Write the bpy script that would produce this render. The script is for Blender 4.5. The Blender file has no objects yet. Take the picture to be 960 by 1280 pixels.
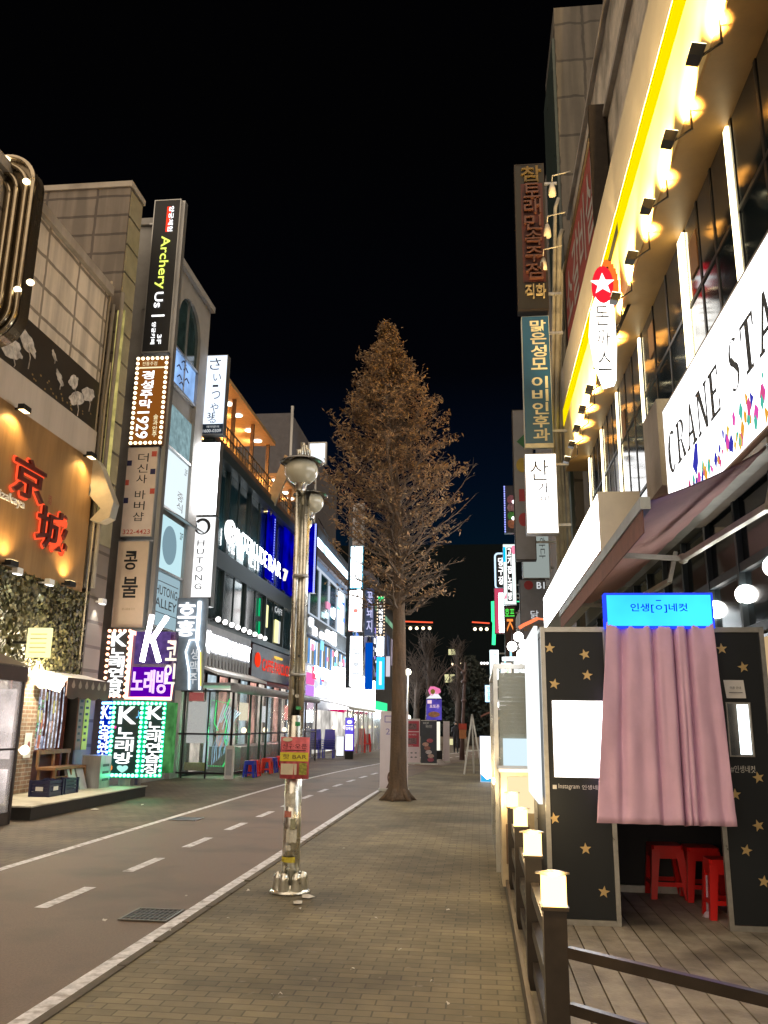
import bpy, math, random
from mathutils import Vector, Matrix
random.seed(11)
S = bpy.context.scene
COL = S.collection
R = math.radians
EXPO, SUN, FLOOD = 1.12, 1.6, 800
V = Vector
# ------------------------------------------------------------------ camera (also used to read real positions off known planes)
F, H = 1050.0, 1.55
PIT, YAW, ROL = math.atan(265 / F), R(6.4), R(0.8)
fw = V((-math.sin(YAW) * math.cos(PIT), math.cos(YAW) * math.cos(PIT), math.sin(PIT)))
r0 = V((math.cos(YAW), math.sin(YAW), 0)); u0 = r0.cross(fw)
cr = r0 * math.cos(ROL) + u0 * math.sin(ROL); cu = u0 * math.cos(ROL) - r0 * math.sin(ROL)
cd = bpy.data.cameras.new('camera'); cam = bpy.data.objects.new('camera', cd); COL.objects.link(cam)
M = Matrix((cr, cu, -fw)).transposed().to_4x4(); M.translation = (0, 0, H); cam.matrix_world = M
cd.sensor_fit = 'VERTICAL'; cd.sensor_height = 24; cd.lens = 24 * F / 1280; cd.clip_end = 2000; cd.clip_start = 0.05
S.camera = cam
def ray(x, y): return fw * F + cr * (x - 480) - cu * (y - 640)
def PZ(x, y, z=0.0): d = ray(x, y); return V((0, 0, H)) + d * ((z - H) / d.z)
def PX(x, y, X): d = ray(x, y); return V((0, 0, H)) + d * (X / d.x)
def PY(x, y, Y): d = ray(x, y); return V((0, 0, H)) + d * (Y / d.y)
# ------------------------------------------------------------------ materials
MATS = {}
def nt(name):
    m = bpy.data.materials.new(name); m.use_nodes = True; m.node_tree.nodes.clear()
    return m, m.node_tree.nodes, m.node_tree.links
def coords(N, L, axis=None, scale=1.0):
    t = N.new('ShaderNodeTexCoord'); g = N.new('ShaderNodeNewGeometry')
    src = g.outputs['Position']
    if axis:
        s = N.new('ShaderNodeSeparateXYZ'); L.new(src, s.inputs[0]); c = N.new('ShaderNodeCombineXYZ')
        a, b = {'x': ('Y', 'Z'), 'y': ('X', 'Z'), 'z': ('X', 'Y'), 'w': ('Y', 'X')}[axis]
        L.new(s.outputs[a], c.inputs[0]); L.new(s.outputs[b], c.inputs[1]); src = c.outputs[0]
    return src
def mat(name, col, rough=.6, metal=0., var=.25, ns=3., bump=.0, bs=40., spec=.5, coat=0., trans=0., dirt=None, dirts=.6, sheen=0, streak=False):
    if name in MATS: return MATS[name]
    m, N, L = nt(name)
    b = N.new('ShaderNodeBsdfPrincipled'); o = N.new('ShaderNodeOutputMaterial'); L.new(b.outputs[0], o.inputs[0])
    b.inputs['Roughness'].default_value = rough; b.inputs['Metallic'].default_value = metal
    b.inputs['Specular IOR Level'].default_value = spec; b.inputs['Coat Weight'].default_value = coat
    src = coords(N, L)
    n = N.new('ShaderNodeTexNoise'); n.inputs['Scale'].default_value = ns; n.inputs['Detail'].default_value = 8
    n.inputs['Roughness'].default_value = .65
    if streak:
        mp = N.new('ShaderNodeMapping'); mp.inputs['Scale'].default_value = (1, 1, .12); L.new(src, mp.inputs[0]); L.new(mp.outputs[0], n.inputs[0])
    else: L.new(src, n.inputs[0])
    r = N.new('ShaderNodeValToRGB')
    r.color_ramp.elements[0].position = .3; r.color_ramp.elements[1].position = .7
    r.color_ramp.elements[0].color = [c * (1 - var) for c in col] + [1]; r.color_ramp.elements[1].color = [min(1, c * (1 + var)) for c in col] + [1]
    L.new(n.outputs[0], r.inputs[0]); out = r.outputs[0]
    if dirt:
        n2 = N.new('ShaderNodeTexNoise'); n2.inputs['Scale'].default_value = dirts; n2.inputs['Detail'].default_value = 6; L.new(src, n2.inputs[0])
        r2 = N.new('ShaderNodeValToRGB'); r2.color_ramp.elements[0].position = .5; r2.color_ramp.elements[1].position = .72; L.new(n2.outputs[0], r2.inputs[0])
        mx = N.new('ShaderNodeMix'); mx.data_type = 'RGBA'; L.new(r2.outputs[0], mx.inputs[0]); L.new(out, mx.inputs[6]); mx.inputs[7].default_value = (*dirt, 1); out = mx.outputs[2]
    L.new(out, b.inputs['Base Color'])
    mr = N.new('ShaderNodeMapRange'); mr.inputs[3].default_value = max(.02, rough - .1); mr.inputs[4].default_value = min(1, rough + .12); L.new(n.outputs[0], mr.inputs[0]); L.new(mr.outputs[0], b.inputs['Roughness'])
    if bump:
        n3 = N.new('ShaderNodeTexNoise'); n3.inputs['Scale'].default_value = bs; n3.inputs['Detail'].default_value = 4; L.new(src, n3.inputs[0])
        bp = N.new('ShaderNodeBump'); bp.inputs['Strength'].default_value = bump; bp.inputs['Distance'].default_value = .02; L.new(n3.outputs[0], bp.inputs['Height']); L.new(bp.outputs[0], b.inputs['Normal'])
    if trans: b.inputs['Transmission Weight'].default_value = trans
    MATS[name] = m; return m
def tile(name, c1, c2, mort, bw, bh, axis, ms=.012, off=0., rough=.6, var=.3, bump=.4, dirt=None, spec=.4):
    if name in MATS: return MATS[name]
    m, N, L = nt(name)
    b = N.new('ShaderNodeBsdfPrincipled'); o = N.new('ShaderNodeOutputMaterial'); L.new(b.outputs[0], o.inputs[0])
    b.inputs['Roughness'].default_value = rough; b.inputs['Specular IOR Level'].default_value = spec
    src = coords(N, L, axis); t = N.new('ShaderNodeTexBrick'); t.inputs['Scale'].default_value = 1; t.inputs['Brick Width'].default_value = bw; t.inputs['Row Height'].default_value = bh
    t.inputs['Mortar Size'].default_value = ms; t.inputs['Mortar Smooth'].default_value = .3; t.offset = off; t.inputs['Color1'].default_value = (*c1, 1); t.inputs['Color2'].default_value = (*c2, 1); t.inputs['Mortar'].default_value = (*mort, 1)
    # slightly wobbly joints
    nw = N.new('ShaderNodeTexNoise'); nw.inputs['Scale'].default_value = 2.2; L.new(src, nw.inputs[0])
    mv = N.new('ShaderNodeVectorMath'); mv.operation = 'SCALE'; mv.inputs['Scale'].default_value = bh * .12; L.new(nw.outputs['Color'], mv.inputs[0])
    ad = N.new('ShaderNodeVectorMath'); ad.operation = 'ADD'; L.new(src, ad.inputs[0]); L.new(mv.outputs[0], ad.inputs[1]); L.new(ad.outputs[0], t.inputs[0])
    n = N.new('ShaderNodeTexNoise'); n.inputs['Scale'].default_value = 1.3; n.inputs['Detail'].default_value = 9; n.inputs['Roughness'].default_value = .7; L.new(src, n.inputs[0])
    mr = N.new('ShaderNodeMapRange'); mr.inputs[1].default_value = .25; mr.inputs[2].default_value = .75; mr.inputs[3].default_value = 1 - var; mr.inputs[4].default_value = 1 + var; L.new(n.outputs[0], mr.inputs[0])
    mx = N.new('ShaderNodeMix'); mx.data_type = 'RGBA'; mx.blend_type = 'MULTIPLY'; mx.inputs[0].default_value = 1; L.new(t.outputs[0], mx.inputs[6]); L.new(mr.outputs[0], mx.inputs[7]); out = mx.outputs[2]
    if dirt:
        n4 = N.new('ShaderNodeTexNoise'); n4.inputs['Scale'].default_value = .55; n4.inputs['Detail'].default_value = 5; L.new(src, n4.inputs[0])
        r4 = N.new('ShaderNodeValToRGB'); r4.color_ramp.elements[0].position = .38; r4.color_ramp.elements[1].position = .62; r4.color_ramp.elements[0].color = (.62, .60, .56, 1); r4.color_ramp.elements[1].color = (1.15, 1.12, 1.0, 1); L.new(n4.outputs[0], r4.inputs[0])
        m4 = N.new('ShaderNodeMix'); m4.data_type = 'RGBA'; m4.blend_type = 'MULTIPLY'; m4.inputs[0].default_value = 1; L.new(out, m4.inputs[6]); L.new(r4.outputs[0], m4.inputs[7]); out = m4.outputs[2]
        n2 = N.new('ShaderNodeTexNoise'); n2.inputs['Scale'].default_value = 9; n2.inputs['Detail'].default_value = 3; L.new(src, n2.inputs[0])
        r2 = N.new('ShaderNodeValToRGB'); r2.color_ramp.elements[0].position = .66; r2.color_ramp.elements[1].position = .72; L.new(n2.outputs[0], r2.inputs[0])
        m2 = N.new('ShaderNodeMix'); m2.data_type = 'RGBA'; L.new(r2.outputs[0], m2.inputs[0]); L.new(out, m2.inputs[6]); m2.inputs[7].default_value = (*dirt, 1); out = m2.outputs[2]
    if axis in 'xy':
        mp = N.new('ShaderNodeMapping'); mp.inputs['Scale'].default_value = (3.2, .22, 1); L.new(src, mp.inputs[0]); n5 = N.new('ShaderNodeTexNoise'); n5.inputs['Scale'].default_value = 1; n5.inputs['Detail'].default_value = 6; L.new(mp.outputs[0], n5.inputs[0])
        m5 = N.new('ShaderNodeMapRange'); m5.inputs[1].default_value = .42; m5.inputs[2].default_value = .62; m5.inputs[3].default_value = .68; m5.inputs[4].default_value = 1.05; L.new(n5.outputs[0], m5.inputs[0])
        m6 = N.new('ShaderNodeMix'); m6.data_type = 'RGBA'; m6.blend_type = 'MULTIPLY'; m6.inputs[0].default_value = 1; L.new(out, m6.inputs[6]); L.new(m5.outputs[0], m6.inputs[7]); out = m6.outputs[2]
    L.new(out, b.inputs['Base Color'])
    if bump:
        bp = N.new('ShaderNodeBump'); bp.inputs['Strength'].default_value = bump; bp.inputs['Distance'].default_value = .01
        iv = N.new('ShaderNodeMath'); iv.operation = 'SUBTRACT'; L.new(n.outputs[0], iv.inputs[0]); L.new(t.outputs['Fac'], iv.inputs[1]); L.new(iv.outputs[0], bp.inputs['Height']); L.new(bp.outputs[0], b.inputs['Normal'])
    MATS[name] = m; return m
def em(name, col, s=1., light=True, var=0, ns=6.):
    if name in MATS: return MATS[name]
    if s < 1.55 or not light: s = s / 2 ** EXPO
    m, N, L = nt(name); e = N.new('ShaderNodeEmission'); o = N.new('ShaderNodeOutputMaterial'); L.new(e.outputs[0], o.inputs[0])
    e.inputs[0].default_value = (*col, 1); e.inputs[1].default_value = s
    if var:
        n = N.new('ShaderNodeTexNoise'); n.inputs['Scale'].default_value = ns; n.inputs['Detail'].default_value = 3; L.new(coords(N, L), n.inputs[0])
        mr = N.new('ShaderNodeMapRange'); mr.inputs[1].default_value = .3; mr.inputs[2].default_value = .7; mr.inputs[3].default_value = s * (1 - var); mr.inputs[4].default_value = s * (1 + var); L.new(n.outputs[0], mr.inputs[0]); L.new(mr.outputs[0], e.inputs[1])
    if not light: m.cycles.emission_sampling = 'NONE'
    MATS[name] = m; return m
def vinyl(name, col=(.8, .8, .85), alpha=.25, rough=.08, wav=.5):
    if name in MATS: return MATS[name]
    m, N, L = nt(name); b = N.new('ShaderNodeBsdfPrincipled'); t = N.new('ShaderNodeBsdfTransparent'); x = N.new('ShaderNodeMixShader'); o = N.new('ShaderNodeOutputMaterial')
    b.inputs['Base Color'].default_value = (*col, 1); b.inputs['Roughness'].default_value = rough; x.inputs[0].default_value = alpha
    n = N.new('ShaderNodeTexNoise'); n.inputs['Scale'].default_value = 2.5; n.inputs['Detail'].default_value = 2
    bp = N.new('ShaderNodeBump'); bp.inputs['Strength'].default_value = wav; bp.inputs['Distance'].default_value = .05; L.new(coords(N, L), n.inputs[0]); L.new(n.outputs[0], bp.inputs['Height']); L.new(bp.outputs[0], b.inputs['Normal'])
    L.new(t.outputs[0], x.inputs[1]); L.new(b.outputs[0], x.inputs[2]); L.new(x.outputs[0], o.inputs[0]); MATS[name] = m; return m
# ------------------------------------------------------------------ mesh builder
class Fr:
    def __init__(s, o, r, n, u=(0, 0, 1)): s.o, s.r, s.n, s.u = V(o), V(r).normalized(), V(n).normalized(), V(u)
    def P(s, a, b, c=0): return s.o + s.r * a + s.u * b + s.n * c
def FY(Y): return Fr((0, Y, 0), (1, 0, 0), (0, -1, 0))          # faces the camera side, a = x
def FL(X): return Fr((X, 0, 0), (0, 1, 0), (1, 0, 0))           # left facades, a = y
def FR(X): return Fr((X, 0, 0), (0, -1, 0), (-1, 0, 0))         # right facades, a = -y
GLY = {}
def glyph(s, ext=0., off=0.):
    k = (s, off)
    if k not in GLY:
        c = bpy.data.curves.new('lettering', 'FONT'); c.body = s; c.size = 1; c.offset = off; c.resolution_u = 3
        o = bpy.data.objects.new('lettering', c); me = bpy.data.meshes.new_from_object(o)
        vs = [(v.co.x, v.co.y) for v in me.vertices]; fs = [tuple(p.vertices) for p in me.polygons]
        bpy.data.objects.remove(o); bpy.data.meshes.remove(me); bpy.data.curves.remove(c)
        if vs:
            x0 = min(v[0] for v in vs); x1 = max(v[0] for v in vs); y0 = min(v[1] for v in vs); y1 = max(v[1] for v in vs)
            vs = [((x - x0) / max(1e-6, x1 - x0), (y - y0) / max(1e-6, y1 - y0)) for x, y in vs]; GLY[k] = (vs, fs, (x1 - x0) / max(1e-6, y1 - y0))
        else: GLY[k] = ([], [], 1)
    return GLY[k]
class MB:
    def __init__(s): s.v, s.f, s.mi, s.sm, s.m, s.smooth = [], [], [], [], 0, False
    def add(s, vs, fs):
        k = len(s.v); s.v += [V(p) for p in vs]
        for f in fs: s.f.append([k + i for i in f]); s.mi.append(s.m); s.sm.append(s.smooth)
        return s
    def hexa(s, p): return s.add(p, [(0, 1, 2, 3), (7, 6, 5, 4), (0, 4, 5, 1), (1, 5, 6, 2), (2, 6, 7, 3), (3, 7, 4, 0)])
    def box(s, x0, x1, y0, y1, z0, z1):
        return s.hexa([(x0, y0, z0), (x0, y1, z0), (x1, y1, z0), (x1, y0, z0), (x0, y0, z1), (x0, y1, z1), (x1, y1, z1), (x1, y0, z1)])
    def fb(s, fr, a0, a1, b0, b1, c0, c1):
        return s.hexa([fr.P(a0, b0, c0), fr.P(a1, b0, c0), fr.P(a1, b0, c1), fr.P(a0, b0, c1), fr.P(a0, b1, c0), fr.P(a1, b1, c0), fr.P(a1, b1, c1), fr.P(a0, b1, c1)])
    def ring(s, fr, a0, a1, b0, b1, c0, c1, w):
        s.fb(fr, a0, a1, b0, b0 + w, c0, c1); s.fb(fr, a0, a1, b1 - w, b1, c0, c1); s.fb(fr, a0, a0 + w, b0 + w, b1 - w, c0, c1); return s.fb(fr, a1 - w, a1, b0 + w, b1 - w, c0, c1)
    def quad(s, *p): return s.add(p, [tuple(range(len(p)))])
    def bar(s, p, q, w, h=None):
        p, q = V(p), V(q); d = (q - p).normalized(); up = V((0, 0, 1)) if abs(d.z) < .95 else V((1, 0, 0)); a = d.cross(up).normalized() * w / 2; b = a.cross(d).normalized() * (h or w) / 2
        return s.hexa([p - a - b, p + a - b, p + a + b, p - a + b, q - a - b, q + a - b, q + a + b, q - a + b])
    def tube(s, pts, r, seg=8, caps=True):
        pts = [V(p) for p in pts]; rs = r if isinstance(r, (list, tuple)) else [r] * len(pts); vs = []; n = len(pts); x = None
        for i, p in enumerate(pts):
            d = (pts[min(i + 1, n - 1)] - pts[max(i - 1, 0)]).normalized()
            if x is None: x = d.orthogonal().normalized()
            else: x = (x - d * x.dot(d)).normalized()
            y = d.cross(x)
            vs += [p + (x * math.cos(2 * math.pi * j / seg) + y * math.sin(2 * math.pi * j / seg)) * rs[i] for j in range(seg)]
        fs = [(i * seg + j, i * seg + (j + 1) % seg, (i + 1) * seg + (j + 1) % seg, (i + 1) * seg + j) for i in range(n - 1) for j in range(seg)]
        sm = s.smooth; s.smooth = True; k = len(s.v); s.add(vs, fs); s.smooth = sm
        if caps:
            s.f.append([k + j for j in range(seg)][::-1]); s.f.append([k + (n - 1) * seg + j for j in range(seg)]); s.mi += [s.m] * 2; s.sm += [False] * 2
        return s
    def lathe(s, c, prof, seg=24):   # prof: (radius, z)
        return s.tube([V(c) + V((0, 0, z)) for r, z in prof], [max(r, .001) for r, z in prof], seg) if False else s._lathe(c, prof, seg)
    def _lathe(s, c, prof, seg):
        c = V(c); vs = [c + V((r * math.cos(2 * math.pi * j / seg), r * math.sin(2 * math.pi * j / seg), z)) for r, z in prof for j in range(seg)]
        fs = [(i * seg + j, i * seg + (j + 1) % seg, (i + 1) * seg + (j + 1) % seg, (i + 1) * seg + j) for i in range(len(prof) - 1) for j in range(seg)]
        sm = s.smooth; s.smooth = True; s.add(vs, fs); s.smooth = sm; return s
    def sph(s, c, r, seg=16, sq=1.):
        n = seg // 2; return s._lathe(c, [(r * math.sin(math.pi * i / n) + 1e-4, -r * sq * math.cos(math.pi * i / n)) for i in range(n + 1)], seg)
    def prism(s, fr, poly, c0, c1):
        n = len(poly); vs = [fr.P(a, b, c0) for a, b in poly] + [fr.P(a, b, c1) for a, b in poly]
        return s.add(vs, [tuple(range(n))[::-1], tuple(range(n, 2 * n))] + [(i, (i + 1) % n, n + (i + 1) % n, n + i) for i in range(n)])
    def disc(s, fr, a, b, ra, rb, c0, c1, n=24): return s.prism(fr, [(a + ra * math.cos(2 * math.pi * i / n), b + rb * math.sin(2 * math.pi * i / n)) for i in range(n)], c0, c1)
    def star(s, fr, a, b, r, c0, c1, rot=0):
        return s.prism(fr, [(a + (r if i % 2 == 0 else r * .42) * math.sin(math.pi * i / 5 + rot), b + (r if i % 2 == 0 else r * .42) * math.cos(math.pi * i / 5 + rot)) for i in range(10)], c0, c1)
    def text(s, fr, t, a0, a1, b0, b1, c, d=.01, rot=0, off=.008, keep=False):
        vs, fs, asp = glyph(t, off=off)
        if not vs: return s
        if keep:
            w, h = a1 - a0, b1 - b0
            if w / h > asp: m = (a0 + a1) / 2; a0, a1 = m - h * asp / 2, m + h * asp / 2
            else: m = (b0 + b1) / 2; b0, b1 = m - w / asp / 2, m + w / asp / 2
        def q(x, y, cc):
            if rot == -90: x, y = y, 1 - x
            return fr.P(a0 + (a1 - a0) * x, b0 + (b1 - b0) * y, cc)
        s.add([q(x, y, c + d) for x, y in vs], fs)
        if d > .02:
            k = len(vs); E = {}
            for f in fs:
                for i in range(len(f)):
                    e = (f[i], f[(i + 1) % len(f)])
                    if (e[1], e[0]) in E: del E[(e[1], e[0])]
                    else: E[e] = 1
            s.add([q(x, y, c + d) for x, y in vs] + [q(x, y, c) for x, y in vs], [(b_, a_, a_ + k, b_ + k) for a_, b_ in E])
        return s
    def vtext(s, fr, t, a0, a1, b0, b1, c, d=.01, off=.008, gap=.12):
        n = sum(.45 if ch == ' ' else 1 for ch in t); h = (b1 - b0) / n; z = b1
        for ch in t:
            if ch == ' ': z -= h * .45; continue
            g = h * gap / 2
            if ch in '1-/|·': s.text(fr, ch, a0 + (a1 - a0) * .35, a1 - (a1 - a0) * .35, z - h + g, z - g, c, d, off=off)
            else: s.text(fr, ch, a0, a1, z - h + g, z - g, c, d, off=off)
            z -= h
        return s
def build(name, mb, mats, loc=(0, 0, 0), parent=None):
    loc = V(loc); me = bpy.data.meshes.new(name); me.from_pydata([tuple(p - loc) for p in mb.v], [], mb.f)
    for m in (mats if isinstance(mats, (list, tuple)) else [mats]): me.materials.append(m)
    me.polygons.foreach_set('material_index', mb.mi); me.polygons.foreach_set('use_smooth', mb.sm); me.update()
    o = bpy.data.objects.new(name, me); COL.objects.link(o)
    if parent: o.parent = parent
    return o
def tag(o, label, cat, group=None, kind=None):
    if label: o['label'] = label
    if cat: o['category'] = cat
    if group: o['group'] = group
    if kind: o['kind'] = kind
    return o
class T:
    def __init__(s, name, label, cat, loc=(0, 0, 0), group=None):
        s.o = bpy.data.objects.new(name, None); COL.objects.link(s.o); s.loc = V(loc); s.o.location = s.loc; tag(s.o, label, cat, group)
    def part(s, name, mb, mats, parent=None, label=None):
        o = build(name, mb, mats, s.loc, parent or s.o)
        if label: o['label'] = label
        return o
def one(name, label, cat, loc, mb, mats, group=None):
    o = build(name, mb, mats, loc); o.location = loc; return tag(o, label, cat, group)
def struct(name, mb, mats, label=None): o = build(name, mb, mats); o['kind'] = 'structure'; tag(o, label, None); return o
def copy(o, loc=None, label=None, parent=None, kids=None):
    kids = kids if kids is not None else [x for x in o.children]
    c = o.copy(); COL.objects.link(c)
    if parent: c.parent = parent
    if loc is not None: c.location = loc
    if label: c['label'] = label
    for k in kids: copy(k, parent=c)
    return c
def spot(loc, aim, power, col=(1, .8, .5), size=60, blend=.6, r=.05, parent=None, base=(0, 0, 0), name='bulb'):
    l = bpy.data.lights.new(name, 'SPOT'); l.energy = power; l.color = col; l.spot_size = R(size); l.spot_blend = blend; l.shadow_soft_size = r
    o = bpy.data.objects.new(name, l); COL.objects.link(o); o.location = V(loc) - V(base); o.rotation_euler = (V(aim) - V(loc)).to_track_quat('-Z', 'Y').to_euler()
    if parent: o.parent = parent
    return o
def point(loc, power, col=(1, .8, .5), r=.1, parent=None, base=(0, 0, 0), name='bulb'):
    l = bpy.data.lights.new(name, 'POINT'); l.energy = power; l.color = col; l.shadow_soft_size = r
    o = bpy.data.objects.new(name, l); COL.objects.link(o); o.location = V(loc) - V(base)
    if parent: o.parent = parent
    return o
# ------------------------------------------------------------------ shared materials
asphalt = mat('worn_asphalt', (.170, .122, .090), .6, var=.3, ns=55, bump=.35, bs=120, dirt=(.095, .072, .055), dirts=.8)
paver_r = tile('brown_pavers', (.235, .205, .14), (.17, .15, .105), (.11, .097, .07), .2, .1, 'z', .006, .5, .7, .4, .4, dirt=(.19, .17, .13))
paver_l = tile('dark_pavers', (.15, .118, .09), (.115, .092, .073), (.055, .045, .037), .2, .2, 'z', .008, .5, .7, .4, .5, dirt=(.13, .11, .09))
white_paint = mat('road_paint', (.72, .70, .72), .6, var=.35, ns=14, bump=.2, bs=60, dirt=(.26, .22, .2), dirts=9)
black = mat('black_metal', (.012, .012, .012), .4, .3, var=.2)
blackm = mat('matt_black', (.010, .011, .014), .55, var=.3, ns=6)
dark = mat('dark_brown_metal', (.03, .022, .016), .35, .5, var=.3, ns=8)
alum = mat('aluminium', (.55, .55, .53), .3, .85, var=.15, ns=12)
steel = mat('brushed_steel', (.84, .82, .74), .28, 1., var=.25, ns=10, bump=.12, bs=30)
galv = mat('galvanised_steel', (.42, .42, .42), .4, .8, var=.25, ns=6, streak=True)
concrete = mat('concrete', (.30, .265, .23), .85, var=.25, ns=2.5, bump=.25, bs=30, streak=True, dirt=(.14, .12, .10), dirts=.7)
conc_d = mat('dark_concrete', (.14, .125, .11), .85, var=.3, ns=2, bump=.2, bs=30, streak=True)
beige = mat('beige_panel', (.42, .37, .31), .6, var=.14, ns=1.5, streak=True, dirt=(.2, .17, .14), dirts=.9)
cream = mat('cream_board', (.62, .52, .30), .5, var=.12, ns=3)
glass_d = mat('dark_glass', (.010, .016, .018), .08, .0, var=.5, ns=.8, spec=.9)
glass_t = mat('teal_glass', (.018, .052, .062), .1, .0, var=.6, ns=.7, spec=.9)
white_sh = mat('white_sheet', (.75, .74, .72), .5, var=.06)
grey_sh = mat('grey_sheet', (.45, .46, .48), .4, .2, var=.15, ns=5)
Wh = em('white_light', (1, 1, 1), 6)
WhS = em('white_light_soft', (.93, .97, 1), 1.15)
WhB = em('cool_white_light', (.80, .92, 1), 6)
WhN = em('white_lamp_small', (1, .98, .95), 4, light=False)
Wm = em('warm_light', (1, .70, .28), 3.)
WmN = em('warm_bulb', (1, .82, .5), 4., light=False)
WmS = em('warm_glow_soft', (1, .62, .25), .9, var=.5)
ink = mat('black_ink', (.012, .012, .014), .6, var=.1)
inkg = mat('grey_ink', (.06, .07, .08), .6, var=.1)
LETW = em('lit_letters_white', (1, 1, 1), 2.2, light=False)
LETD = em('dim_letters_white', (.9, .93, .95), .75, light=False)
def e(n, c, s=1., light=False): return em(n, c, s, light)
GRN = e('green_neon', (.0, 1, .22), 1.3, True); RED = e('red_neon', (1, .05, .02), 1.4, True); BLU = e('blue_neon', (.02, .06, 1), 1.5, True); PUR = e('purple_neon', (.33, .03, 1), 1.5, True)
ORG = e('orange_neon', (1, .28, .05), 1.3); YEL = e('yellow_led', (1, .72, .0), 1.15, True); MAG = e('magenta_led', (1, .05, .4), 1.2); CYA = e('cyan_led', (.0, .55, 1), 1.2, True)
# ================================================================== SKY, LIGHT, GROUND
w = bpy.data.worlds.new('World'); S.world = w; w.use_nodes = True; N = w.node_tree.nodes; L = w.node_tree.links; N.clear()
tc = N.new('ShaderNodeTexCoord'); sp = N.new('ShaderNodeSeparateXYZ'); L.new(tc.outputs['Generated'], sp.inputs[0])
cr_ = N.new('ShaderNodeValToRGB'); L.new(sp.outputs['Z'], cr_.inputs[0]); el = cr_.color_ramp.elements
el[0].position = 0; el[0].color = (.0004, .006, .012, 1); el[1].position = .62; el[1].color = (.0003, .0003, .0004, 1)
k = el.new(.28); k.color = (.0004, .0016, .0045, 1); k = el.new(.40); k.color = (.0003, .0004, .0009, 1)
bg = N.new('ShaderNodeBackground'); wo = N.new('ShaderNodeOutputWorld'); L.new(cr_.outputs[0], bg.inputs[0]); L.new(bg.outputs[0], wo.inputs[0])
sl = bpy.data.lights.new('skyglow', 'SUN'); sl.energy = SUN; sl.angle = R(130); sl.color = (1, .80, .58)
so = bpy.data.objects.new('skyglow', sl); COL.objects.link(so); so.rotation_euler = V((.0, .45, -.89)).to_track_quat('-Z', 'Y').to_euler()
S.view_settings.view_transform = 'Standard'; S.view_settings.look = 'None'; S.view_settings.exposure = EXPO; S.view_settings.gamma = 1
S.render.engine = 'CYCLES'; S.cycles.use_denoising = True; S.cycles.max_bounces = 5; S.cycles.diffuse_bounces = 2; S.cycles.glossy_bounces = 3; S.cycles.transparent_max_bounces = 16
S.cycles.transmission_bounces = 3; S.cycles.sample_clamp_indirect = 3; S.cycles.caustics_reflective = False; S.cycles.caustics_refractive = False; S.cycles.use_light_tree = True
def bend(y): return 0 if y < 18 else (.0038 * (y - 18) ** 2 if y < 45 else .0038 * 27 ** 2 + .205 * (y - 45))
def strip(mb, x0, x1, y0, y1, z, n=1, fol=True, taper=0):
    m = max(1, int((y1 - y0) / 1.5)) if fol and y1 > 18 else n
    ys = [y0 + (y1 - y0) * i / m for i in range(m + 1)]
    mb.add([(x + (bend(y) if fol else 0), y, z) for y in ys for x in (x0, x1)], [(2 * i, 2 * i + 1, 2 * i + 3, 2 * i + 2) for i in range(m)])
m = MB(); m.quad((-300, -60, -.012), (300, -60, -.012), (300, 500, -.012), (-300, 500, -.012)); struct('ground', m, conc_d)
m = MB(); strip(m, -5.05, -2.42, -8, 70, .0); struct('road', m, asphalt)
m = MB(); m.quad((-2.42, -8, -.004), (6, -8, -.004), (6, 75, -.004), (-2.42 + bend(75), 75, -.004), *[(-2.42 + bend(y), y, -.004) for y in (65, 55, 45, 38, 31, 25, 18)]); struct('pavement_right', m, paver_r)
m = MB(); m.quad((-13, -8, -.004), (-5.05, -8, -.004), (-5.05, 18, -.004), *[(-5.05 + bend(y), y, -.004) for y in (25, 31, 38, 45, 55, 65, 75)], (-13, 75, -.004)); struct('pavement_left', m, paver_l)
m = MB(); strip(m, -2.47, -2.36, -8, 21.5, .004); strip(m, -5.11, -5.0, -8, 60, .004); struct('road_edge_lines', m, white_paint)
m = MB()
for i in range(-2, 24): y = 7.35 + i * 1.83; strip(m, -3.76, -3.64, y, y + .95, .004, fol=True)
struct('road_centre_dashes', m, white_paint)
# irregular kerb seam beside the painted line
m = MB(); m.m = 0
for i in range(39):
    y = -2 + i * .6 + random.random() * .1; m.box(-2.36, -2.30, y, y + .57, -.004, .006 + random.random() * .003)
struct('kerb_stones', m, mat('kerb_brown', (.12, .10, .075), .8, var=.3, ns=5))
m = MB(); m.box(-2.86, -2.5, 7.04, 7.44, .001, .006); m.m = 1; m.ring(Fr((0, 0, .006), (1, 0, 0), (0, 0, 1), (0, 1, 0)), -2.88, -2.48, 7.02, 7.46, 0, .008, .02)
for i in range(9): m.box(-2.85 + i * .04, -2.842 + i * .04, 7.04, 7.44, .006, .010)
for i in range(3): m.box(-2.86, -2.5, 7.12 + i * .12, 7.13 + i * .12, .009, .012)
one('drain_grate', 'steel drain grating set in the asphalt beside the white line', 'drain', (-2.76, 7.27, 0), m, [ink, mat('iron_grate', (.16, .15, .13), .45, .7)])
m = MB(); m.box(-4.05, -3.6, 14.2, 14.62, .001, .006); m.m = 1; m.ring(Fr((0, 0, .006), (1, 0, 0), (0, 0, 1), (0, 1, 0)), -4.62, -4.1, 12.75, 13.2, 0, .006, .04); m.m = 0; m.box(-4.58, -4.14, 12.79, 13.16, .001, .007)
m2 = MB(); c = PZ(233, 1024); m2.box(c.x - .22, c.x + .22, c.y - .22, c.y + .22, .001, .006); m2.m = 1; m2.ring(Fr((0, 0, .006), (1, 0, 0), (0, 0, 1), (0, 1, 0)), c.x - .23, c.x + .23, c.y - .23, c.y + .23, 0, .006, .015)
one('manhole_cover', 'square steel manhole cover by the far edge line of the road', 'manhole', (c.x, c.y, 0), m2, [mat('iron', (.08, .075, .07), .4, .8), galv])
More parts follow.
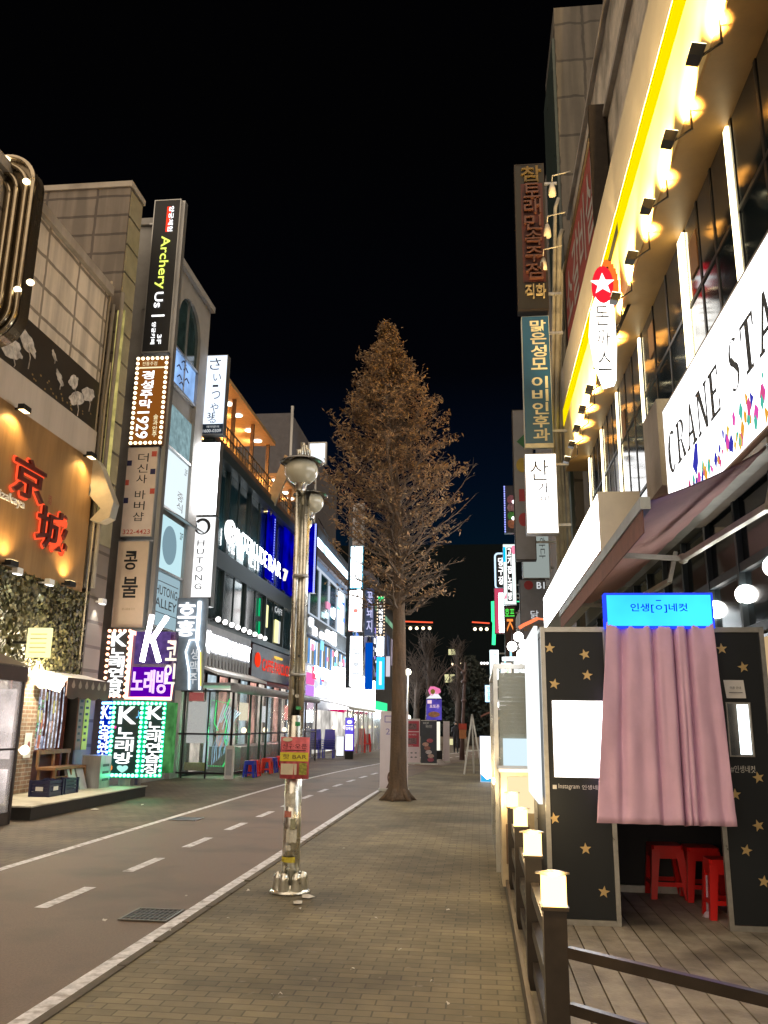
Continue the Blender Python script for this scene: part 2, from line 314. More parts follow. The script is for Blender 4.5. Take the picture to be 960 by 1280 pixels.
litter = [(372, 1130, .10, 'crumpled white paper cup lying beside the lamp post base'), (500, 1190, .04, 0), (350, 1245, .05, 0), (340, 1247, .04, 0), (130, 1153, .07, 0), (118, 1013, .14, 'pinkish scrap of paper on the dark paving in front of the step'), (178, 1007, .12, 0), (375, 1138, .05, 0), (385, 1122, .12, 'flattened white wrapper lying just right of the lamp post'), (232, 1122, .05, 0), (470, 1150, .05, 0), (560, 1140, .05, 0), (430, 1062, .06, 0), (310, 1115, .05, 0), (213, 972, .14, 0), (285, 1150, .04, 0), (212, 1165, .04, 0), (540, 1230, .04, 0), (440, 1214, .05, 0), (560, 1258, .04, 0)]
ln = 0
for x, y, s_, lb in litter:
    p = PZ(x, y); m = MB(); a = random.random() * 3; s_ *= .55 if not lb else .9
    vs = [V((p.x, p.y, .006)) + V((s_ * .6 * math.cos(a + t) * random.uniform(.6, 1.2), s_ * .6 * math.sin(a + t) * random.uniform(.6, 1.2), random.uniform(0, .02))) for t in (0, 1.1, 2.2, 3.3, 4.4, 5.4)]
    m.add(vs + [V((p.x, p.y, .02 + s_ * .12))], [(i, (i + 1) % 6, 6) for i in range(6)])
    one('paper_scrap', lb or 'small pale scrap of paper lying on the ground', 'litter', (p.x, p.y, 0), m, mat('litter_paper', (.6, .57, .52), .7), 'scraps of paper on the ground' if not lb else None)
    ln += 1
# ================================================================== SIGN HELPERS
def boxsign(name, fr, a0, a1, b0, b1, depth, label, cat, face, side, draw=None, rim=.03, group=None, rimmat=None, lit=True):
    """a box sign: housing, face, lettering, frame rim; draw(mb_list)"""
    c = fr.P((a0 + a1) / 2, b0, -depth / 2); t = T(name, label, cat, c, group)
    m = MB(); m.fb(fr, a0, a1, b0, b1, -depth, -.006); t.part('housing', m, side)
    m = MB(); m.fb(fr, a0 + rim, a1 - rim, b0 + rim, b1 - rim, -.006, .002); fo = t.part('face', m, face)
    if rim > .012: m = MB(); m.ring(fr, a0, a1, b0, b1, -.006, .008, rim); t.part('rim', m, rimmat or side)
    if draw: draw(t, fr)
    return t
def blade(Y, px, label, face, side, draw=None, depth=.28, name='blade_sign', rim=.02, group=None, cat='sign', rimmat=None, wall=None):
    x0, y0, x1, y1 = px; a = PY((x0), (y0 + y1) / 2, Y).x; b = PY((x1), (y0 + y1) / 2, Y).x; z1 = PY((x0 + x1) / 2, y0, Y).z; z0 = PY((x0 + x1) / 2, y1, Y).z
    t = boxsign(name, FY(Y), a, b, z0, z1, depth, label, cat, face, side, None, rim, group, rimmat)
    if draw: draw(t, FY(Y), a, b, z0, z1)
    if wall is not None:
        s_ = 1 if wall > b else -1; e0 = b if s_ > 0 else a
        for z in (z0 + .12 * (z1 - z0), z1 - .12 * (z1 - z0)): m = MB(); m.bar((e0, Y + depth / 2, z), (wall, Y + depth / 2, z), .06); t.part('bracket', m, galv)
    return t
def letters(t, name, mb, mt, parent=None): return t.part(name, mb, mt, parent)
def bulbs(t, fr, a0, a1, b0, b1, sp, r, mt, name='bulb'):
    na = max(1, round((a1 - a0) / sp)); nb = max(1, round((b1 - b0) / sp))
    pts = [(a0 + (a1 - a0) * i / na, b) for i in range(na + 1) for b in (b0, b1)] + [(a, b0 + (b1 - b0) * i / nb) for i in range(1, nb) for a in (a0, a1)]
    f0 = Fr((0, 0, 0), fr.r, fr.n); m = MB(); m.disc(f0, 0, 0, r, r, .002, .03, 8); me = None
    for a, b in pts:
        if me is None: o = build(name, m, mt); me = o.data
        else: o = bpy.data.objects.new(name, me); COL.objects.link(o)
        o.parent = t.o; o.location = fr.P(a, b) - t.loc
# ================================================================== RIGHT: BUILDING WITH FLOODLIT CORNICE
XW = 2.725
t = T('corner_building', 'grey building with dark glass floor under a yellow floodlit sign band', 'building', (XW, 10, 0))
m = MB(); m.box(XW + .15, 12, -6, 22, -.02, 15.3); t.part('wall', m, conc_d)
m = MB(); m.box(2.3, XW + .15, -6, 20.8, 7.83, 7.9); t.part('soffit', m, mat('brown_soffit', (.30, .17, .05), .45, var=.15))
bw_ = T('sign_band', 'cream horizontal sign band lit by a row of floodlights below a yellow strip', 'sign', (2.3, 10, 7.9))
m = MB(); m.box(2.3, XW + .1, -6, 20.8, 7.905, 9.05); bw_.part('board', m, mat('cream_sign_board', (.66, .50, .22), .45, var=.08, ns=1.2))
m = MB(); m.box(2.285, XW + .1, -6, 20.8, 9.053, 9.48); bw_.part('yellow_strip', m, YEL)
m = MB(); m.box(2.275, XW + .1, -6, 20.9, 9.483, 10.5); m.box(2.275, 2.3, 20.8, 20.9, 7.83, 9.5); bw_.part('fascia', m, mat('grey_fascia', (.30, .275, .24), .7, var=.1, ns=2))
# upper storey
m = MB(); m.box(2.7, XW + .2, -6, 20.9, 10.51, 15.3); t.part('upper_wall', m, mat('board_concrete', (.55, .48, .39), .85, var=.22, ns=5, bump=.3, bs=12, dirt=(.16, .14, .11), dirts=.9))
for i in range(8):
    m = MB(); y = 1.2 + i * 2.6
    if y > 7: break
    m.box(2.62, 2.72, y, y + .18, 10.9, 15.1); m.box(2.66, 2.71, y + .3, y + 2.2, 11.2, 14.8); o = t.part('upper_window', m, mat('dusty_dark_glass', (.03, .03, .026), .3))
for zz in (13.2, 15.1):
    m = MB(); m.box(2.60, 2.70, -6, 20.92, zz, zz + .12); t.part('ledge', m, concrete)
# windows of the glass floor, each bay a part
bays = [2.9, 5.4, 8.08, 10.17, 13.15, 15.5, 17.6, 19.6]
for i in range(len(bays) - 1):
    y0, y1 = bays[i] + .1, bays[i + 1] - .1; m = MB(); m.box(XW + .02, XW + .06, y0, y1, 4.4, 7.82); o = t.part('window', m, glass_d)
    m = MB(); n = 3
    for j in range(n + 1): yy = y0 + (y1 - y0) * j / n; m.box(XW + .01, XW + .08, yy - .03, yy + .03, 4.4, 7.825)
    m.box(XW + .005, XW + .07, y0, y1, 6.7, 6.75); m.box(XW + .005, XW + .07, y0, y1, 5.3, 5.35); t.part('mullion', m, black, o)
m = MB()
for y, wd in zip(bays[1:], (.07, .1, .26, .08, .08, .08, .08)):
    q = MB(); q.box(XW - .015, XW + .02, y - wd / 2, y + wd / 2, 4.6, 7.79); t.part('light_strip', q, em('cream_strip_light', (1, .84, .50), 3.2))
# orange-brown patches painted on the panes as warm reflections
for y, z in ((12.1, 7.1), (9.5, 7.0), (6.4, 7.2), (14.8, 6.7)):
    q = MB(); q.box(XW + .001, XW + .015, y, y + .35, z, z + .5); t.part('painted_window_reflection', q, mat('orange_reflection_paint', (.30, .15, .06), .5)) 
m = MB(); m.box(XW - .1, XW + .15, -6, 20.8, 3.9, 4.45); t.part('spandrel', m, mat('olive_grey_panel', (.10, .105, .085), .6, var=.2))
# ground floor shopfront
m = MB(); m.box(XW + .0, XW + .14, -6, 20.8, .1, 3.88); sf = t.part('shopfront_glass', m, glass_d)
m = MB()
for i in range(22): m.box(XW - .06, XW + .02, -5 + i * 1.15, -4.93 + i * 1.15, .1, 3.89)
for z in (2.45, 3.1): m.box(XW - .05, XW + .02, -6, 20.8, z, z + .09)
t.part('shopfront_frame', m, mat('blue_black_frame', (.02, .03, .035), .4), sf)
for y in (7.9, 9.05, 10.2):
    q = MB(); q.box(XW - .012, XW - .004, y + .1, y + .95, 1.7, 2.4); t.part('interior_panel', q, em('warm_interior_light', (.8, .55, .28), .75), sf)
# floodlights on arms
fl = [(868, 67), (835, 173), (808, 257), (788, 321), (768, 372), (757, 410), (747, 455), (736, 486), (727, 511), (720, 535), (714, 555), (708, 574)]
wd_ = ['nearest', 'second', 'third', 'fourth', 'fifth', 'sixth', 'seventh', 'eighth', 'ninth', 'tenth', 'eleventh', 'farthest']
proto = None
for i, (x, y) in enumerate(fl):
    p = PX(x, y, 2.05); lab = 'black box floodlight on an arm below the cream band, %s along the row' % wd_[i]
    if proto is None:
        f = T('floodlight', lab, 'floodlight', p, 'floodlights along the cream sign band')
        m = MB(); m.hexa([p + V(q) for q in ((-.07, -.07, -.06), (.04, -.07, -.09), (.04, .07, -.09), (-.07, .07, -.06), (-.04, -.085, .05), (.09, -.085, .02), (.09, .085, .02), (-.04, .085, .05))]); f.part('housing', m, black)
        m = MB(); m.hexa([p + V(q) for q in ((-.038, -.08, .052), (.088, -.08, .022), (.088, .08, .022), (-.038, .08, .052), (-.038, -.08, .06), (.088, -.08, .03), (.088, .08, .03), (-.038, .08, .06))]); f.part('lens', m, em('flood_lens', (1, .85, .5), 8, False))
        m = MB(); m.bar(p + V((.03, 0, -.05)), p + V((.25, 0, .1)), .018); m.bar(p + V((.25, 0, .09)), p + V((.25, 0, .36)), .018); f.part('arm', m, black); proto = f.o
    else: copy(proto, p, lab)
    spot(p + V((.04, 0, .09)), V((2.33, p.y, 8.75)), FLOOD, (1, .68, .28), 88, .6, .04, name='floodlight_bulb')
# banner on the upper wall
fr = FR(2.45); bt = T('wall_banner', 'faded red banner with white brush lettering on the upper wall', 'banner', (2.45, 17.5, 10.4))
m = MB(); m.fb(fr, -20.4, -14.7, 10.35, 13.2, -.05, 0); bt.part('cloth', m, mat('faded_red_cloth', (.26, .035, .025), .8, var=.3, ns=2))
m = MB(); m.ring(fr, -20.5, -14.6, 10.25, 13.3, -.1, .05, .1); m.fb(fr, -14.62, -14.5, 9.9, 13.5, -.2, .12); bt.part('frame', m, dark)
m = MB(); m.text(fr, '소갈비살', -20.2, -15.0, 11.3, 12.9, .002, off=.01); m.text(fr, '회식환영', -20.0, -16.5, 10.5, 11.1, .002); bt.part('lettering', m, mat('faded_white', (.4, .36, .32), .8))
# shaped sign with red gear cap
def gear():
    t = T('shaped_light_sign', 'tall white lit sign with brush lettering under a round red and orange cap', 'sign', (2.0, 12, 6.3)); fr = FY(12); fr.r = fr.r * (12 / 13); fr.u = fr.u * (12 / 13); fr.o = V((0, 12, 1.55 / 13))
    body = [(1.98, 8.35), (1.93, 7.9), (2.0, 7.35), (2.12, 6.95), (2.3, 7.0), (2.34, 7.6), (2.33, 8.35), (2.2, 8.5), (2.08, 8.62)]
    m = MB(); m.prism(fr, body, -.22, 0); t.part('light_box', m, em('milky_light', (1, .97, .9), 2.0))
    m = MB(); m.vtext(fr, '돈까스', 2.02, 2.24, 7.15, 8.35, .004, off=.0); t.part('lettering', m, ink)
    m = MB(); m.disc(fr, 2.17, 8.72, .17, .34, -.1, .02); t.part('red_disc', m, em('red_lit_disc', (1, .02, .04), 1.1, False)); m = MB(); m.star(fr, 2.16, 8.72, .2, .022, .04); t.part('emblem', m, LETW)
    m = MB()
    for i in range(11): a = R(-75 + i * 16); m.fb(fr, 2.22 + .16 * math.cos(a) - .035, 2.22 + .16 * math.cos(a) + .05, 8.72 + .42 * math.sin(a) - .045, 8.72 + .42 * math.sin(a) + .045, -.2, 0)
    t.part('orange_teeth', m, em('orange_teeth_light', (1, .2, .03), 1.1, False))
    m = MB(); m.bar((2.05, 12.05, 8.3), (2.4, 12.05, 9.6), .05); m.bar((2.1, 12.05, 7.2), (2.4, 12.05, 7.87), .05); t.part('bracket', m, black)
gear()
# CRANE STADIUM sign box
def serif(m, fr, word, a, b, h, c):
    def ringp(cx, cy, rx, ry, ix, iy, a0, a1, n=14):
        for i in range(n):
            t0, t1 = R(a0 + (a1 - a0) * i / n), R(a0 + (a1 - a0) * (i + 1) / n)
            yield [(cx + rx * math.cos(t0), cy + ry * math.sin(t0)), (cx + rx * math.cos(t1), cy + ry * math.sin(t1)), (cx + ix * math.cos(t1), cy + iy * math.sin(t1)), (cx + ix * math.cos(t0), cy + iy * math.sin(t0))]
    def bx(x0, x1, y0, y1): return [(x0, y0), (x1, y0), (x1, y1), (x0, y1)]
    def g(ch):
        k = .18; q = .08
        if ch == 'C': return .68, list(ringp(.36, .5, .36, .53, .12, .45, 50, 310)) + [bx(.58, .62, .66, .98)]
        if ch == 'R': return .72, [bx(.1, .1 + k, 0, 1), bx(.02, .36, 0, q), bx(.02, .3, 1 - q, 1), [(.34, .5), (.44, .5), (.72, 0), (.52, 0)]] + list(ringp(.27, .74, .36, .26, .2, .22, -90, 90))
        if ch == 'A': return .76, [[(.08, 0), (.19, 0), (.44, 1), (.33, 1)], [(.50, 0), (.68, 0), (.44, 1), (.34, 1)], bx(.2, .55, .28, .37), bx(.03, .26, 0, q), bx(.42, .76, 0, q)]
        if ch == 'N': return .76, [bx(.08, .18, 0, 1), bx(.58, .68, 0, 1), [(.08, 1), (.28, 1), (.68, 0), (.54, 0)], bx(.02, .24, 0, q), bx(.52, .74, 1 - q, 1), bx(.0, .2, 1 - q, 1)]
        if ch == 'E': return .64, [bx(.1, .1 + k, 0, 1), bx(.02, .6, 0, q), bx(.02, .57, 1 - q, 1), bx(.25, .44, .46, .55), bx(.53, .61, 0, .26), bx(.50, .58, .76, 1), bx(.43, .46, .4, .62)]
        if ch == 'S': return .58, list(ringp(.29, .745, .23, .27, .12, .23, 40, 250)) + list(ringp(.29, .255, .23, .27, .12, .23, -140, 70)) + [[(.10, .62), (.20, .70), (.48, .38), (.40, .30)], bx(.06, .09, .02, .3), bx(.46, .49, .7, .98)]
        if ch == 'T': return .68, [bx(.26, .26 + k, 0, 1), bx(.04, .64, 1 - q, 1), bx(.04, .11, .72, 1), bx(.57, .64, .72, 1), bx(.18, .52, 0, q)]
        if ch == 'D': return .76, [bx(.1, .1 + k, 0, 1), bx(.02, .34, 0, q), bx(.02, .34, 1 - q, 1)] + list(ringp(.3, .5, .4, .5, .22, .46, -90, 90))
        if ch == 'I': return .36, [bx(.1, .1 + k, 0, 1), bx(.02, .35, 0, q), bx(.02, .35, 1 - q, 1)]
        if ch == 'U': return .76, [bx(.1, .1 + k, .3, 1), bx(.6, .64, .3, 1), bx(.02, .35, 1 - q, 1), bx(.52, .72, 1 - q, 1)] + list(ringp(.37, .3, .27, .32, .12, .27, 180, 360))
        if ch == 'M': return .94, [bx(.1, .14, 0, 1), bx(.68, .85, 0, 1), [(.1, 1), (.28, 1), (.52, 0), (.42, 0)], [(.68, 1), (.74, 1), (.48, 0), (.44, 0)], bx(.02, .24, 0, q), bx(.6, .93, 0, q), bx(.02, .2, 1 - q, 1), bx(.7, .93, 1 - q, 1)]
        return .4, []
    n = 0
    for ch in word:
        w_, P = g(ch)
        for p in P: n += 1; m.add([fr.P(a + x * h * 1.22, b + y * h, c + .0001 * (n % 7)) for x, y in p], [(0, 1, 2, 3)])
        a += (w_ + .05) * h * 1.22
fr = FR(2.3)
def crane(t, fr):
    m = MB(); x = -9.72
    serif(m, fr, 'CRANE STADIUM', -9.85, 4.44, .48, .006)
    t.part('lettering', m, inkg)
    cols = [(.9, .1, .5), (.95, .45, .05), (.1, .6, .45), (.05, .05, .5), (.8, .1, .3), (.9, .6, .1)]
    ms = [em('print_%d' % i, c, .9, False) for i, c in enumerate(cols)]; m = MB(); rnd = random.Random(4)
    for i in range(70):
        m.m = rnd.randrange(6); a = -9.0 + rnd.random() * 2.7; b = 3.95 + rnd.random() * (.12 + .25 * (a + 9.0) / 2.7); r_ = .03 + rnd.random() * .07
        m.disc(fr, a, b, r_ * .6, r_, .003 + i * .0002, .006 + i * .0002, rnd.choice((3, 4, 4, 5)))
    m.m = 3; m.prism(fr, [(-8.75, 4.22), (-8.6, 4.42), (-8.5, 4.4), (-8.52, 4.2), (-8.62, 4.08)], .02, .022)
    t.part('colourful_print', m, ms)
z0, z1 = 3.85, 5.32
boxsign('shop_sign', fr, -10.0, -4.2, z0, z1, .38, 'long white lit box sign with dark serif CRANE STADIUM lettering and bright doodles', 'sign', em('sign_face_white', (1, 1, 1), 1.6), beige, crane, .02)
# second white box sign on posts further along
def box2(t, fr):
    m = MB(); rnd = random.Random(3)
    for i in range(14): a = -21.2 + rnd.random() * 1.6; m.fb(fr, a, a + .12, 4.1 + rnd.random() * .4, 4.14 + rnd.random() * .4, .003, .005) if False else m.disc(fr, a, 4.1 + (i % 5) * .12, .05, .03, .003, .006, 6)
    t.part('small_print', m, inkg)
boxsign('shop_sign', FR(1.7), -21.6, -11.5, 3.88, 4.72, .56, 'plain white glowing box sign with a beige end, jutting out past the awning', 'sign', Wh, mat('pale_end_panel', (.62, .58, .46), .5, var=.08), box2, .02)
m = MB(); m.box(2.3, XW, 10.3, 11.2, 4.46, 5.6); one('concrete_block', 'grey concrete stub standing behind the white box signs', 'wall block', (2.5, 10.7, 4.46), m, concrete)
# awning
t = T('retractable_awning', 'dusty pink retractable awning with folding arms above the photo booth', 'awning', (2.35, 9, 3.3))
YA0, YA1 = 6.7, 13.6
m = MB(); n = 26
def aw(u, v): x = 2.34 + (1.36 - 2.34) * v; z = 3.74 - .44 * v - .04 * math.sin(math.pi * v); return V((x, YA0 + (YA1 - YA0) * u, z + .008 * math.sin(u * 60)))
g = [[aw(i / n, j / 8) for j in range(9)] for i in range(n + 1)]; vs = [p for r_ in g for p in r_]; m.smooth = True
m.add(vs, [(i * 9 + j, i * 9 + j + 1, (i + 1) * 9 + j + 1, (i + 1) * 9 + j) for i in range(n) for j in range(8)]); m.add([p + V((0, 0, .012)) for p in vs], [(i * 9 + j, (i + 1) * 9 + j, (i + 1) * 9 + j + 1, i * 9 + j + 1) for i in range(n) for j in range(8)])
t.part('canopy', m, mat('pink_canvas', (.64, .39, .37), .8, var=.12, ns=2, bump=.15, bs=90))
m = MB(); m.box(1.31, 1.39, YA0 - .03, YA1 + .03, 3.24, 3.34); t.part('front_bar', m, mat('bar_grey', (.4, .4, .36), .4, .5))
m = MB(); m.box(1.325, 1.335, YA0, YA1, 3.05, 3.25); t.part('valance', m, mat('brown_valance', (.22, .10, .075), .8, var=.2, ns=8))
for ya, yb in ((8.7, 9.03), (12.4, 12.7)):
    m = MB(); el_ = V((2.18, yb, 3.29)); m.bar((1.42, ya, 3.27), el_, .05, .05); m.bar(el_, (2.40, ya - 1.7, 3.33), .06, .055); m.bar((2.40, ya - 1.7, 3.33), (2.5, ya - 1.7, 3.7), .05); m.sph(el_, .06, 8); t.part('folding_arm', m, mat('arm_cream', (.55, .53, .45), .4, .2))
m = MB(); m.box(2.3, 2.46, YA0 - .1, YA1 + .1, 3.745, 3.80); t.part('wall_bar', m, mat('bar_grey', (.4, .4, .36), .4, .5))
# globes on wall
gp = None
for i, (x, y, X, lb) in enumerate(((932, 743, 2.72, 'round white wall lamp glowing, upper of the two beside the blue sign'), (895, 762, 2.72, 'round white wall lamp glowing right next to the blue sign'), (968, 708, 2.72, 'round white wall lamp cut by the picture edge above the other two'))):
    p = PX(x, y, X)
    if gp is None:
        q = T('globe_lamp', lb, 'wall lamp', p, 'round globe lamps on the shopfront'); m = MB(); m.sph(p, .10, 20); q.part('globe', m, em('globe_light', (1, .97, .9), 14)); m = MB(); m.tube([p + V((.08, 0, 0)), p + V((.16, 0, 0))], [.05, .12], 16); q.part('wall_plate', m, alum); gp = q.o
    else: copy(gp, p, lb)
# ================================================================== DECK, FENCE, PHOTO BOOTH
DZ = .1
t = T('wooden_deck', 'grey brown grooved plank deck in front of the shops', 'deck', (1.5, 6, 0))
m = MB(); rnd = random.Random(2)
x = .27
while x < 2.8: m.m = rnd.randrange(3); m.box(x, x + .132, -2, 12, DZ - .04 + rnd.random() * .003, DZ + rnd.random() * .002); x += .142
pl = [mat('deck_plank_%d' % i, c, .6, var=.3, ns=6, bump=.25, bs=50, dirt=(.10, .085, .065), dirts=2) for i, c in enumerate(((.34, .30, .235), (.30, .26, .20), (.37, .325, .26)))]
t.part('planks', m, pl)
m = MB(); m.box(.24, .268, -2, 12, 0, DZ + .03); m.box(.27, 2.8, -2, 12, -.003, DZ - .045); t.part('edge_board', m, dark)
t = T('wooden_fence', 'dark brown low fence with glowing lamp posts along the deck edge', 'fence', (.31, 6, DZ))
py = [3.93, 5.37, 6.85, 8.4, 9.9, 11.4]; lampm = em('post_lamp_glow', (1, .60, .17), 2.6)
for y in py:
    m = MB(); m.box(.262, .358, y - .048, y + .048, DZ, .80); m.box(.252, .368, y - .058, y + .058, .8, .815); o = t.part('post', m, mat('dark_brown_post', (.035, .025, .018), .35, var=.3, ns=9, spec=.6))
    m = MB(); m.box(.26, .36, y - .05, y + .05, .815, .935); t.part('lamp_shade', m, lampm, o)
    m = MB(); m.lathe((.3075, y, 0), [(.074, .936), (.072, .944), (.03, .951), (.0, .953)], 4); t.part('lamp_cap', m, mat('clear_cap', (.5, .4, .25), .2), o); point((.31, y - .1, 1.0), 2.6, (1, .72, .36), .05, t.o, t.loc); point((.19, y, .86), 2.2, (1, .72, .36), .05, t.o, t.loc)
for z in (.64, .43, .22):
    for i in range(len(py) - 1): m = MB(); m.box(.29, .335, py[i] + .06, py[i + 1] - .06, z - .045, z + .03); t.part('rail', m, mat('dark_brown_post', (.035, .025, .018), .35))
    m = MB(); p = V((.36, 3.9, z)); q = PZ(960, 1248, .645); q.z = z; d = (q - p); m.bar(p, p + d * 1.25, .035, .042); t.part('rail', m, mat('dark_brown_post', (.035, .025, .018), .35))
m = MB(); m.box(.235, .262, 3.9, 11.5, DZ + .02, .16); t.part('kick_rail', m, mat('worn_brown_rail', (.12, .085, .055), .5, var=.3, ns=9))
# photo booth
YB = 7.02; fb = FY(YB)
def B(x, y, Y=YB): p = PY(x, y, Y); return p.x, p.z
t = T('photo_booth', 'black photo booth with gold stars, lit screen and a long pink curtain', 'photo booth', (1.4, YB, DZ))
booth_t = t; xl, xj, xr, xe, zt = .515, 1.05, 1.83, 2.27, 2.34
m = MB()
for a in (xl, xj - .035, xr, xe - .035): m.box(a, a + .035, YB - .01, YB + .03, DZ, zt)
for a, b in ((xl, xj), (xr, xe)): m.box(a + .036, b - .036, YB - .008, YB + .03, zt - .04, zt); m.box(a + .036, b - .036, YB - .008, YB + .03, DZ, DZ + .04)
m.box(xl, xe, YB + .032, YB + .07, zt - .035, zt + .002)
m.box(xl, xl + .03, YB + .03, YB + 1.5, zt - .03, zt); m.box(xl, xl + .03, YB + 1.47, YB + 1.5, DZ, zt - .03); t.part('frame', m, alum)
for a, b, nm in ((xl + .036, xj - .036, 0), (xr + .036, xe - .036, 1)):
    m = MB(); m.box(a, b, YB + .002, YB + .02, DZ + .042, zt - .042); o = t.part('panel', m, mat('charcoal_panel', (.010, .014, .019), .42, var=.15))
    st = [(687, 810), (731, 818), (734, 844), (693, 855), (693, 1023), (732, 1061), (755, 1115)] if nm == 0 else [(902, 811), (929, 834), (948, 972), (919, 993), (948, 1032), (933, 1063), (955, 1102)]
    for x, y in st: aa, bb = B(x, y); sm_ = MB(); sm_.star(fb, aa, bb, .045, -.001, .003, rot=random.uniform(-.3, .3)); t.part('gold_star', sm_, mat('gold_foil', (.75, .55, .26), .35, .55, var=.15), o)
a0, b1 = B(690, 876); a1, b0 = B(752, 972)
m = MB(); m.fb(fb, a0, .985, b0, b1, 0, .015); o = t.part('screen', m, em('booth_screen', (.96, .97, 1), 3.2))
m = MB(); m.ring(fb, a0 - .006, .991, b0 - .006, b1 + .006, 0, .017, .006); t.part('screen_bezel', m, alum, o)
m = MB(); m.text(fb, 'Instagram', .62, .78, 1.07, 1.115, -.001, .003, off=0); m.fb(fb, .575, .605, 1.075, 1.105, -.001, .002); m.text(fb, '인생네컷', .80, .96, 1.075, 1.11, -.001, .003, off=0)
m.text(fb, '#인생네컷', *[v for v in (B(913, 961)[0], B(944, 961)[0])], B(930, 966)[1], B(930, 957)[1], -.001, .003, off=.0); t.part('lettering', m, mat('white_vinyl_letters', (.7, .7, .68), .6))
ax, bx = B(904, 850); a2, b2 = B(931, 873); m = MB(); m.quad(fb.P(ax, bx, .002), fb.P(a2, bx, .004), fb.P(a2 + .005, b2, .02), fb.P(ax + .01, b2, .016)); m.m = 1; m.text(fb, '이용 안내', ax + .04, a2 - .03, bx - .07, bx - .05, .022, .001, off=0); m.fb(fb, ax + .03, a2 - .02, bx - .1, bx - .095, .022, .023); t.part('paper_notice', m, [white_sh, inkg])
ax, bx = B(908, 879); a2, b2 = B(942, 945); m = MB(); m.fb(fb, ax, a2, b2, bx, 0, .006); o = t.part('mirror', m, mat('mirror', (.8, .85, .88), .03, 1., var=0)); m = MB(); m.ring(fb, ax - .008, a2 + .008, b2 - .008, bx + .008, 0, .012, .009); t.part('mirror_frame', m, alum, o)
m = MB(); m.fb(fb, ax + .075, a2 - .012, b2 + .01, bx - .01, .006, .009); t.part('lit_slot', m, em('slot_light', (.85, .97, 1), 1.8), o)
# interior
m = MB(); m.box(xl + .03, xl + .05, YB + .03, YB + 1.46, DZ, zt - .04); m.box(xe - .02, xe, YB + .03, YB + 1.46, DZ, zt - .04); m.box(xl + .05, xe - .02, YB + 1.44, YB + 1.46, DZ, zt - .04); m.box(xl + .05, xe - .02, YB + .08, YB + 1.44, zt - .06, zt - .04); t.part('inner_wall', m, mat('charcoal_inner', (.014, .016, .02), .6))
m = MB(); m.box(xl + .05, xe - .02, YB + 1.40, YB + 1.438, DZ, DZ + .06); t.part('skirting', m, alum)
# curtain
m = MB(); m.smooth = True; nu, nv = 150, 30
tl, tr_ = B(757, 785)[0], B(888, 787)[0]; bl, br = B(745, 1030, YB - .16)[0], B(921, 1035, YB - .16)[0]; zt_, zb = 2.40, B(830, 1031, YB - .16)[1]
folds = [0, .06, .13, .24, .31, .40, .50, .57, .63, .70, .745, .80, .86, .93, 1.0]
def cu_(u, v):
    x = (tl + (tr_ - tl) * u) * (1 - v) + (bl + (br - bl) * (u + .012 * math.sin(u * 23))) * v
    s_ = .5 - sum(a_ * math.exp(-((u - p_ - sh * v) / w_) ** 2) for p_, w_, a_, sh in ((.155, .035, 1.3 - .9 * v, .05), (.335, .05, .25 + .1 * v, .0), (.44, .026, 1.3 - .5 * v, .06), (.635, .020, 1.5, .0), (.70, .02, .5 * v, .0), (.765, .022, 1.5 - .4 * v, .0), (.9, .04, .5 * v, .01), (.52, .03, .5 * v, .02)))
    amp = .045 + .02 * v
    z = zt_ + (zb - zt_) * v + (.02 * math.cos(31 * u + .4) * max(0, 1 - v * 7) if v < .15 else 0) + .012 * s_ * v * v
    s_ += .09 * math.sin(19 * u + 9 * v) * math.sin(7 * v + 2 * u) + .05 * math.sin(41 * u - 13 * v)
    if v > .955: s_ += .12
    return V((x, YB - .05 - .12 * v ** .7 - amp * s_, z))
vs = [cu_(i / nu, j / nv) for j in range(nv + 1) for i in range(nu + 1)]; m.add(vs, [(j * (nu + 1) + i, j * (nu + 1) + i + 1, (j + 1) * (nu + 1) + i + 1, (j + 1) * (nu + 1) + i) for j in range(nv) for i in range(nu)])
cmat = mat('pink_satin', (.80, .52, .72), .55, var=.08, ns=3, bump=.35, bs=7, spec=.35)
o = t.part('curtain', m, cmat); md = o.modifiers.new('thickness', 'SOLIDIFY'); md.thickness = .006
m = MB(); m.tube([(xj, YB - .03, 2.38), (xr, YB - .03, 2.38)], .012); t.part('curtain_rail', m, alum, o)
# blue light box
a0, a1, b0, b1 = B(755, 746)[0], B(885, 746)[0], 2.335, B(820, 745)[1]
fs = FY(YB - .09); m = MB(); m.fb(fs, a0 - .012, a1 + .012, b0 - .012, b1 + .012, -.12, -.002); o = t.part('sign_box', m, BLU)
m = MB(); m.fb(fs, a0 + .006, a1 - .006, b0 + .006, b1 - .006, -.002, .003); t.part('sign_face', m, em('cyan_sign_face', (.01, .135, 1), 3, True, .18, 2), o)
m = MB(); m.text(fs, '인생[ㅇ]네컷', a0 + .19, a1 - .19, b0 + .11, b0 + .185, .005, .002, off=.012); m.fb(fs, (a0 + a1) / 2 - .02, (a0 + a1) / 2 + .02, b0 + .205, b0 + .212, .005, .007); t.part('lettering', m, em('navy_ink', (.0, .01, .12), .6, False), o)
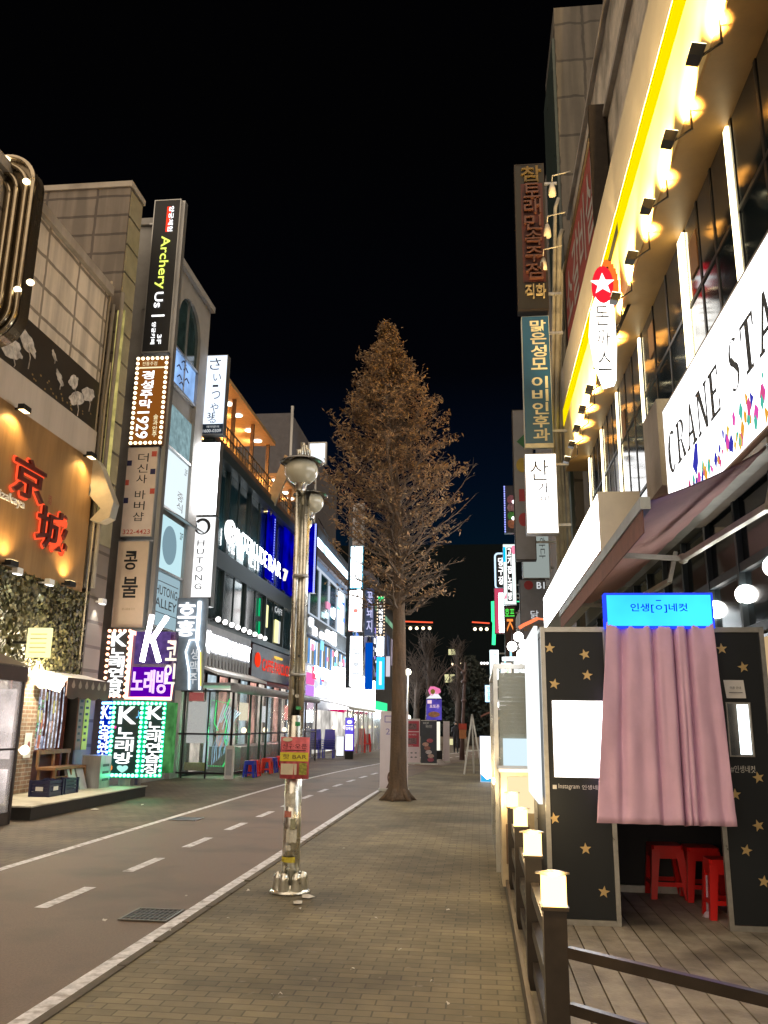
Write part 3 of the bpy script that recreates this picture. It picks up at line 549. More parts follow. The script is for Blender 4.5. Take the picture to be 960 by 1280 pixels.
# stools in the booth
def stool_parts(t, p, h, wt, wb, mt):
    m = MB(); fr = Fr(p, (1, 0, 0), (0, 0, 1), (0, 1, 0))
    a = wt / 2; b = wb / 2
    m.prism(fr, [(-a, -a + .02), (-a + .02, -a), (a - .02, -a), (a, -a + .02), (a, a - .02), (a - .02, a), (-a + .02, a), (-a, a - .02)], h - .035, h); m.disc(fr, 0, 0, .02, .02, h, h + .001); t.part('seat', m, mt)
    for sx in (-1, 1):
        for sy in (-1, 1):
            m = MB(); w1, w2 = .07, .05
            T_ = [V((sx * a, sy * a, h - .035)), V((sx * (a - w1), sy * a, h - .035)), V((sx * (a - w1), sy * (a - w1), h - .035)), V((sx * a, sy * (a - w1), h - .035))]
            B_ = [V((sx * b, sy * b, 0)), V((sx * (b - w2), sy * b, 0)), V((sx * (b - w2), sy * (b - w2), 0)), V((sx * b, sy * (b - w2), 0))]
            m.hexa([p + q for q in B_ + T_]); t.part('leg', m, mt)
    for f_, hh in ((.28, .035), (.84, .075)):
        m = MB(); c = a + (b - a) * (1 - f_) - .012; z = h * f_
        m.box(p.x - c, p.x + c, p.y - c - .008, p.y - c + .008, p.z + z - hh / 2, p.z + z + hh / 2); m.box(p.x - c, p.x + c, p.y + c - .008, p.y + c + .008, p.z + z - hh / 2, p.z + z + hh / 2)
        m.box(p.x - c - .008, p.x - c + .008, p.y - c, p.y + c, p.z + z - hh / 2, p.z + z + hh / 2); m.box(p.x + c - .008, p.x + c + .008, p.y - c, p.y + c, p.z + z - hh / 2, p.z + z + hh / 2)
        t.part('stretcher', m, mt)
redp = mat('red_plastic', (.78, .02, .018), .3, var=.08, spec=.6); blup = mat('blue_plastic', (.02, .03, .42), .3, var=.1, spec=.6)
sp_ = None
for x, y, lb in ((838, 1124, 'red plastic stool under the curtain, the one standing free on its own'), (884, 1128, 'red plastic stool under the curtain, between the other two')):
    p = PZ(x, y, DZ); p.y += .12; s_ = T('plastic_stool', lb, 'stool', p, 'red stools under the booth curtain'); stool_parts(s_, p, .44, .27, .34, redp)
p = PZ(905, 1150, DZ); p.y += .1; p.x += .03; s_ = T('plastic_stool', 'red plastic stool half hidden behind the right booth post', 'stool', p, 'red stools under the booth curtain'); stool_parts(s_, p, .44, .22, .28, redp)
p = PZ(886, 1146, DZ); m = MB(); m.tube([p + V((0, .02, .02)), p + V((.02, .05, .3))], [.012, .008], 8); m.lathe(p, [(.0, .0), (.05, .0), (.03, .03), (.0, .05)], 8); one('toilet_brush', 'thin pink and white stick with a pale foot leaning by a red stool', 'stick', p, m, mat('pink_white_plastic', (.7, .55, .68), .4))
# ================================================================== VINYL STALL behind booth, along the fence
t = T('vinyl_booth', 'clear vinyl stall with a rolled grey blind behind the photo booth', 'stall', (1, 9, DZ))
YV = 9.3; fv = FY(YV); xa = PY(617, 880, YV).x
m = MB(); zt2 = PY(640, 836, YV).z
for a in (xa, xa + .62, 2.2): m.box(a, a + .045, YV - .02, YV + .03, DZ, zt2)
m.box(xa, 2.2, YV - .02, YV + .03, zt2, zt2 + .05); m.box(xa, xa + .05, YV + .03, YV + 3, zt2, zt2 + .05); m.box(xa, xa + .05, YV + 2.95, YV + 3, DZ, zt2); m.box(xa + .01, 2.2, YV - .01, YV + .02, 1.08, 1.13); t.part('frame', m, alum)
m = MB(); m.box(xa + .05, 2.2, YV + .001, YV + .004, DZ, zt2); t.part('vinyl_sheet', m, vinyl('front_vinyl', (.7, .75, .7), .28))
m = MB(); m.box(xa + .01, xa + .014, YV + .03, YV + 2.95, DZ, zt2); t.part('vinyl_sheet', m, vinyl('front_vinyl'))
m = MB(); 
for i in range(16): z = 1.42 + i * .043; m.box(xa + .06, 1.1, YV + .03, YV + .045 + .006 * (i % 2), z, z + .041)
t.part('blind', m, mat('grey_green_blind', (.20, .22, .18), .5, var=.2, ns=4))
m = MB(); m.box(xa + .09, xa + .42, YV - .03, YV - .022, 1.14, 1.42); t.part('menu_board', m, em('menu_glow', (.75, .93, 1), 1.0))
m = MB(); m.tube([(xa + .1, YV - .05, zt2 + .10), (.75, YV - .05, zt2 + .11)], .02); t.part('tube_lamp', m, em('tube_white', (.95, 1, 1), 2.5))
m = MB(); m.box(.47, .50, 7.12, 8.6, .95, 2.36); booth_t.part('side_light_panel', m, em('acrylic_light', (.95, 1, 1), 1.25))
for j, (x, y) in enumerate(((648, 796), (655, 806), (640, 808), (652, 818))):
    p = PY(x, y, 7.9); m = MB(); m.sph(p, .045, 12); m.m = 1; m.tube([p + V((0, 0, .04)), (p.x, p.y, 2.42)], .003, 5); one('hanging_bulb', 'bright white bulb in the cluster hanging beside the booth frame', 'bulb', p, m, [Wh, black], 'bulbs clustered beside the booth frame')
m = MB(); m.box(xa + .04, xa + .6, 8.5, 9.1, DZ, 1.12); m.m = 1; m.box(xa + .02, xa + .64, 8.45, 9.15, 1.12, 1.15); m.m = 2; m.box(xa + .1, xa + .5, 8.492, 8.498, .75, 1.08); m.m = 3; m.box(xa + .08, xa + .3, 8.484, 8.49, .3, .65)
one('lit_counter', 'cream counter with a glowing warm front behind the lamp posts', 'counter', (xa + .3, 8.8, DZ), m, [mat('counter_cream', (.55, .45, .3), .5), white_sh, em('counter_glow', (1, .78, .45), 1.1), mat('counter_brown', (.2, .12, .07), .5)])
# ================================================================== LEFT: IZAKAYA BUILDING
XL = -8.5; fl_ = FL(XL)
t = T('izakaya_building', 'building with a bronze sign wall, dark mural and pale panelled top', 'building', (XL, 14, 0))
m = MB(); m.box(-14, XL - .02, 2, 17.0, 2.5, 11.25); t.part('wall', m, beige)
m = MB(); m.fb(fl_, 2, 17.0, 8.98, 11.2, 0, .03); t.part('panel_cladding', m, tile('pale_panels', (.70, .61, .50), (.66, .57, .47), (.25, .21, .165), 1.3, .62, 'x', .045, 0, .55, .12, .5))
m = MB(); m.fb(fl_, 2, 17.05, 11.203, 11.42, -.2, .14); t.part('parapet', m, concrete)
m = MB(); m.fb(fl_, 2, 16.95, 7.82, 8.96, 0, .06); o = t.part('mural', m, mat('mural_black', (.016, .012, .009), .5, var=.5, ns=3))
rnd = random.Random(5); f2 = FL(XL + .061)
def bird(a, b, s_, w1, w2):
    m = MB(); n = 22; ph = [rnd.uniform(.55, 1.25) for _ in range(n)]; th = rnd.uniform(-.7, .9)
    P = []
    for i in range(n):
        t_ = 2 * math.pi * i / n; r_ = .5 * (ph[i] + ph[i - 1]); x, z = .34 * s_ * r_ * math.cos(t_), .16 * s_ * r_ * math.sin(t_); P.append((a + x * math.cos(th) - z * math.sin(th), max(7.85, min(8.93, b + x * math.sin(th) + z * math.cos(th)))))
    m.prism(f2, P, 0, .003 + .002 * rnd.random()); m.tube([f2.P(a, b, .004), f2.P(a + .12 * s_, max(7.86, b - .2 * s_), .004), f2.P(a + .10 * s_, max(7.85, b - .4 * s_), .004)], .012, 4); t.part('painted_bird', m, mat('mural_white', (.50, .46, .42), .6, var=.6, ns=6), o)
for a, b, s_ in ((13.1, 8.6, 1.5), (13.4, 8.2, 1.5), (13.9, 8.5, 1.2), (14.9, 8.7, .4), (15.2, 8.35, .6), (15.8, 8.5, .8), (16.0, 8.2, 1.0), (16.5, 8.5, .9)): bird(a, b, s_, 1, 1)
m = MB()
for i in range(26): m.disc(f2, 14.2 + rnd.random() * 2.6, 7.88 + rnd.random() * .25, .03, .02, 0, .004, 6)
t.part('painted_flower', m, mat('mural_gold', (.25, .18, .07), .6), o)
m = MB(); m.fb(fl_, 2, 17.0, 7.1, 7.80, 0, .1); t.part('lintel_band', m, mat('pale_band', (.46, .40, .34), .6, var=.15, ns=2, streak=True))
# bronze sign wall
s_ = T('sign_wall', 'bronze metal sign wall with glowing red characters and corner spotlights', 'sign', (XL, 14.5, 4.15)); XS = XL + .2; fz = FL(XS)
m = MB(); m.fb(fz, 10, 16.85, 4.17, 7.05, -.18, 0); s_.part('panel', m, mat('bronze_sheet', (.36, .21, .09), .42, .55, var=.28, ns=2.2, streak=True, bump=.05))
def fitL(ch, y0, y1, z0, z1):
    m = MB()
    for dx, dz in ((.042, 0), (-.042, 0), (0, .042), (0, -.042), (.03, .03), (-.03, .03), (.03, -.03), (-.03, -.03)): m.text(fz, ch, y0 + dx, y1 + dx, z0 + dz, z1 + dz, .02 + .0004 * len(m.f) % .01, .004, off=0)
    s_.part('red_halo', m, em('red_halo_light', (1, .09, .03), 1.3, True)); m = MB(); m.text(fz, ch, y0, y1, z0, z1, .045, .05, off=.01); s_.part('character', m, mat('dark_red_paint', (.06, .006, .004), .4))
fitL('京', 13.65, 14.75, 5.5, 6.25); fitL('城', 14.65, 15.85, 4.75, 5.55)
m = MB(); m.text(fz, 'izakaya', 13.35, 14.2, 5.26, 5.46, .01, .03, off=.008); s_.part('lettering', m, mat('white_metal_letters', (.7, .68, .66), .4))
m = MB(); m.text(fz, '酒', 15.0, 15.14, 5.62, 5.8, .01, .02, off=0); s_.part('seal', m, mat('seal_red', (.3, .05, .04), .5))
for y, z, dz in ((13.55, 7.02, -1), (16.3, 7.02, -1), (13.75, 4.2, 1), (15.95, 4.2, 1)):
    m = MB(); m.box(XS + .12, XS + .24, y - .13, y + .13, z - .05, z + .05); m.bar((XS, y, z), (XS + .18, y, z), .04); o = s_.part('spotlight', m, black); m = MB(); m.box(XS + .13, XS + .23, y - .11, y + .11, z + dz * .052 - .004, z + dz * .052 + .004); s_.part('lens', m, em('amber_lens', (1, .75, .35), 7, False), o)
    spot((XS + .2, y, z + dz * .08), (XS - .0, y, z + dz * .9), 60, (1, .66, .26), 130, .9, .04, o, s_.loc)
# curved chrome frame high up at left
c = PY(12, 300, 12.6); t = T('curved_metal_sign', 'tall rounded steel sign frame with small white bulbs on its rim', 'sign', (c.x, 12.6, 8.6)); fr = FY(12.6)
xr_ = PY(36, 300, 12.6).x; zt_, zb_ = PY(10, 200, 12.6).z, PY(10, 425, 12.6).z
def rr(x0, x1, z0, z1, r, n=8):
    P = []
    for cx, cz, a0 in ((x1 - r, z1 - r, 0), (x0 + r, z1 - r, 90), (x0 + r, z0 + r, 180), (x1 - r, z0 + r, 270)):
        P += [(cx + r * math.cos(R(a0 + 90 * i / n)), cz + r * math.sin(R(a0 + 90 * i / n))) for i in range(n + 1)]
    return P
m = MB(); m.smooth = False; m.prism(fr, rr(xr_ - 1.7, xr_, zb_, zt_, .55), -.3, 0); t.part('body', m, mat('bronze_steel', (.17, .135, .09), .25, .9, var=.3, ns=3, streak=True))
for k, (w_, d_) in enumerate(((.0, .06), (.14, .03), (.30, .06), (.44, .03))):
    P = rr(xr_ - 1.7 + w_, xr_ - w_ - .02, zb_ + w_, zt_ - w_, .55 - w_ * .5); m = MB(); m.tube([fr.P(a, b, .02 + d_) for a, b in P + P[:2]], .045, 8); t.part('rib', m, mat('polished_steel', (.42, .35, .25), .2, .95, var=.2))
for x, y in ((8, 199), (33, 227), (38, 353), (22, 362)):
    p = PY(x, y, 12.5); m = MB(); m.sph(p, .07, 10, .8); t.part('bulb', m, WmN)
# ivy wall band
m = MB(); m.fb(fl_, 2, 17.0, 2.52, 4.14, -.0, .08); iv = T('ivy_wall', 'wall band covered with dark green ivy leaves below the bronze sign', 'plant wall', (XL, 14, 2.5)); iv.part('backing', m, mat('ivy_backing', (.05, .045, .02), .9, var=.4, ns=8))
m = MB(); rnd = random.Random(8)
for i in range(5200):
    y = rnd.uniform(12.4, 17.2); z = rnd.uniform(2.45, 4.2); m.m = rnd.randrange(3)
    p = V((XL + .09 + rnd.random() * .12, y, z)); s1 = rnd.uniform(.03, .07); a = rnd.uniform(0, 6.3); tl_ = rnd.uniform(.1, .9)
    u = V((rnd.uniform(-.3, .3), math.cos(a), math.sin(a))).normalized() * s1; v = V((tl_, -math.sin(a), math.cos(a))).normalized() * s1 * .8
    m.add([p - u, p - v * .7, p + u, p + v], [(0, 1, 2, 3)])
iv.part('leaves', m, [mat('ivy_a', (.085, .078, .028), .5, var=.3), mat('ivy_b', (.05, .047, .02), .5, var=.3), mat('ivy_c', (.125, .108, .045), .5, var=.3)])
pr = None
for x, y, lb in ((22, 714, 'small white floodlight on the ivy wall, nearest of three'), (62, 728, 'small white floodlight on the ivy wall under the red characters'), (128, 752, 'small glowing white floodlight at the far end of the ivy wall')):
    p = PX(x, y, XL + .35)
    if pr is None: q = T('wall_floodlight', lb, 'floodlight', p, 'floodlights on the ivy wall'); m = MB(); m.box(p.x - .05, p.x + .05, p.y - .1, p.y + .1, p.z - .05, p.z + .06); m.bar(p, p - V((.3, 0, 0)), .03); q.part('body', m, white_sh); m = MB(); m.box(p.x - .04, p.x + .04, p.y - .09, p.y + .09, p.z - .06, p.z - .052); q.part('lens', m, WhN); pr = q.o
    else: copy(pr, p, lb)
    spot(p + V((-.02, 0, -.1)), p + V((-.25, 0, -1)), 7 if x < 100 else 14, (.95, 1, .92), 80, .6, .03)
# yellow lit box sign
p = PX(48, 803, XL + .7); t = T('small_box_sign', 'small yellow glowing box sign with brown lines sticking out of the ivy', 'sign', p); fr = FY(p.y)
m = MB(); m.fb(fr, p.x - .22, p.x + .2, p.z - .26, p.z + .26, -.1, 0); t.part('light_box', m, em('lemon_light', (1, .95, .42), 1.5)); m = MB()
for i in range(5): m.fb(fr, p.x - .16, p.x + .15, p.z + .14 - i * .08, p.z + .155 - i * .08, .001, .004)
t.part('lettering', m, mat('olive_ink', (.25, .22, .05), .6)); m = MB(); m.bar((p.x - .2, p.y + .05, p.z), (XL, p.y + .05, p.z), .04); t.part('bracket', m, black)
point(p + V((.1, -.3, 0)), 2.5, (1, .9, .4))
# shopfront
t = T('izakaya_shopfront', 'dim pub shopfront with brick pier, posters and reflecting windows', 'shopfront', (XL, 15, .2))
m = MB(); m.box(-14, XL - .1, 2, 17.0, 0, 2.5); t.part('wall', m, mat('pub_dark_red', (.10, .035, .022), .6, var=.3))
m = MB(); m.fb(fl_, 15.0, 15.75, .2, 2.5, -.1, .1); m.fb(fl_, 8, 12.9, .2, 2.5, -.1, .05); t.part('brick_pier', m, tile('old_brick', (.34, .22, .15), (.24, .14, .09), (.42, .38, .32), .23, .075, 'x', .01, .5, .7, .3, .6))
for i, (a, b) in enumerate(((15.85, 16.35), (16.4, 16.9), (13.0, 13.9), (13.95, 14.9))):
    m = MB(); m.fb(fl_, a, b, .95, 2.3, -.08, -.05); o = t.part('window', m, em('pub_window_glow', (.75, .42, .26), .75, True, .9, 2.5)); m = MB(); m.ring(fl_, a, b, .93, 2.32, -.09, .0, .04); t.part('window_frame', m, mat('red_wood', (.15, .04, .025), .5), o)
    m = MB(); m.fb(fl_, a + .04, b - .04, .97, 2.28, -.045, -.04); t.part('pane', m, vinyl('pub_glass', (.3, .3, .32), .45, .05, .3), o)
rnd = random.Random(44)
for i in range(13):
    a = rnd.uniform(15.85, 16.75); b = rnd.uniform(.95, 2.0); m = MB(); m.fb(fl_, a, a + rnd.uniform(.1, .2), b, b + rnd.uniform(.12, .28), -.038 + .002 * i, -.036 + .002 * i); t.part('window_poster', m, em('poster_lit_%d' % (i % 5), ((.9, .55, .4), (.75, .8, .9), (.9, .8, .3), (.7, .25, .15), (.5, .55, .75))[i % 5], .75, False, .5, 9))
for i in range(7): m = MB(); y = 15.9 + i * .15; m.tube([(XL + .06, y, 2.2), (XL + .08, y + .02 * math.sin(i), 1.5), (XL + .06, y, 1.0)], .012, 5); t.part('painted_glint_streak', m, em('plastic_glint', (.8, .85, 1), .8, False, .8, 12))  # glowing streaks stand in for glints on hanging plastic
m = MB(); m.fb(fl_, 16.92, 17.0, .2, 2.4, -.1, .06); t.part('door_post', m, mat('red_wood', (.15, .04, .025), .5))
point((XL + .5, 15.3, 2.45), 110, (1, .86, .62), .12, t.o, t.loc); point((XL + .45, 13.6, 2.2), 15, (1, .8, .55), .1, t.o, t.loc)
for y, z in ((15.25, 2.35), (15.5, 2.2), (15.15, 1.0)):
    m = MB(); p = V((XL + .25, y, z)); m.sph(p, .09, 12); m.tube([p + V((-.08, 0, 0)), p - V((.2, 0, 0))], .02, 6); one('wall_bulb', 'bare bright bulb on the brick pier, %s' % ('uppermost' if z > 2.3 else 'second one down' if z > 2 else 'the low one by the white notice'), 'bulb', p, m, WmN)
m = MB(); m.fb(FL(XL + .12), 15.35, 15.6, .85, 1.3, 0, .01); m.m = 1; m.disc(FL(XL + .12), 15.5, 1.05, .05, .1, .011, .014, 8); one('paper_notice', 'white notice with a small red picture pinned to the brick pier', 'notice', (XL + .12, 15.5, .9), m, [white_sh, mat('seal_red', (.3, .05, .04), .5)])
# scalloped awning
t = T('scalloped_awning', 'brown valance awning with pale round motifs over the pub windows', 'awning', (XL, 16.3, 2.1)); fa = FL(XL + .75)
m = MB(); m.add([(XL + .05, 15.5, 2.5), (XL + .05, 17.4, 2.5), (XL + .75, 17.4, 2.32), (XL + .75, 15.5, 2.32)], [(0, 1, 2, 3)]); m.add([(XL + .05, 15.5, 2.5), (XL + .75, 15.5, 2.32), (XL + .62, 15.52, 2.05), (XL + .05, 15.5, 2.2)], [(0, 1, 2, 3)]); t.part('cover', m, white_sh)
m = MB(); P = [(17.4, 2.33), (15.5, 2.33)] + [(15.5 + 1.9 * i / 24, 1.98 - .05 * abs(math.sin(i * math.pi / 6))) for i in range(25)]; m.prism(fa, P, 0, .015); t.part('valance', m, mat('maroon_brown_cloth', (.07, .04, .035), .8, var=.3))
m = MB()
for i in range(6): a = 15.75 + i * .28; m.disc(fa, a, 2.19, .07, .055, .016, .02, 10); m.prism(fa, [(a - .05, 2.23), (a + .05, 2.23), (a, 2.3)], .016, .02)
t.part('motif', m, mat('tan_print', (.28, .2, .16), .7))
# step
m = MB(); m.box(XL, -7.05, 13.35, 18.1, 0, .19); m.m = 1; m.box(XL, -7.02, 13.3, 18.13, .192, .215); one('raised_step', 'low pale stone terrace step with dark edge in front of the pub', 'step', (-7.8, 15.7, 0), m, [mat('step_dark', (.02, .018, .015), .6), mat('step_stone', (.50, .47, .38), .5, var=.15, ns=3, dirt=(.3, .28, .22), dirts=2)])
Z0 = .215
# bench, crates, boards on the step
t = T('wooden_bench', 'worn brown wooden bench frame under the pub windows', 'bench', (XL + .4, 16.4, Z0)); wd = mat('bench_wood', (.20, .10, .045), .6, var=.35, ns=7, streak=True)
m = MB(); m.box(XL + .22, XL + .6, 15.7, 17.0, .62, .67); t.part('seat', m, wd)
for x in (XL + .24, XL + .55):
    for y in (15.72, 16.35, 16.95): m = MB(); m.box(x, x + .05, y, y + .05, Z0, .62); t.part('leg', m, wd)
m = MB(); m.box(XL + .20, XL + .24, 15.7, 17.0, .9, .98); m.box(XL + .2, XL + .24, 15.7, 15.76, .67, .9); m.box(XL + .2, XL + .24, 16.9, 16.96, .67, .9); m.box(XL + .2, XL + .24, 16.3, 16.36, .67, .9); m.box(XL + .55, XL + .59, 15.7, 17.0, .42, .5); t.part('backrest', m, wd)
def crate(p, w_, d_, h, mt, nm, lb, cat, grp=None):
    m = MB(); x, y, z = p; m.box(x - w_ / 2, x + w_ / 2, y - d_ / 2, y + d_ / 2, z, z + .03)
    for i in range(4):
        zz = z + .03 + (h - .03) * i / 4; hh = (h - .03) / 4 - .012
        m.box(x - w_ / 2, x + w_ / 2, y - d_ / 2, y - d_ / 2 + .015, zz, zz + hh); m.box(x - w_ / 2, x + w_ / 2, y + d_ / 2 - .015, y + d_ / 2, zz, zz + hh); m.box(x - w_ / 2, x - w_ / 2 + .015, y - d_ / 2, y + d_ / 2, zz, zz + hh); m.box(x + w_ / 2 - .015, x + w_ / 2, y - d_ / 2, y + d_ / 2, zz, zz + hh)
    for sx in (-1, 1):
        for sy in (-1, 1): m.box(x + sx * w_ / 2 - .02, x + sx * w_ / 2 + .02, y + sy * d_ / 2 - .02, y + sy * d_ / 2 + .02, z, z + h)
    return one(nm, lb, cat, p, m, mt, grp)
c1 = PX(45, 978, XL + .75); crate((XL + .75, 15.15, Z0), .35, .5, .28, mat('navy_plastic', (.015, .016, .06), .4), 'plastic_crate', 'dark navy plastic crate on the step, the one with a white tag', 'crate')
crate((XL + .75, 15.75, Z0), .35, .5, .28, mat('navy_plastic', (.015, .016, .06), .4), 'plastic_crate', 'dark navy plastic crate on the step next to the bench legs', 'crate')
m = MB(); fb2 = Fr((0, 14.89, 0), (1, 0, 0), (0, -1, 0)); m.fb(fb2, XL + .68, XL + .82, Z0 + .1, Z0 + .17, 0, .004); m.fb(FL(XL + .93), 15.05, 15.22, Z0 + .1, Z0 + .17, 0, .006); one('crate_tag', 'white label stuck on the navy crate', 'label', (XL + .93, 15.1, Z0 + .1), m, white_sh)
for i, y in enumerate((16.25, 16.62)): m = MB(); m.add([(XL + .62, y, Z0), (XL + .62, y + .3, Z0), (XL + .7, y + .3, Z0), (XL + .7, y, Z0), (XL + .5, y, .62), (XL + .5, y + .3, .62), (XL + .56, y + .3, .62), (XL + .56, y, .62)], [(0, 1, 2, 3), (7, 6, 5, 4), (0, 4, 5, 1), (1, 5, 6, 2), (2, 6, 7, 3), (3, 7, 4, 0)]); one('grey_board', 'pale grey plastic board leaning on the bench, %s the step end' % ('farther from' if i == 0 else 'nearer to'), 'board', (XL + .6, y, Z0), m, grey_sh)
m = MB(); m.box(XL + .5, XL + .9, 17.0, 17.5, Z0, .85); m.m = 1
for i in range(3): m.box(XL + .902, XL + .908, 17.12, 17.4, .35 + i * .14, .4 + i * .14)
one('outdoor_unit', 'grey metal cabinet standing at the far end of the step', 'cabinet', (XL + .7, 17.25, Z0), m, [galv, inkg])
for i, (y, lb) in enumerate(((16.98, 'tall brown framed menu board by the yellow one'), (17.25, 'tall yellow menu board with dark writing'))):
    m = MB(); fr = FL(XL + .3); m.fb(fr, y, y + .24, .95, 2.05, 0, .03); m.m = 1; rnd = random.Random(i)
    for j in range(7): m.fb(fr, y + .05, y + .12 + rnd.random() * .07, 1.9 - j * .13, 1.95 - j * .13, .031, .034)
    one('menu_board', lb, 'menu board', (XL + .3, y + .12, .95), m, [mat(('menu_brown', 'menu_yellow')[i], ((.18, .09, .06), (.5, .5, .06))[i], .6), ink])
# vinyl tent at the left edge
t = T('vinyl_tent', 'clear vinyl tent with dark valance, lit white inside, at the near left', 'tent', (-7.8, 11, 0)); X1 = -7.12; Y1 = 12.8
m = MB()
for y in (9.0, 10.9, Y1): m.box(X1 - .03, X1 + .03, y - .03, y + .03, 0, 2.3)
m.box(X1 - .03, X1 + .03, 9, Y1, .0, .18); m.box(X1 - 1.3, X1 - .03, Y1 - .03, Y1 + .03, 0, .18); m.box(X1 - 1.3, X1 - 1.24, Y1 - .03, Y1 + .03, .18, 2.3); m.bar((X1, 9, 1.1), (X1, Y1, 1.1), .03); t.part('frame', m, mat('tent_pole', (.06, .05, .05), .4, .4))
m = MB(); m.box(X1 + .001, X1 + .006, 9, Y1, .18, 2.2); t.part('vinyl_sheet', m, vinyl('tent_vinyl', (.85, .85, .9), .3, .12, 1.)); m = MB(); m.box(X1 - 1.25, X1, Y1 + .001, Y1 + .006, .18, 2.2); t.part('vinyl_sheet', m, vinyl('tent_vinyl'))
m = MB(); m.box(X1 + .01, X1 + .04, 9, Y1 + .05, 2.12, 2.34); t.part('valance', m, mat('dark_valance', (.05, .035, .035), .8, var=.3)); m = MB(); m.add([(X1 + .06, 9, 2.36), (X1 + .06, Y1 + .08, 2.36), (X1 - 1.35, Y1 + .08, 2.9), (X1 - 1.35, 9, 2.9), (X1 + .06, 9, 2.34), (X1 + .06, Y1 + .08, 2.34), (X1 - 1.35, Y1 + .08, 2.88), (X1 - 1.35, 9, 2.88)], [(0, 1, 2, 3), (7, 6, 5, 4), (0, 4, 5, 1), (1, 5, 6, 2)]); t.part('roof', m, mat('tent_roof', (.10, .08, .07), .7))
m = MB(); m.box(X1 - .55, X1 - .52, 9.3, 12.7, .35, 2.05); m.box(X1 - 1.2, X1 - .06, Y1 - .06, Y1 - .04, .95, 2.0); m.box(X1 - .7, X1 - .06, Y1 - .06, Y1 - .04, .3, .8); o = t.part('added_glow_panel', m, em('tent_glow', (1, .86, .82), 1.2, True, .7, 1.5)); m = MB(); m.box(X1 - .8, X1 - .3, 9.5, 12.4, .18, .85); t.part('counter', m, mat('tent_counter', (.2, .1, .09), .5))  # glowing panels added to stand in for the tent's lit interior
# ================================================================== LEFT: TILED TOWER + PIPES
t = T('tiled_tower', 'windowless tiled tower rising above the pub roof', 'building', (-11, 18, 0))
XT = -8.3
m = MB(); m.box(-15, XT, 17.25, 18.0, -.02, 14.25); t.part('wall', m, tile('big_tiles', (.235, .195, .16), (.21, .175, .145), (.10, .08, .068), 1.3, .52, 'y', .04, 0, .6, .12, .5))
m = MB(); m.box(-15.05, XT + .05, 17.2, 18.05, 14.253, 14.4); t.part('coping', m, beige)
m = MB(); 
m.box(-8.62, XT - .005, 17.2, 17.249, -.01, 4.6)  # dark sheet over the lower tower front
t.part('lower_panel', m, mat('dark_lower_panel', (.05, .04, .032), .6, var=.3)); m = MB()
for i in range(6, 18): m.box(XT + .002, XT + .03, 17.3, 17.95, .9 + i * .74, 1.58 + i * .74)
t.part('side_cladding', m, mat('yellowish_panel', (.30, .27, .17), .55, var=.2))
m = MB(); rnd = random.Random(9)
pc = [(-8.5, 17.1), (-8.4, 17.12), (-8.3, 17.05), (-8.2, 17.12), (-8.45, 17.0)]
for i, (x, y) in enumerate(pc):
    q = MB(); top = (11.6, 11.0, 9.5, 11.3, 10.4)[i]; r_ = (.03, .045, .02, .05, .015)[i]
    q.tube([(x, y, 4.3 if i % 2 else 2.6), (x + .02 * math.sin(i), y, 6), (x, y, 8.5), (x + .03, y, top)], r_, 8); one('drain_pipe', ['thin tan pipe down the tower corner', 'wide tan drain pipe beside the thin ones on the tower', 'thinnest short pipe on the tower front', 'thickest drain pipe at the tower edge', 'loose grey cable running down the tower'][i], 'pipe', (x, y, 3), q, mat('pipe_tan_%d' % (i % 2), ((.33, .27, .18), (.2, .17, .13))[i % 2], .5, var=.2))
q = MB(); q.tube([(-8.75, 16.95, 11.4), (-8.62, 16.9, 11.5), (-8.55, 16.9, 11.2), (-8.6, 16.9, 9.6), (-8.72, 16.9, 8.6), (-8.68, 16.9, 7.6)], .022, 8); one('white_cable', 'white cable looping down from the pub roof beside the mural', 'cable', (-8.6, 16.9, 7.6), q, mat('white_cable_sheath', (.55, .5, .42), .5))
t = T('duct', 'short grey metal exhaust duct with a rounded foot beside the sign wall', 'duct', (-8.1, 16.95, 5.2)); m = MB(); fr = FY(16.95)
a = PY(121, 578, 16.95); b = PY(140, 655, 16.95); m.prism(fr, [(a.x - .12, a.z), (a.x + .1, a.z), (a.x + .2, a.z - .15), (b.x + .08, b.z + .45), (b.x + .02, b.z + .1), (b.x - .18, b.z), (b.x - .42, b.z + .05), (b.x - .2, b.z + .3), (a.x - .1, b.z + .7)], -.1, .2); t.part('casing', m, mat('duct_metal', (.5, .46, .38), .35, .5, var=.15))
m = MB(); m.tube([(a.x - .05, 16.73, a.z - .3), (a.x + .03, 16.72, a.z - .7), (a.x - .02, 16.72, a.z - .9)], .015, 6); t.part('hose', m, inkg)
m = MB(); m.box(-8.3, -8.12, 17.2, 17.24, 6.0, 10.9); one('light_trough', 'dim yellow light strip running up the tower between the pipes', 'strip light', (-8.2, 17.2, 6), m, em('dim_yellow_strip', (.75, .62, .2), .6, False, .5, 4))
m = MB(); m.box(XL - .3, XL + .02, 16.98, 17.2, 2.5, 4.4); m.m = 1; m.box(XL + .02, XL + .06, 16.99, 17.19, 2.6, 4.3); one('dark_shutter', 'dark narrow window strip between the sign wall and the tower', 'window', (XL, 17.1, 2.5), m, [dark, glass_d])
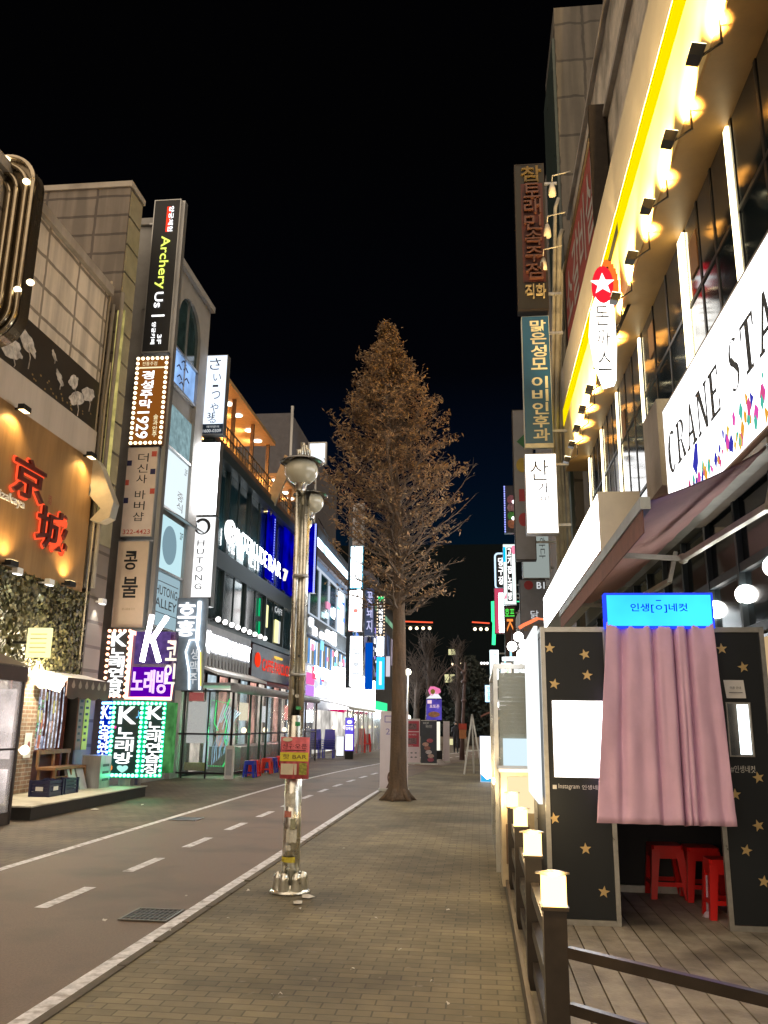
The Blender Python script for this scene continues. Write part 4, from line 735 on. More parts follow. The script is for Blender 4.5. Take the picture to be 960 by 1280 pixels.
# ================================================================== BLADE SIGN COLUMN A (Y = 19)
YS = 19.0
def fsz(x, y, Y=YS): p = PY(x, y, Y); return p.x, p.z
def d_arch(t, fr, a0, a1, b0, b1):
    w_, h = a1 - a0, b1 - b0; am = (a0 + a1) / 2
    m = MB(); m.fb(fr, am + .0, am + .1, b1 - .22 * h, b1 - .05 * h, .004, .012); t.part('red_strip', m, RED)
    m = MB(); m.text(fr, '양궁체험', am + .06, am + .2, b1 - .22 * h, b1 - .05 * h, .014, .01, rot=-90); t.part('lettering', m, LETW)
    m = MB(); m.text(fr, 'Archery', am - .16, am + .16, b1 - .60 * h, b1 - .25 * h, .006, .02, rot=-90, off=.01); t.part('lettering', m, em('lime_letters', (.85, 1, .15), 1.4, False))
    m = MB(); m.text(fr, 'Us', am - .13, am + .1, b1 - .72 * h, b1 - .62 * h, .006, .02, rot=-90, off=.01); m.fb(fr, am - .17, am + .17, b1 - .775 * h, b1 - .765 * h, .004, .012); m.text(fr, '양궁카페', am - .14, am - .03, b1 - .95 * h, b1 - .81 * h, .006, .01, rot=-90); m.text(fr, '3F', am + .03, am + .14, b1 - .95 * h, b1 - .89 * h, .006, .01, rot=-90); t.part('lettering', m, LETW)
blade(YS, (185, 250, 219, 440), 'tall black vertical sign with lime Archery lettering, highest on the left', blackm, galv, d_arch, .4, rim=.025, wall=None)
def d_1929(t, fr, a0, a1, b0, b1):
    w_, h = a1 - a0, b1 - b0
    bulbs(t, fr, a0 + .05, a1 - .05, b0 + .05, b1 - .05, .13, .042, WmN)
    m = MB(); m.vtext(fr, '경성주막', a0 + .22 * w_, a0 + .60 * w_, b0 + .40 * h, b1 - .16 * h, .006, .02, off=.02); m.text(fr, '1929', a0 + .18 * w_, a0 + .55 * w_, b0 + .07 * h, b0 + .37 * h, .006, .02, rot=-90, off=.015); t.part('lettering', m, LETW)
    m = MB(); m.fb(fr, a0 + .12 * w_, a1 - .1 * w_, b1 - .135 * h, b1 - .12 * h, .004, .012); m.text(fr, '전통주점', a0 + .2 * w_, a0 + .65 * w_, b1 - .105 * h, b1 - .06 * h, .006, .01, off=0); m.vtext(fr, '술과안주', a0 + .68 * w_, a0 + .82 * w_, b0 + .08 * h, b0 + .34 * h, .006, .01); t.part('lettering', m, em('warm_letters', (1, .85, .5), 1.2, False))
blade(YS, (166, 446, 207, 556), 'brown vertical sign framed by yellow bulbs, reading 1929 at its foot', em('brown_sign_face', (.32, .10, .015), .8, False), mat('brown_sign_side', (.15, .06, .02), .5), d_1929, .35, rim=.02)
def d_bar(t, fr, a0, a1, b0, b1):
    w_, h = a1 - a0, b1 - b0; m = MB(); m.vtext(fr, '더신사 바버샵', a0 + .36 * w_, a1 - .3 * w_, b0 + .16 * h, b1 - .06 * h, .003, .004, off=.0, gap=.2); t.part('lettering', m, ink)
    m = MB(); m.text(fr, '322-4423', a0 + .08 * w_, a1 - .06 * w_, b0 + .03 * h, b0 + .08 * h, .003, .004, off=.005)
    for a, b in ((.86, .92), (.04, .6), (.9, .5)): m.fb(fr, a0 + w_ * max(.01, a - .07), a0 + w_ * min(.99, a + .09), b0 + h * (b - .03), b0 + h * (b + .03), .003, .006)
    t.part('red_print', m, mat('print_red', (.5, .08, .05), .6)); m = MB()
    for a, b in ((.08, .82), (.86, .72), (.07, .4)): m.fb(fr, a0 + w_ * max(.01, a - .07), a0 + w_ * min(.99, a + .09), b0 + h * (b - .03), b0 + h * (b + .03), .003, .006)
    t.part('navy_print', m, mat('print_navy', (.02, .02, .08), .6))
blade(YS, (155, 559, 194, 671), 'unlit beige vertical sign with black letters above red number 322-4423', mat('beige_sign_face', (.68, .56, .48), .5, var=.08), galv, d_bar, .35, rim=.015)
def d_kb(t, fr, a0, a1, b0, b1):
    w_, h = a1 - a0, b1 - b0; m = MB(); m.text(fr, '콩', a0 + .24 * w_, a0 + .66 * w_, b0 + .66 * h, b0 + .88 * h, .003, .004, off=.015); m.text(fr, '불', a0 + .24 * w_, a0 + .74 * w_, b0 + .34 * h, b0 + .58 * h, .003, .004, off=.015); t.part('lettering', m, ink)
    m = MB(); m.text(fr, '콩나물불고기', a0 + .3 * w_, a0 + .7 * w_, b0 + .20 * h, b0 + .225 * h, .003, .004, off=0); t.part('small_print', m, mat('print_tan', (.3, .22, .12), .6))
blade(YS, (143, 676, 183, 785), 'unlit tan vertical sign with two large brush characters', mat('tan_sign_face', (.62, .48, .35), .5, var=.06), galv, d_kb, .35, rim=.015)
a = fsz(222, 260); b = fsz(190, 785); m = MB(); m.hexa([(-7.72, YS + .1, 3.6), (-7.72, YS + .3, 3.6), (-7.62, YS + .3, 3.6), (-7.62, YS + .1, 3.6), (-7.72, YS + .1, 15.1), (-7.72, YS + .3, 15.1), (-7.62, YS + .3, 15.1), (-7.62, YS + .1, 15.1)])
for z in (4, 6, 8, 10, 12, 14.5): m.bar((-8.6, YS + .2, z), (-7.7, YS + .2, z), .05)
m.box(-7.7, -7.64, YS + .1, YS + .3, 0, 3.6); one('sign_mast', 'grey steel mast carrying the column of vertical signs', 'mast', (-7.67, YS + .2, 0), m, galv)
# K karaoke signs
t = T('karaoke_sign', 'orange framed karaoke sign with a huge white K breaking its top edge', 'sign', (-7.4, 18.5, 2)); fr = FY(18.5)
def zz(y, Y=18.5, x=180): return PY(x, y, Y).z
def xx(x, y, Y=18.5): return PY(x, y, Y).x
xA, xB, xC = xx(132, 830), xx(162, 830), xx(217, 830); zT, zB = zz(787), zz(874)
m = MB(); m.fb(fr, xA, xB - .02, zB + .03, zT, -.25, 0); t.part('black_box', m, blackm); m = MB(); m.fb(fr, xB, xC, zB, zT - .05, -.2, -.02); t.part('violet_box', m, mat('violet_face', (.06, .03, .12), .4))
for a0, a1 in ((xA + .03, xB - .05),): bulbs(t, fr, a0, a1, zB + .06, zT - .03, .13, .035, em('orange_bulbs', (1, .36, .2), 4, True))
m = MB(); m.tube([fr.P(xB, zT - .06, .03), fr.P(xB, zB + .02, .03), fr.P(xC, zB + .02, .03), fr.P(xC, zB + .35, .03)], .045, 8); m.tube([fr.P(xB, zT - .06, .03), fr.P(xB + .35, zT - .17, .03)], .045, 8); m.tube([fr.P(xC - .35, zT - .2, .03), fr.P(xC + .02, zT - .32, .03)], .04, 8); t.part('neon_frame', m, em('salmon_neon', (1, .42, .30), 1.9))
m = MB(); m.text(fr, 'K', xA + .1, xB - .1, zT - .38, zT - .06, .01, .03, off=.02); m.vtext(fr, '노래연습장', xA + .09, xB - .12, zB + .04, zT - .42, .01, .03, off=.025, gap=.06); t.part('lettering', m, LETW)
x0, x1 = xx(176, 800), xx(206, 800); m = MB(); fr3 = FY(18.3); dx = .16
for p_, q_ in (((xx(192, 800), zz(770)), (xx(184, 800), zz(828))), ((xx(211, 800), zz(772)), (xx(192, 800), zz(804))), ((xx(195, 800), zz(800)), (xx(205, 800), zz(828)))): m.bar(fr3.P(*p_), fr3.P(*q_), .09, .085)
t.part('big_letter', m, em('k_white', (1, .93, 1), 5))
m = MB(); m.fb(FY(18.4), x0 - .08, x1 + .15, zz(830), zz(790), -.05, 0); t.part('glow_board', m, em('violet_glow', (.16, .09, .33), .6, True, .5, 5))
m = MB(); m.text(fr3, '노래방', xx(170, 850), xx(214, 850), zz(867), zz(838), .0, .06, off=.012); t.part('lettering', m, em('violet_white_letters', (.85, .55, 1), 1.5, False)); m = MB(); m.fb(FY(18.42), xx(166, 850), xx(216, 850), zz(871), zz(834), -.04, 0); t.part('violet_panel', m, em('deep_violet', (.14, .0, .5), .8))
m = MB(); m.vtext(fr3, '코인', xx(211, 830), xx(224, 830), zz(857), zz(800), .0, .05, off=.01); t.part('lettering', m, em('pale_yellow_letters', (1, .9, .75), 1.3, False))
t = T('karaoke_light_column', 'standing karaoke column with green dotted borders and a blue dotted side', 'sign', (-7.6, 18.0, Z0)); YK = 17.7; fr = FY(YK)
def kx(x): return xx(x, 925, YK)
xa, xb, xc, xd = kx(117), kx(137), kx(177), kx(200); zt_, zb_ = PY(160, 876, YK).z, Z0 + .17
m = MB(); m.box(kx(150), kx(165), YK + .1, YK + .3, Z0, zb_); t.part('foot', m, galv)
m = MB(); m.fb(fr, xb, xc, zb_, zt_, -.35, 0); t.part('centre_box', m, mat('k_dark_green', (.004, .03, .035), .3))
fl2 = Fr((xb, YK, 0), (-(xb - xa), .28, 0), (-.28, -(xb - xa), 0)); wL = math.hypot(xb - xa, .28)
m = MB(); m.fb(fl2, .01, wL, zb_ - .05, zt_, -.1, 0); t.part('blue_box', m, em('blue_face', (.0, .02, .5), .9, True))
fr2 = Fr((xc, YK, 0), (xd - xc, .25, 0), (.25, -(xd - xc), 0)); wR = math.hypot(xd - xc, .25); m = MB(); m.fb(fr2, .01, wR, zb_, zt_, -.1, 0); t.part('side_box', m, mat('k_dark_green', (.004, .03, .035), .3))
gb = em('green_bulbs', (.12, 1, .45), 5, True); bb_ = em('blue_bulbs', (.12, .3, 1), 5, True)
bulbs(t, fr, xb + .04, xc - .04, zb_ + .05, zt_ - .05, .095, .034, gb); bulbs(t, fr2, .06, wR - .05, zb_ + .05, zt_ - .05, .1, .03, gb); bulbs(t, fl2, .05, wL - .04, zb_ + .0, zt_ - .05, .1, .028, bb_)
m = MB()
for f_, a0, a1 in ((fr, xb, xc), (fr2, 0, wR)):
    m.ring(f_, a0 + .005, a1 - .005, zb_ + .005, zt_ - .005, .001, .006, .025)
t.part('green_glow_edge', m, em('green_edge', (0, .8, .3), 1.1, True))
m = MB(); m.text(fr, 'K', xb + .16, xc - .14, zt_ - .48, zt_ - .12, .008, .02, off=.02); m.vtext(fr, '노래방', xb + .14, xc - .16, zb_ + .27, zt_ - .54, .008, .02, off=.02, gap=.08); t.part('lettering', m, LETW)
m = MB(); m.text(fr, '♥', xb + .22, xc - .24, zb_ + .1, zb_ + .25, .008, .01, off=0); t.part('heart', m, em('mint', (.5, 1, .9), 1., False)); m = MB(); m.text(fr, '♪', xc - .16, xc - .07, zt_ - .36, zt_ - .2, .008, .01, off=0); t.part('note', m, em('sky', (.2, .6, 1), 1., False))
m = MB(); m.text(fr, '♪', xb + .06, xb + .13, zb_ + .13, zb_ + .26, .008, .01, off=0); t.part('note', m, ORG); m = MB(); m.disc(fr, xb + .1, zt_ - .55, .03, .03, .008, .015, 10); t.part('dot', m, MAG)
m = MB(); m.text(fr2, 'K', .08, wR - .08, zt_ - .38, zt_ - .1, .008, .02, off=.02); m.vtext(fr2, '노래연습장', .09, wR - .08, zb_ + .08, zt_ - .42, .008, .01, off=.02, gap=.08); m.text(fl2, 'K', wL - .09, .08, zt_ - .38, zt_ - .1, .008, .02, off=.02) if False else m.text(Fr(fl2.P(wL, 0), -fl2.r, fl2.n), 'K', .08, wL - .07, zt_ - .38, zt_ - .1, .008, .02, off=.02); m.vtext(Fr(fl2.P(wL, 0), -fl2.r, fl2.n), '노래연습장', .08, wL - .08, zb_ + .06, zt_ - .42, .008, .01, off=.02, gap=.08); t.part('lettering', m, LETW)
m = MB(); m.fb(FY(17.9), kx(201), kx(209), zb_ + .1, zt_ - .02, -.3, 0); t.part('lime_panel', m, em('lime_panel_glow', (.12, .42, .12), .5, True, .5, 4))
# white outlined signs right of the karaoke sign
t = T('outlined_letter_sign', 'white letter sign stacked vertically on a thin lit outline, left of the lit shop band', 'sign', (-8, 22.2, 3.5)); fr = FY(22.2)
def q2(x, y): p = PY(x, y, 22.2); return p.x, p.z
a0, b1 = q2(224, 752); a1, b0 = q2(243, 797); m = MB(); m.vtext(fr, '호홍', a0, a1, b0, b1, .01, .05, off=.02); t.part('lettering', m, LETW); m = MB(); m.fb(fr, a0 - .05, a1 + .3, b0 - 1.4, b1 + .1, -.12, 0); t.part('backing', m, mat('slate_panel', (.22, .27, .33), .4))
m = MB(); a2 = q2(247, 800)[0]; m.tube([fr.P(a2, b1, .04), fr.P(a2, b0 - .1, .04)], .05); 
P = [(237, 862), (237, 840), (233, 815), (238, 800), (246, 800), (250, 815), (250, 862)]; m.tube([fr.P(*q2(*p), .05) for p in P], .025, 6); t.part('bottle_outline', m, em('cool_tube', (.85, .95, 1), 2.)); m = MB(); p_ = q2(251, 815); p2_ = q2(251, 858); m.tube([fr.P(*p_, .05), fr.P(*p2_, .05)], .03); t.part('yellow_tube', m, em('yellow_tube_light', (1, .8, .2), 1.3, False))
m = MB(); m.vtext(fr, '생맥주', q2(239, 0)[0], q2(247, 0)[0], q2(240, 858)[1], q2(240, 806)[1], .01, .02, off=.02) if False else m.vtext(fr, '생맥주', q2(238, 830)[0], q2(248, 830)[0], q2(240, 856)[1], q2(240, 810)[1], .01, .02, off=.01); t.part('lettering', m, LETD)
# ================================================================== BUILDING C (arched window)
XC = XL; t = T('arched_window_building', 'narrow pale building with a tall arched window and lit posters', 'building', (XC, 23, 0)); fc = FL(XC)
m = MB(); m.box(-14, XC - .12, 19.3, 24.2, -.02, 14.55); t.part('wall', m, mat('pale_stone', (.36, .35, .34), .6, var=.15, ns=2, dirt=(.2, .2, .19), dirts=1)); ya_, yb_ = 21.5, 23.5
m = MB()
m.fb(fc, 19.3, ya_, 0, 14.5, -.12, 0); m.fb(fc, yb_, 24.22, 0, 14.5, -.12, 0)
arc = [(ya_, 13.0)] + [((ya_ + yb_) / 2 - (yb_ - ya_) / 2 * math.cos(math.pi * i / 14), 12.95 + 1.0 * math.sin(math.pi * i / 14)) for i in range(15)] + [(yb_, 13.0)]
for i in range(len(arc) - 1): (p0, q0), (p1, q1) = arc[i], arc[i + 1]; m.add([fc.P(p0, q0, -.12), fc.P(p1, q1, -.12), fc.P(p1, 14.5, -.12), fc.P(p0, 14.5, -.12), fc.P(p0, q0, 0), fc.P(p1, q1, 0), fc.P(p1, 14.5, 0), fc.P(p0, 14.5, 0)], [(4, 5, 6, 7), (0, 1, 5, 4), (3, 2, 1, 0)]) if p1 > p0 else None
t.part('surround', m, mat('pale_stone', (.36, .35, .34), .6)); m = MB(); m.fb(fc, 19.2, 24.3, 14.503, 14.7, -.4, .12); t.part('cornice', m, mat('pale_stone', (.36, .35, .34), .6))
for i, (z0, z1, mt) in enumerate(((4.05, 5.5, em('poster_pale_blue', (.42, .60, .68), .8)), (5.6, 7.1, em('poster_ice', (.60, .88, .95), .95)), (7.35, 9.0, em('poster_white', (.82, .95, 1), 1.05)), (9.1, 10.35, em('frosted_glow', (.38, .58, .62), .6, True, .3)), (11.0, 12.1, em('poster_blue', (.32, .55, 1), .95, True, .35, 1.5)), (12.12, 13.95, mat('arch_glass', (.03, .06, .065), .1, var=.5)))):
    m = MB(); m.fb(fc, ya_ + .02, yb_ - .02, z0, z1, -.115, -.09); o = t.part('window', m, mt); m = MB(); m.fb(fc, ya_, yb_, z0 - .08, z0 - .02, -.12, -.02)
    if i > 3: m.fb(fc, 22.47, 22.53, z0, z1, -.09, -.06)
    t.part('window_bar', m, galv, o)
    if i == 0: m = MB(); m.text(fc, 'HUTONG', ya_ + .15, yb_ - .2, z0 + .85, z0 + 1.1, -.085, .004, off=.01); m.text(fc, 'ALLEY', ya_ + .15, yb_ - .2, z0 + .5, z0 + .75, -.085, .004, off=.01); m.fb(fc, ya_ + .1, yb_ - .15, z0 + .35, z0 + .37, -.085, -.08); m.fb(fc, ya_ + .1, yb_ - .15, z0 + 1.2, z0 + 1.22, -.085, -.08); t.part('lettering', m, inkg, o)
    if i == 1: m = MB(); m.disc(fc, 22.4, z0 + .75, .55, .55, -.085, -.08, 30); t.part('round_print', m, em('print_dusk', (.35, .55, .65), .6, False), o); m = MB(); m.text(fc, '2F', yb_ - .35, yb_ - .1, z1 - .4, z1 - .2, -.085, .004); t.part('lettering', m, inkg, o)
    if i == 2: m = MB(); m.text(fc, '2F', yb_ - .35, yb_ - .12, z1 - .35, z1 - .15, -.085, .004); m.vtext(fc, '중식', yb_ - .8, yb_ - .3, z0 + .1, z0 + .7, -.085, .004); t.part('lettering', m, inkg, o)
    if i == 4:
        m = MB(); rnd = random.Random(7)
        for k in range(6): a = ya_ + .3 + rnd.random() * 1.2; b = z0 + .15 + k * .14; m.tube([fc.P(a, b, -.08), fc.P(a + .15, b + .12, -.08), fc.P(a + .35, b + .05, -.08)], .02, 5)
        t.part('brush_print', m, mat('print_navy', (.02, .02, .08), .6), o)
m = MB(); m.add([fc.P(21.4, 7.2, .0), fc.P(23.6, 7.2, .0), fc.P(23.6, 6.95, .5), fc.P(21.4, 6.95, .5), fc.P(21.4, 7.23, .0), fc.P(23.6, 7.23, .0), fc.P(23.6, 6.98, .5), fc.P(21.4, 6.98, .5)], [(0, 1, 2, 3), (7, 6, 5, 4), (2, 6, 7, 3), (1, 5, 6, 2), (0, 3, 7, 4)]); t.part('tilted_sash', m, galv)
# blade column B
def d_cal(t, fr, a0, a1, b0, b1):
    w_, h = a1 - a0, b1 - b0; m = MB(); z = b1 - .04 * h
    for ch, wf, hf, sh in (('さ', .5, .15, .2), ('い', .35, .09, .4), ('ー', .25, .03, .4), ('つ', .38, .10, .38), ('や', .36, .12, .36), ('る', .34, .08, .3)):
        m.text(fr, ch, a0 + sh * w_, a0 + (sh + wf) * w_, z - hf * h, z, .003, .004, off=.0); z -= hf * h + .05 * h
    m.text(fr, '3F', a0 + .25 * w_, a0 + .6 * w_, b0 + .2 * h, b0 + .27 * h, .003, .004); t.part('lettering', m, mat('navy_brush', (.01, .015, .04), .5))
    m = MB(); m.fb(fr, a0 + .01, a1 - .01, b0 + .01, b0 + .13 * h, .003, .006); t.part('navy_strip', m, mat('navy_strip_face', (.01, .03, .07), .4)); m = MB(); m.text(fr, '예약문의', a0 + .25 * w_, a1 - .2 * w_, b0 + .08 * h, b0 + .11 * h, .007, .003, off=0); m.text(fr, '1600-0309', a0 + .1 * w_, a1 - .1 * w_, b0 + .025 * h, b0 + .065 * h, .007, .003, off=.01); t.part('phone_number', m, LETD)
blade(24.3, (254, 444, 282, 543), 'white lit vertical sign with dark brush letters and a navy phone strip', em('blue_white_face', (.74, .84, 1), 1.5), galv, d_cal, .3, rim=.02)
def d_blank(t, fr, a0, a1, b0, b1):
    w_, h = a1 - a0, b1 - b0; m = MB(); m.vtext(fr, '주점', a0 + .4 * w_, a0 + .55 * w_, b0 + .42 * h, b0 + .56 * h, .003, .003, off=0); m.text(fr, '3F', a0 + .5 * w_, a0 + .7 * w_, b0 + .06 * h, b0 + .09 * h, .003, .003, off=0); t.part('small_print', m, em('faint_print', (.8, .85, .9), 1., False))
blade(24.3, (241, 553, 273, 644), 'almost blank white glowing vertical sign above the HUTONG one', Wh, galv, d_blank, .3, rim=.02)
def d_hut(t, fr, a0, a1, b0, b1):
    w_, h = a1 - a0, b1 - b0; m = MB(); m.disc(fr, (a0 + a1) / 2, b1 - .11 * h, .26, .26, .003, .006, 24); o = t.part('emblem', m, ink); m = MB(); m.disc(fr, (a0 + a1) / 2 + .0, b1 - .12 * h, .17, .2, .0065, .008, 20); m.prism(fr, [((a0 + a1) / 2 - .2, b1 - .06 * h), ((a0 + a1) / 2 - .02, b1 - .09 * h), ((a0 + a1) / 2 - .16, b1 - .11 * h)], .0065, .008); t.part('emblem_cutout', m, WhS, o)
    m = MB(); m.vtext(fr, 'HUTONG', a0 + .36 * w_, a0 + .62 * w_, b0 + .17 * h, b1 - .25 * h, .003, .004, off=0, gap=.35); t.part('lettering', m, inkg); m = MB(); m.text(fr, 'AI', a0 + .06 * w_, a0 + .25 * w_, b0 + .12 * h, b0 + .15 * h, .003, .004, off=0); t.part('lettering', m, mat('print_red', (.5, .08, .05), .6))
    m = MB(); m.fb(fr, a0 + .01, a1 - .01, b0 + .01, b0 + .1 * h, .003, .008); t.part('floor_plate', m, ink); m = MB(); m.text(fr, '2F', a0 + .4 * w_, a0 + .65 * w_, b0 + .03 * h, b0 + .08 * h, .009, .003, off=.01); t.part('lettering', m, LETD)
blade(24.3, (233, 646, 267, 758), 'white lit vertical sign with a round emblem and HUTONG letters', em('white_face_b', (1, 1, 1), 1.4), galv, d_hut, .3, rim=.02)
# ================================================================== BUILDING D (terrace on top)
fd = FL(XL); Y0, Y9 = 24.7, 40.0
t = T('terrace_building', 'dark glass building with a warm timber terrace under downlights on top', 'building', (XL, 32, 0))
m = MB(); m.box(-15, XL - .12, Y0, Y9, -.02, 10.3); t.part('wall', m, conc_d)
ys = [Y0, 27.4, 30.2, 33.2, 36.4, Y9 - .1]
for i in range(5):
    for j, (z0, z1) in enumerate(((4.75, 6.5), (7.1, 10.0))):
        m = MB(); m.fb(fd, ys[i] + .06, ys[i + 1] - .06, z0, z1, -.11, -.06); o = t.part('window', m, glass_t if i < 3 or j == 0 else mat('blue_lit_glass', (.0, .01, .25), .2))
        m = MB(); n = 2
        for k in range(1, n): yy = ys[i] + (ys[i + 1] - ys[i]) * k / n; m.fb(fd, yy - .02, yy + .02, z0, z1, -.055, -.03)
        t.part('mullion', m, mat('slate_metal', (.05, .075, .085), .4, .4), o)
m = MB()
for y in ys: m.fb(fd, y - .07, y + .07, 4.7, 10.0, -.1, .03)
m.fb(fd, Y0, Y9, 6.5, 7.1, -.1, .04); m.fb(fd, Y0, Y9, 10.0, 10.35, -.1, .25); m.fb(fd, Y0, Y9, 4.5, 4.72, -.1, .06); t.part('facade_frame', m, mat('slate_metal', (.05, .075, .085), .4, .4))
m = MB(); m.fb(fd, Y0, Y9, 10.352, 10.7, -.1, .1); t.part('terrace_edge', m, mat('terrace_brown', (.14, .08, .05), .7, var=.3, ns=6))
wood = tile('warm_timber', (.50, .27, .09), (.42, .22, .07), (.16, .08, .03), 3.0, .14, 'x', .008, .37, .5, .3, .4)
m = MB(); m.box(-10.4, -10.3, 25.2, 38.5, 10.35, 13.0); t.part('timber_wall', m, wood)
m = MB(); m.box(-10.4, XL + .1, 25.2, 33.2, 12.95, 13.1); m.box(-10.4, XL + .0, 35.2, 39.6, 12.2, 12.35); t.part('terrace_ceiling', m, mat('ceiling_timber', (.45, .28, .13), .5, var=.2, ns=5))
m = MB()
for y in (25.3, 27.9, 30.5, 33.0, 35.3, 37.4, 39.5): m.box(-8.75, -8.62, y, y + .13, 10.7, 12.95 if y < 34 else 12.2)
t.part('terrace_post', m, mat('post_brown', (.16, .09, .04), .6))
m = MB()
for z in (11.1, 11.45): m.fb(fd, Y0, Y9, z, z + .04, -.06, -.02)
for i in range(38): y = Y0 + .2 + i * .4; m.fb(fd, y, y + .03, 10.7, 11.45, -.06, -.03)
t.part('railing', m, mat('rail_dark', (.04, .03, .02), .5))
for i, y in enumerate((26.6, 28.3, 29.5, 31.2, 32.5, 35.8, 36.8, 37.9, 39.0)):
    z = 12.945 if i < 5 else 12.195; m = MB(); m.lathe((-9.0, y, z), [(.0, -.03), (.17, -.03), (.18, 0)], 16); o = t.part('downlight', m, em('downlight_glow', (1, .93, .78), 6, False)); spot((-9.0, y, z - .05), (-10.2, y, z - 1.2), 520, (1, .66, .30), 150, .8, .08, o, t.loc)
for y, z in ((27.3, 10.9), (29.0, 11.0), (30.3, 10.95), (36.2, 10.95), (38.3, 10.9)): m = MB(); m.sph((-8.95, y, z), .11, 10); t.part('terrace_lamp', m, WmN); 
# leaning roof banner
p = PX(336, 620, XL); q = PX(350, 578, XL); m = MB(); fr = FY(p.y); m.prism(fr, [(p.x - .3, p.z - .7), (p.x + .1, p.z - .8), (p.x + 1.0, p.z + 1.5), (p.x + .6, p.z + 1.8)], -.15, 0); m.m = 1; m.prism(fr, [(p.x - .2, p.z - .62), (p.x + .06, p.z - .7), (p.x + .22, p.z - .3), (p.x - .02, p.z - .25)], .002, .01); one('leaning_light_box', 'tilted pale box sign on the terrace edge, lit at its foot', 'sign', (p.x, p.y, p.z - .7), m, [mat('pale_tilted', (.35, .30, .2), .5), Wm])
# round logo + letters
f8 = FL(XL + .2); t = T('facade_letter_sign', 'row of glowing white letters with a round logo on the dark glass facade', 'sign', (XL + .2, 31, 7.4))
m = MB(); m.disc(f8, 27.0, 7.78, .52, .40, 0, .1, 28); o = t.part('round_logo', m, LETW); m = MB(); m.prism(f8, [(26.9, 7.98), (27.1, 8.02), (27.0, 7.88)], .101, .11); m.disc(f8, 27.2, 7.7, .06, .05, .101, .11, 6); m.disc(f8, 26.95, 7.6, .08, .04, .101, .11, 6); t.part('logo_print', m, inkg, o)
m = MB(); m.text(f8, 'INTERLUDE', 27.85, 32.2, 7.5, 8.12, 0, .02, off=.004); m.text(f8, 'BAR', 32.5, 34.7, 7.5, 8.12, 0, .02, off=.004); t.part('lettering', m, em('super_white_letters', (.95, .98, 1), 7., True)); m = MB(); m.text(f8, '7', 35.1, 35.7, 7.5, 8.0, 0, .1, off=.02); t.part('numeral', m, em('pale_yellow_letters', (1, .9, .75), 1.3, False))
# blue LED screens
for a, b, lb in ((32.6, 34.0, 'narrow blue LED curtain left of the brown pillar on the glass facade'), (35.6, 38.8, 'broad blue LED curtain at the far end of the glass facade')):
    m = MB(); fr = FL(XL + .05); m.fb(fr, a, b, 7.2, 10.0, 0, .03); m.m = 1
    for i in range(24): m.fb(fr, b - .25, b - .17, 7.3 + i * .11, 7.35 + i * .11, .031, .05)
    one('led_curtain', lb, 'led curtain', (XL, a, 7.2), m, [em('deep_blue_glass', (.0, .0, .55), .55, True, .7, 1.2), em('blue_white_led', (.25, .3, 1), 1.8, False)])
# interior lights seen behind 2nd floor glass
t = T('window_neon', 'green and yellow neon shapes glowing behind the second floor glass', 'neon', (XL, 34, 4.8)); fr = FL(XL - .02)
m = MB(); m.fb(fr, 32.2, 32.4, 5.6, 6.3, 0, .02); m.fb(fr, 32.3, 32.5, 4.9, 5.4, 0, .02); t.part('green_tube', m, em('dim_green', (.0, .7, .25), .7, False)); m = MB(); m.fb(fr, 33.4, 33.7, 5.3, 6.2, 0, .02); m.fb(fr, 35.0, 35.6, 4.85, 5.8, 0, .02); t.part('yellow_tube', m, em('lemon_light', (1, .93, .35), 1.3)); m = MB(); m.text(fr, 'CAFE', 34.8, 36.2, 6.1, 6.35, 0, .02); m.fb(fr, 35.65, 35.95, 4.85, 5.8, 0, .02); t.part('white_tube', m, LETD)
# ground floor
t = T('ground_floor_shopfront', 'lit ground floor shopfront under white awning boards', 'shopfront', (XL, 31, 0))
m = MB(); m.fb(fd, Y0, 41, 0, 4.48, -.12, -.05); t.part('wall', m, mat('shop_dark', (.05, .05, .055), .5))
for i in range(12):
    y = Y0 + .3 + i * 1.28; m = MB(); m.fb(fd, y, y + 1.0, .1, 3.0, -.045, -.01); o = t.part('window', m, em('shop_glow_%d' % (i % 3), ((.8, .7, .6), (.5, .62, .68), (.85, .45, .36))[i % 3], .95, True, .8, 1.6)); m = MB(); m.ring(fd, y - .05, y + 1.05, .05, 3.05, -.05, .02, .05); t.part('window_frame', m, dark, o)
s_ = T('shop_band_sign', 'overexposed white letter band lit by a row of spotlights', 'sign', (XL + .2, 28, 3.5)); m = MB(); m.fb(f8, 24.3, 30.6, 3.5, 4.5, -.15, -.02); s_.part('board', m, mat('grey_board_face', (.22, .22, .24), .4)); m = MB(); m.text(f8, '포차 HAPPY PARTY', 24.5, 30.5, 3.62, 4.3, 0, .02, off=.01); s_.part('lettering', m, em('super_white_letters', (.95, .98, 1), 7., True)); m = MB(); m.fb(f8, 24.5, 27.6, 3.8, 4.22, -.01, .01); s_.part('lit_band', m, em('super_white_letters', (.95, .98, 1), 3.))
m = MB()
for i in range(16): y = 24.6 + i * .37; m.fb(f8, y, y + .2, 3.2, 3.62, -.02, .01)
s_.part('ghost_letters', m, mat('grey_letters', (.35, .35, .36), .5))
for i in range(9): y = 25.3 + i * .74; m = MB(); m.sph((XL + .55, y, 4.62), .085, 10); m2 = MB(); o = s_.part('spotlight', m, WhN); m2.bar((XL, y, 4.66), (XL + .5, y, 4.66), .03); s_.part('arm', m2, black, o)
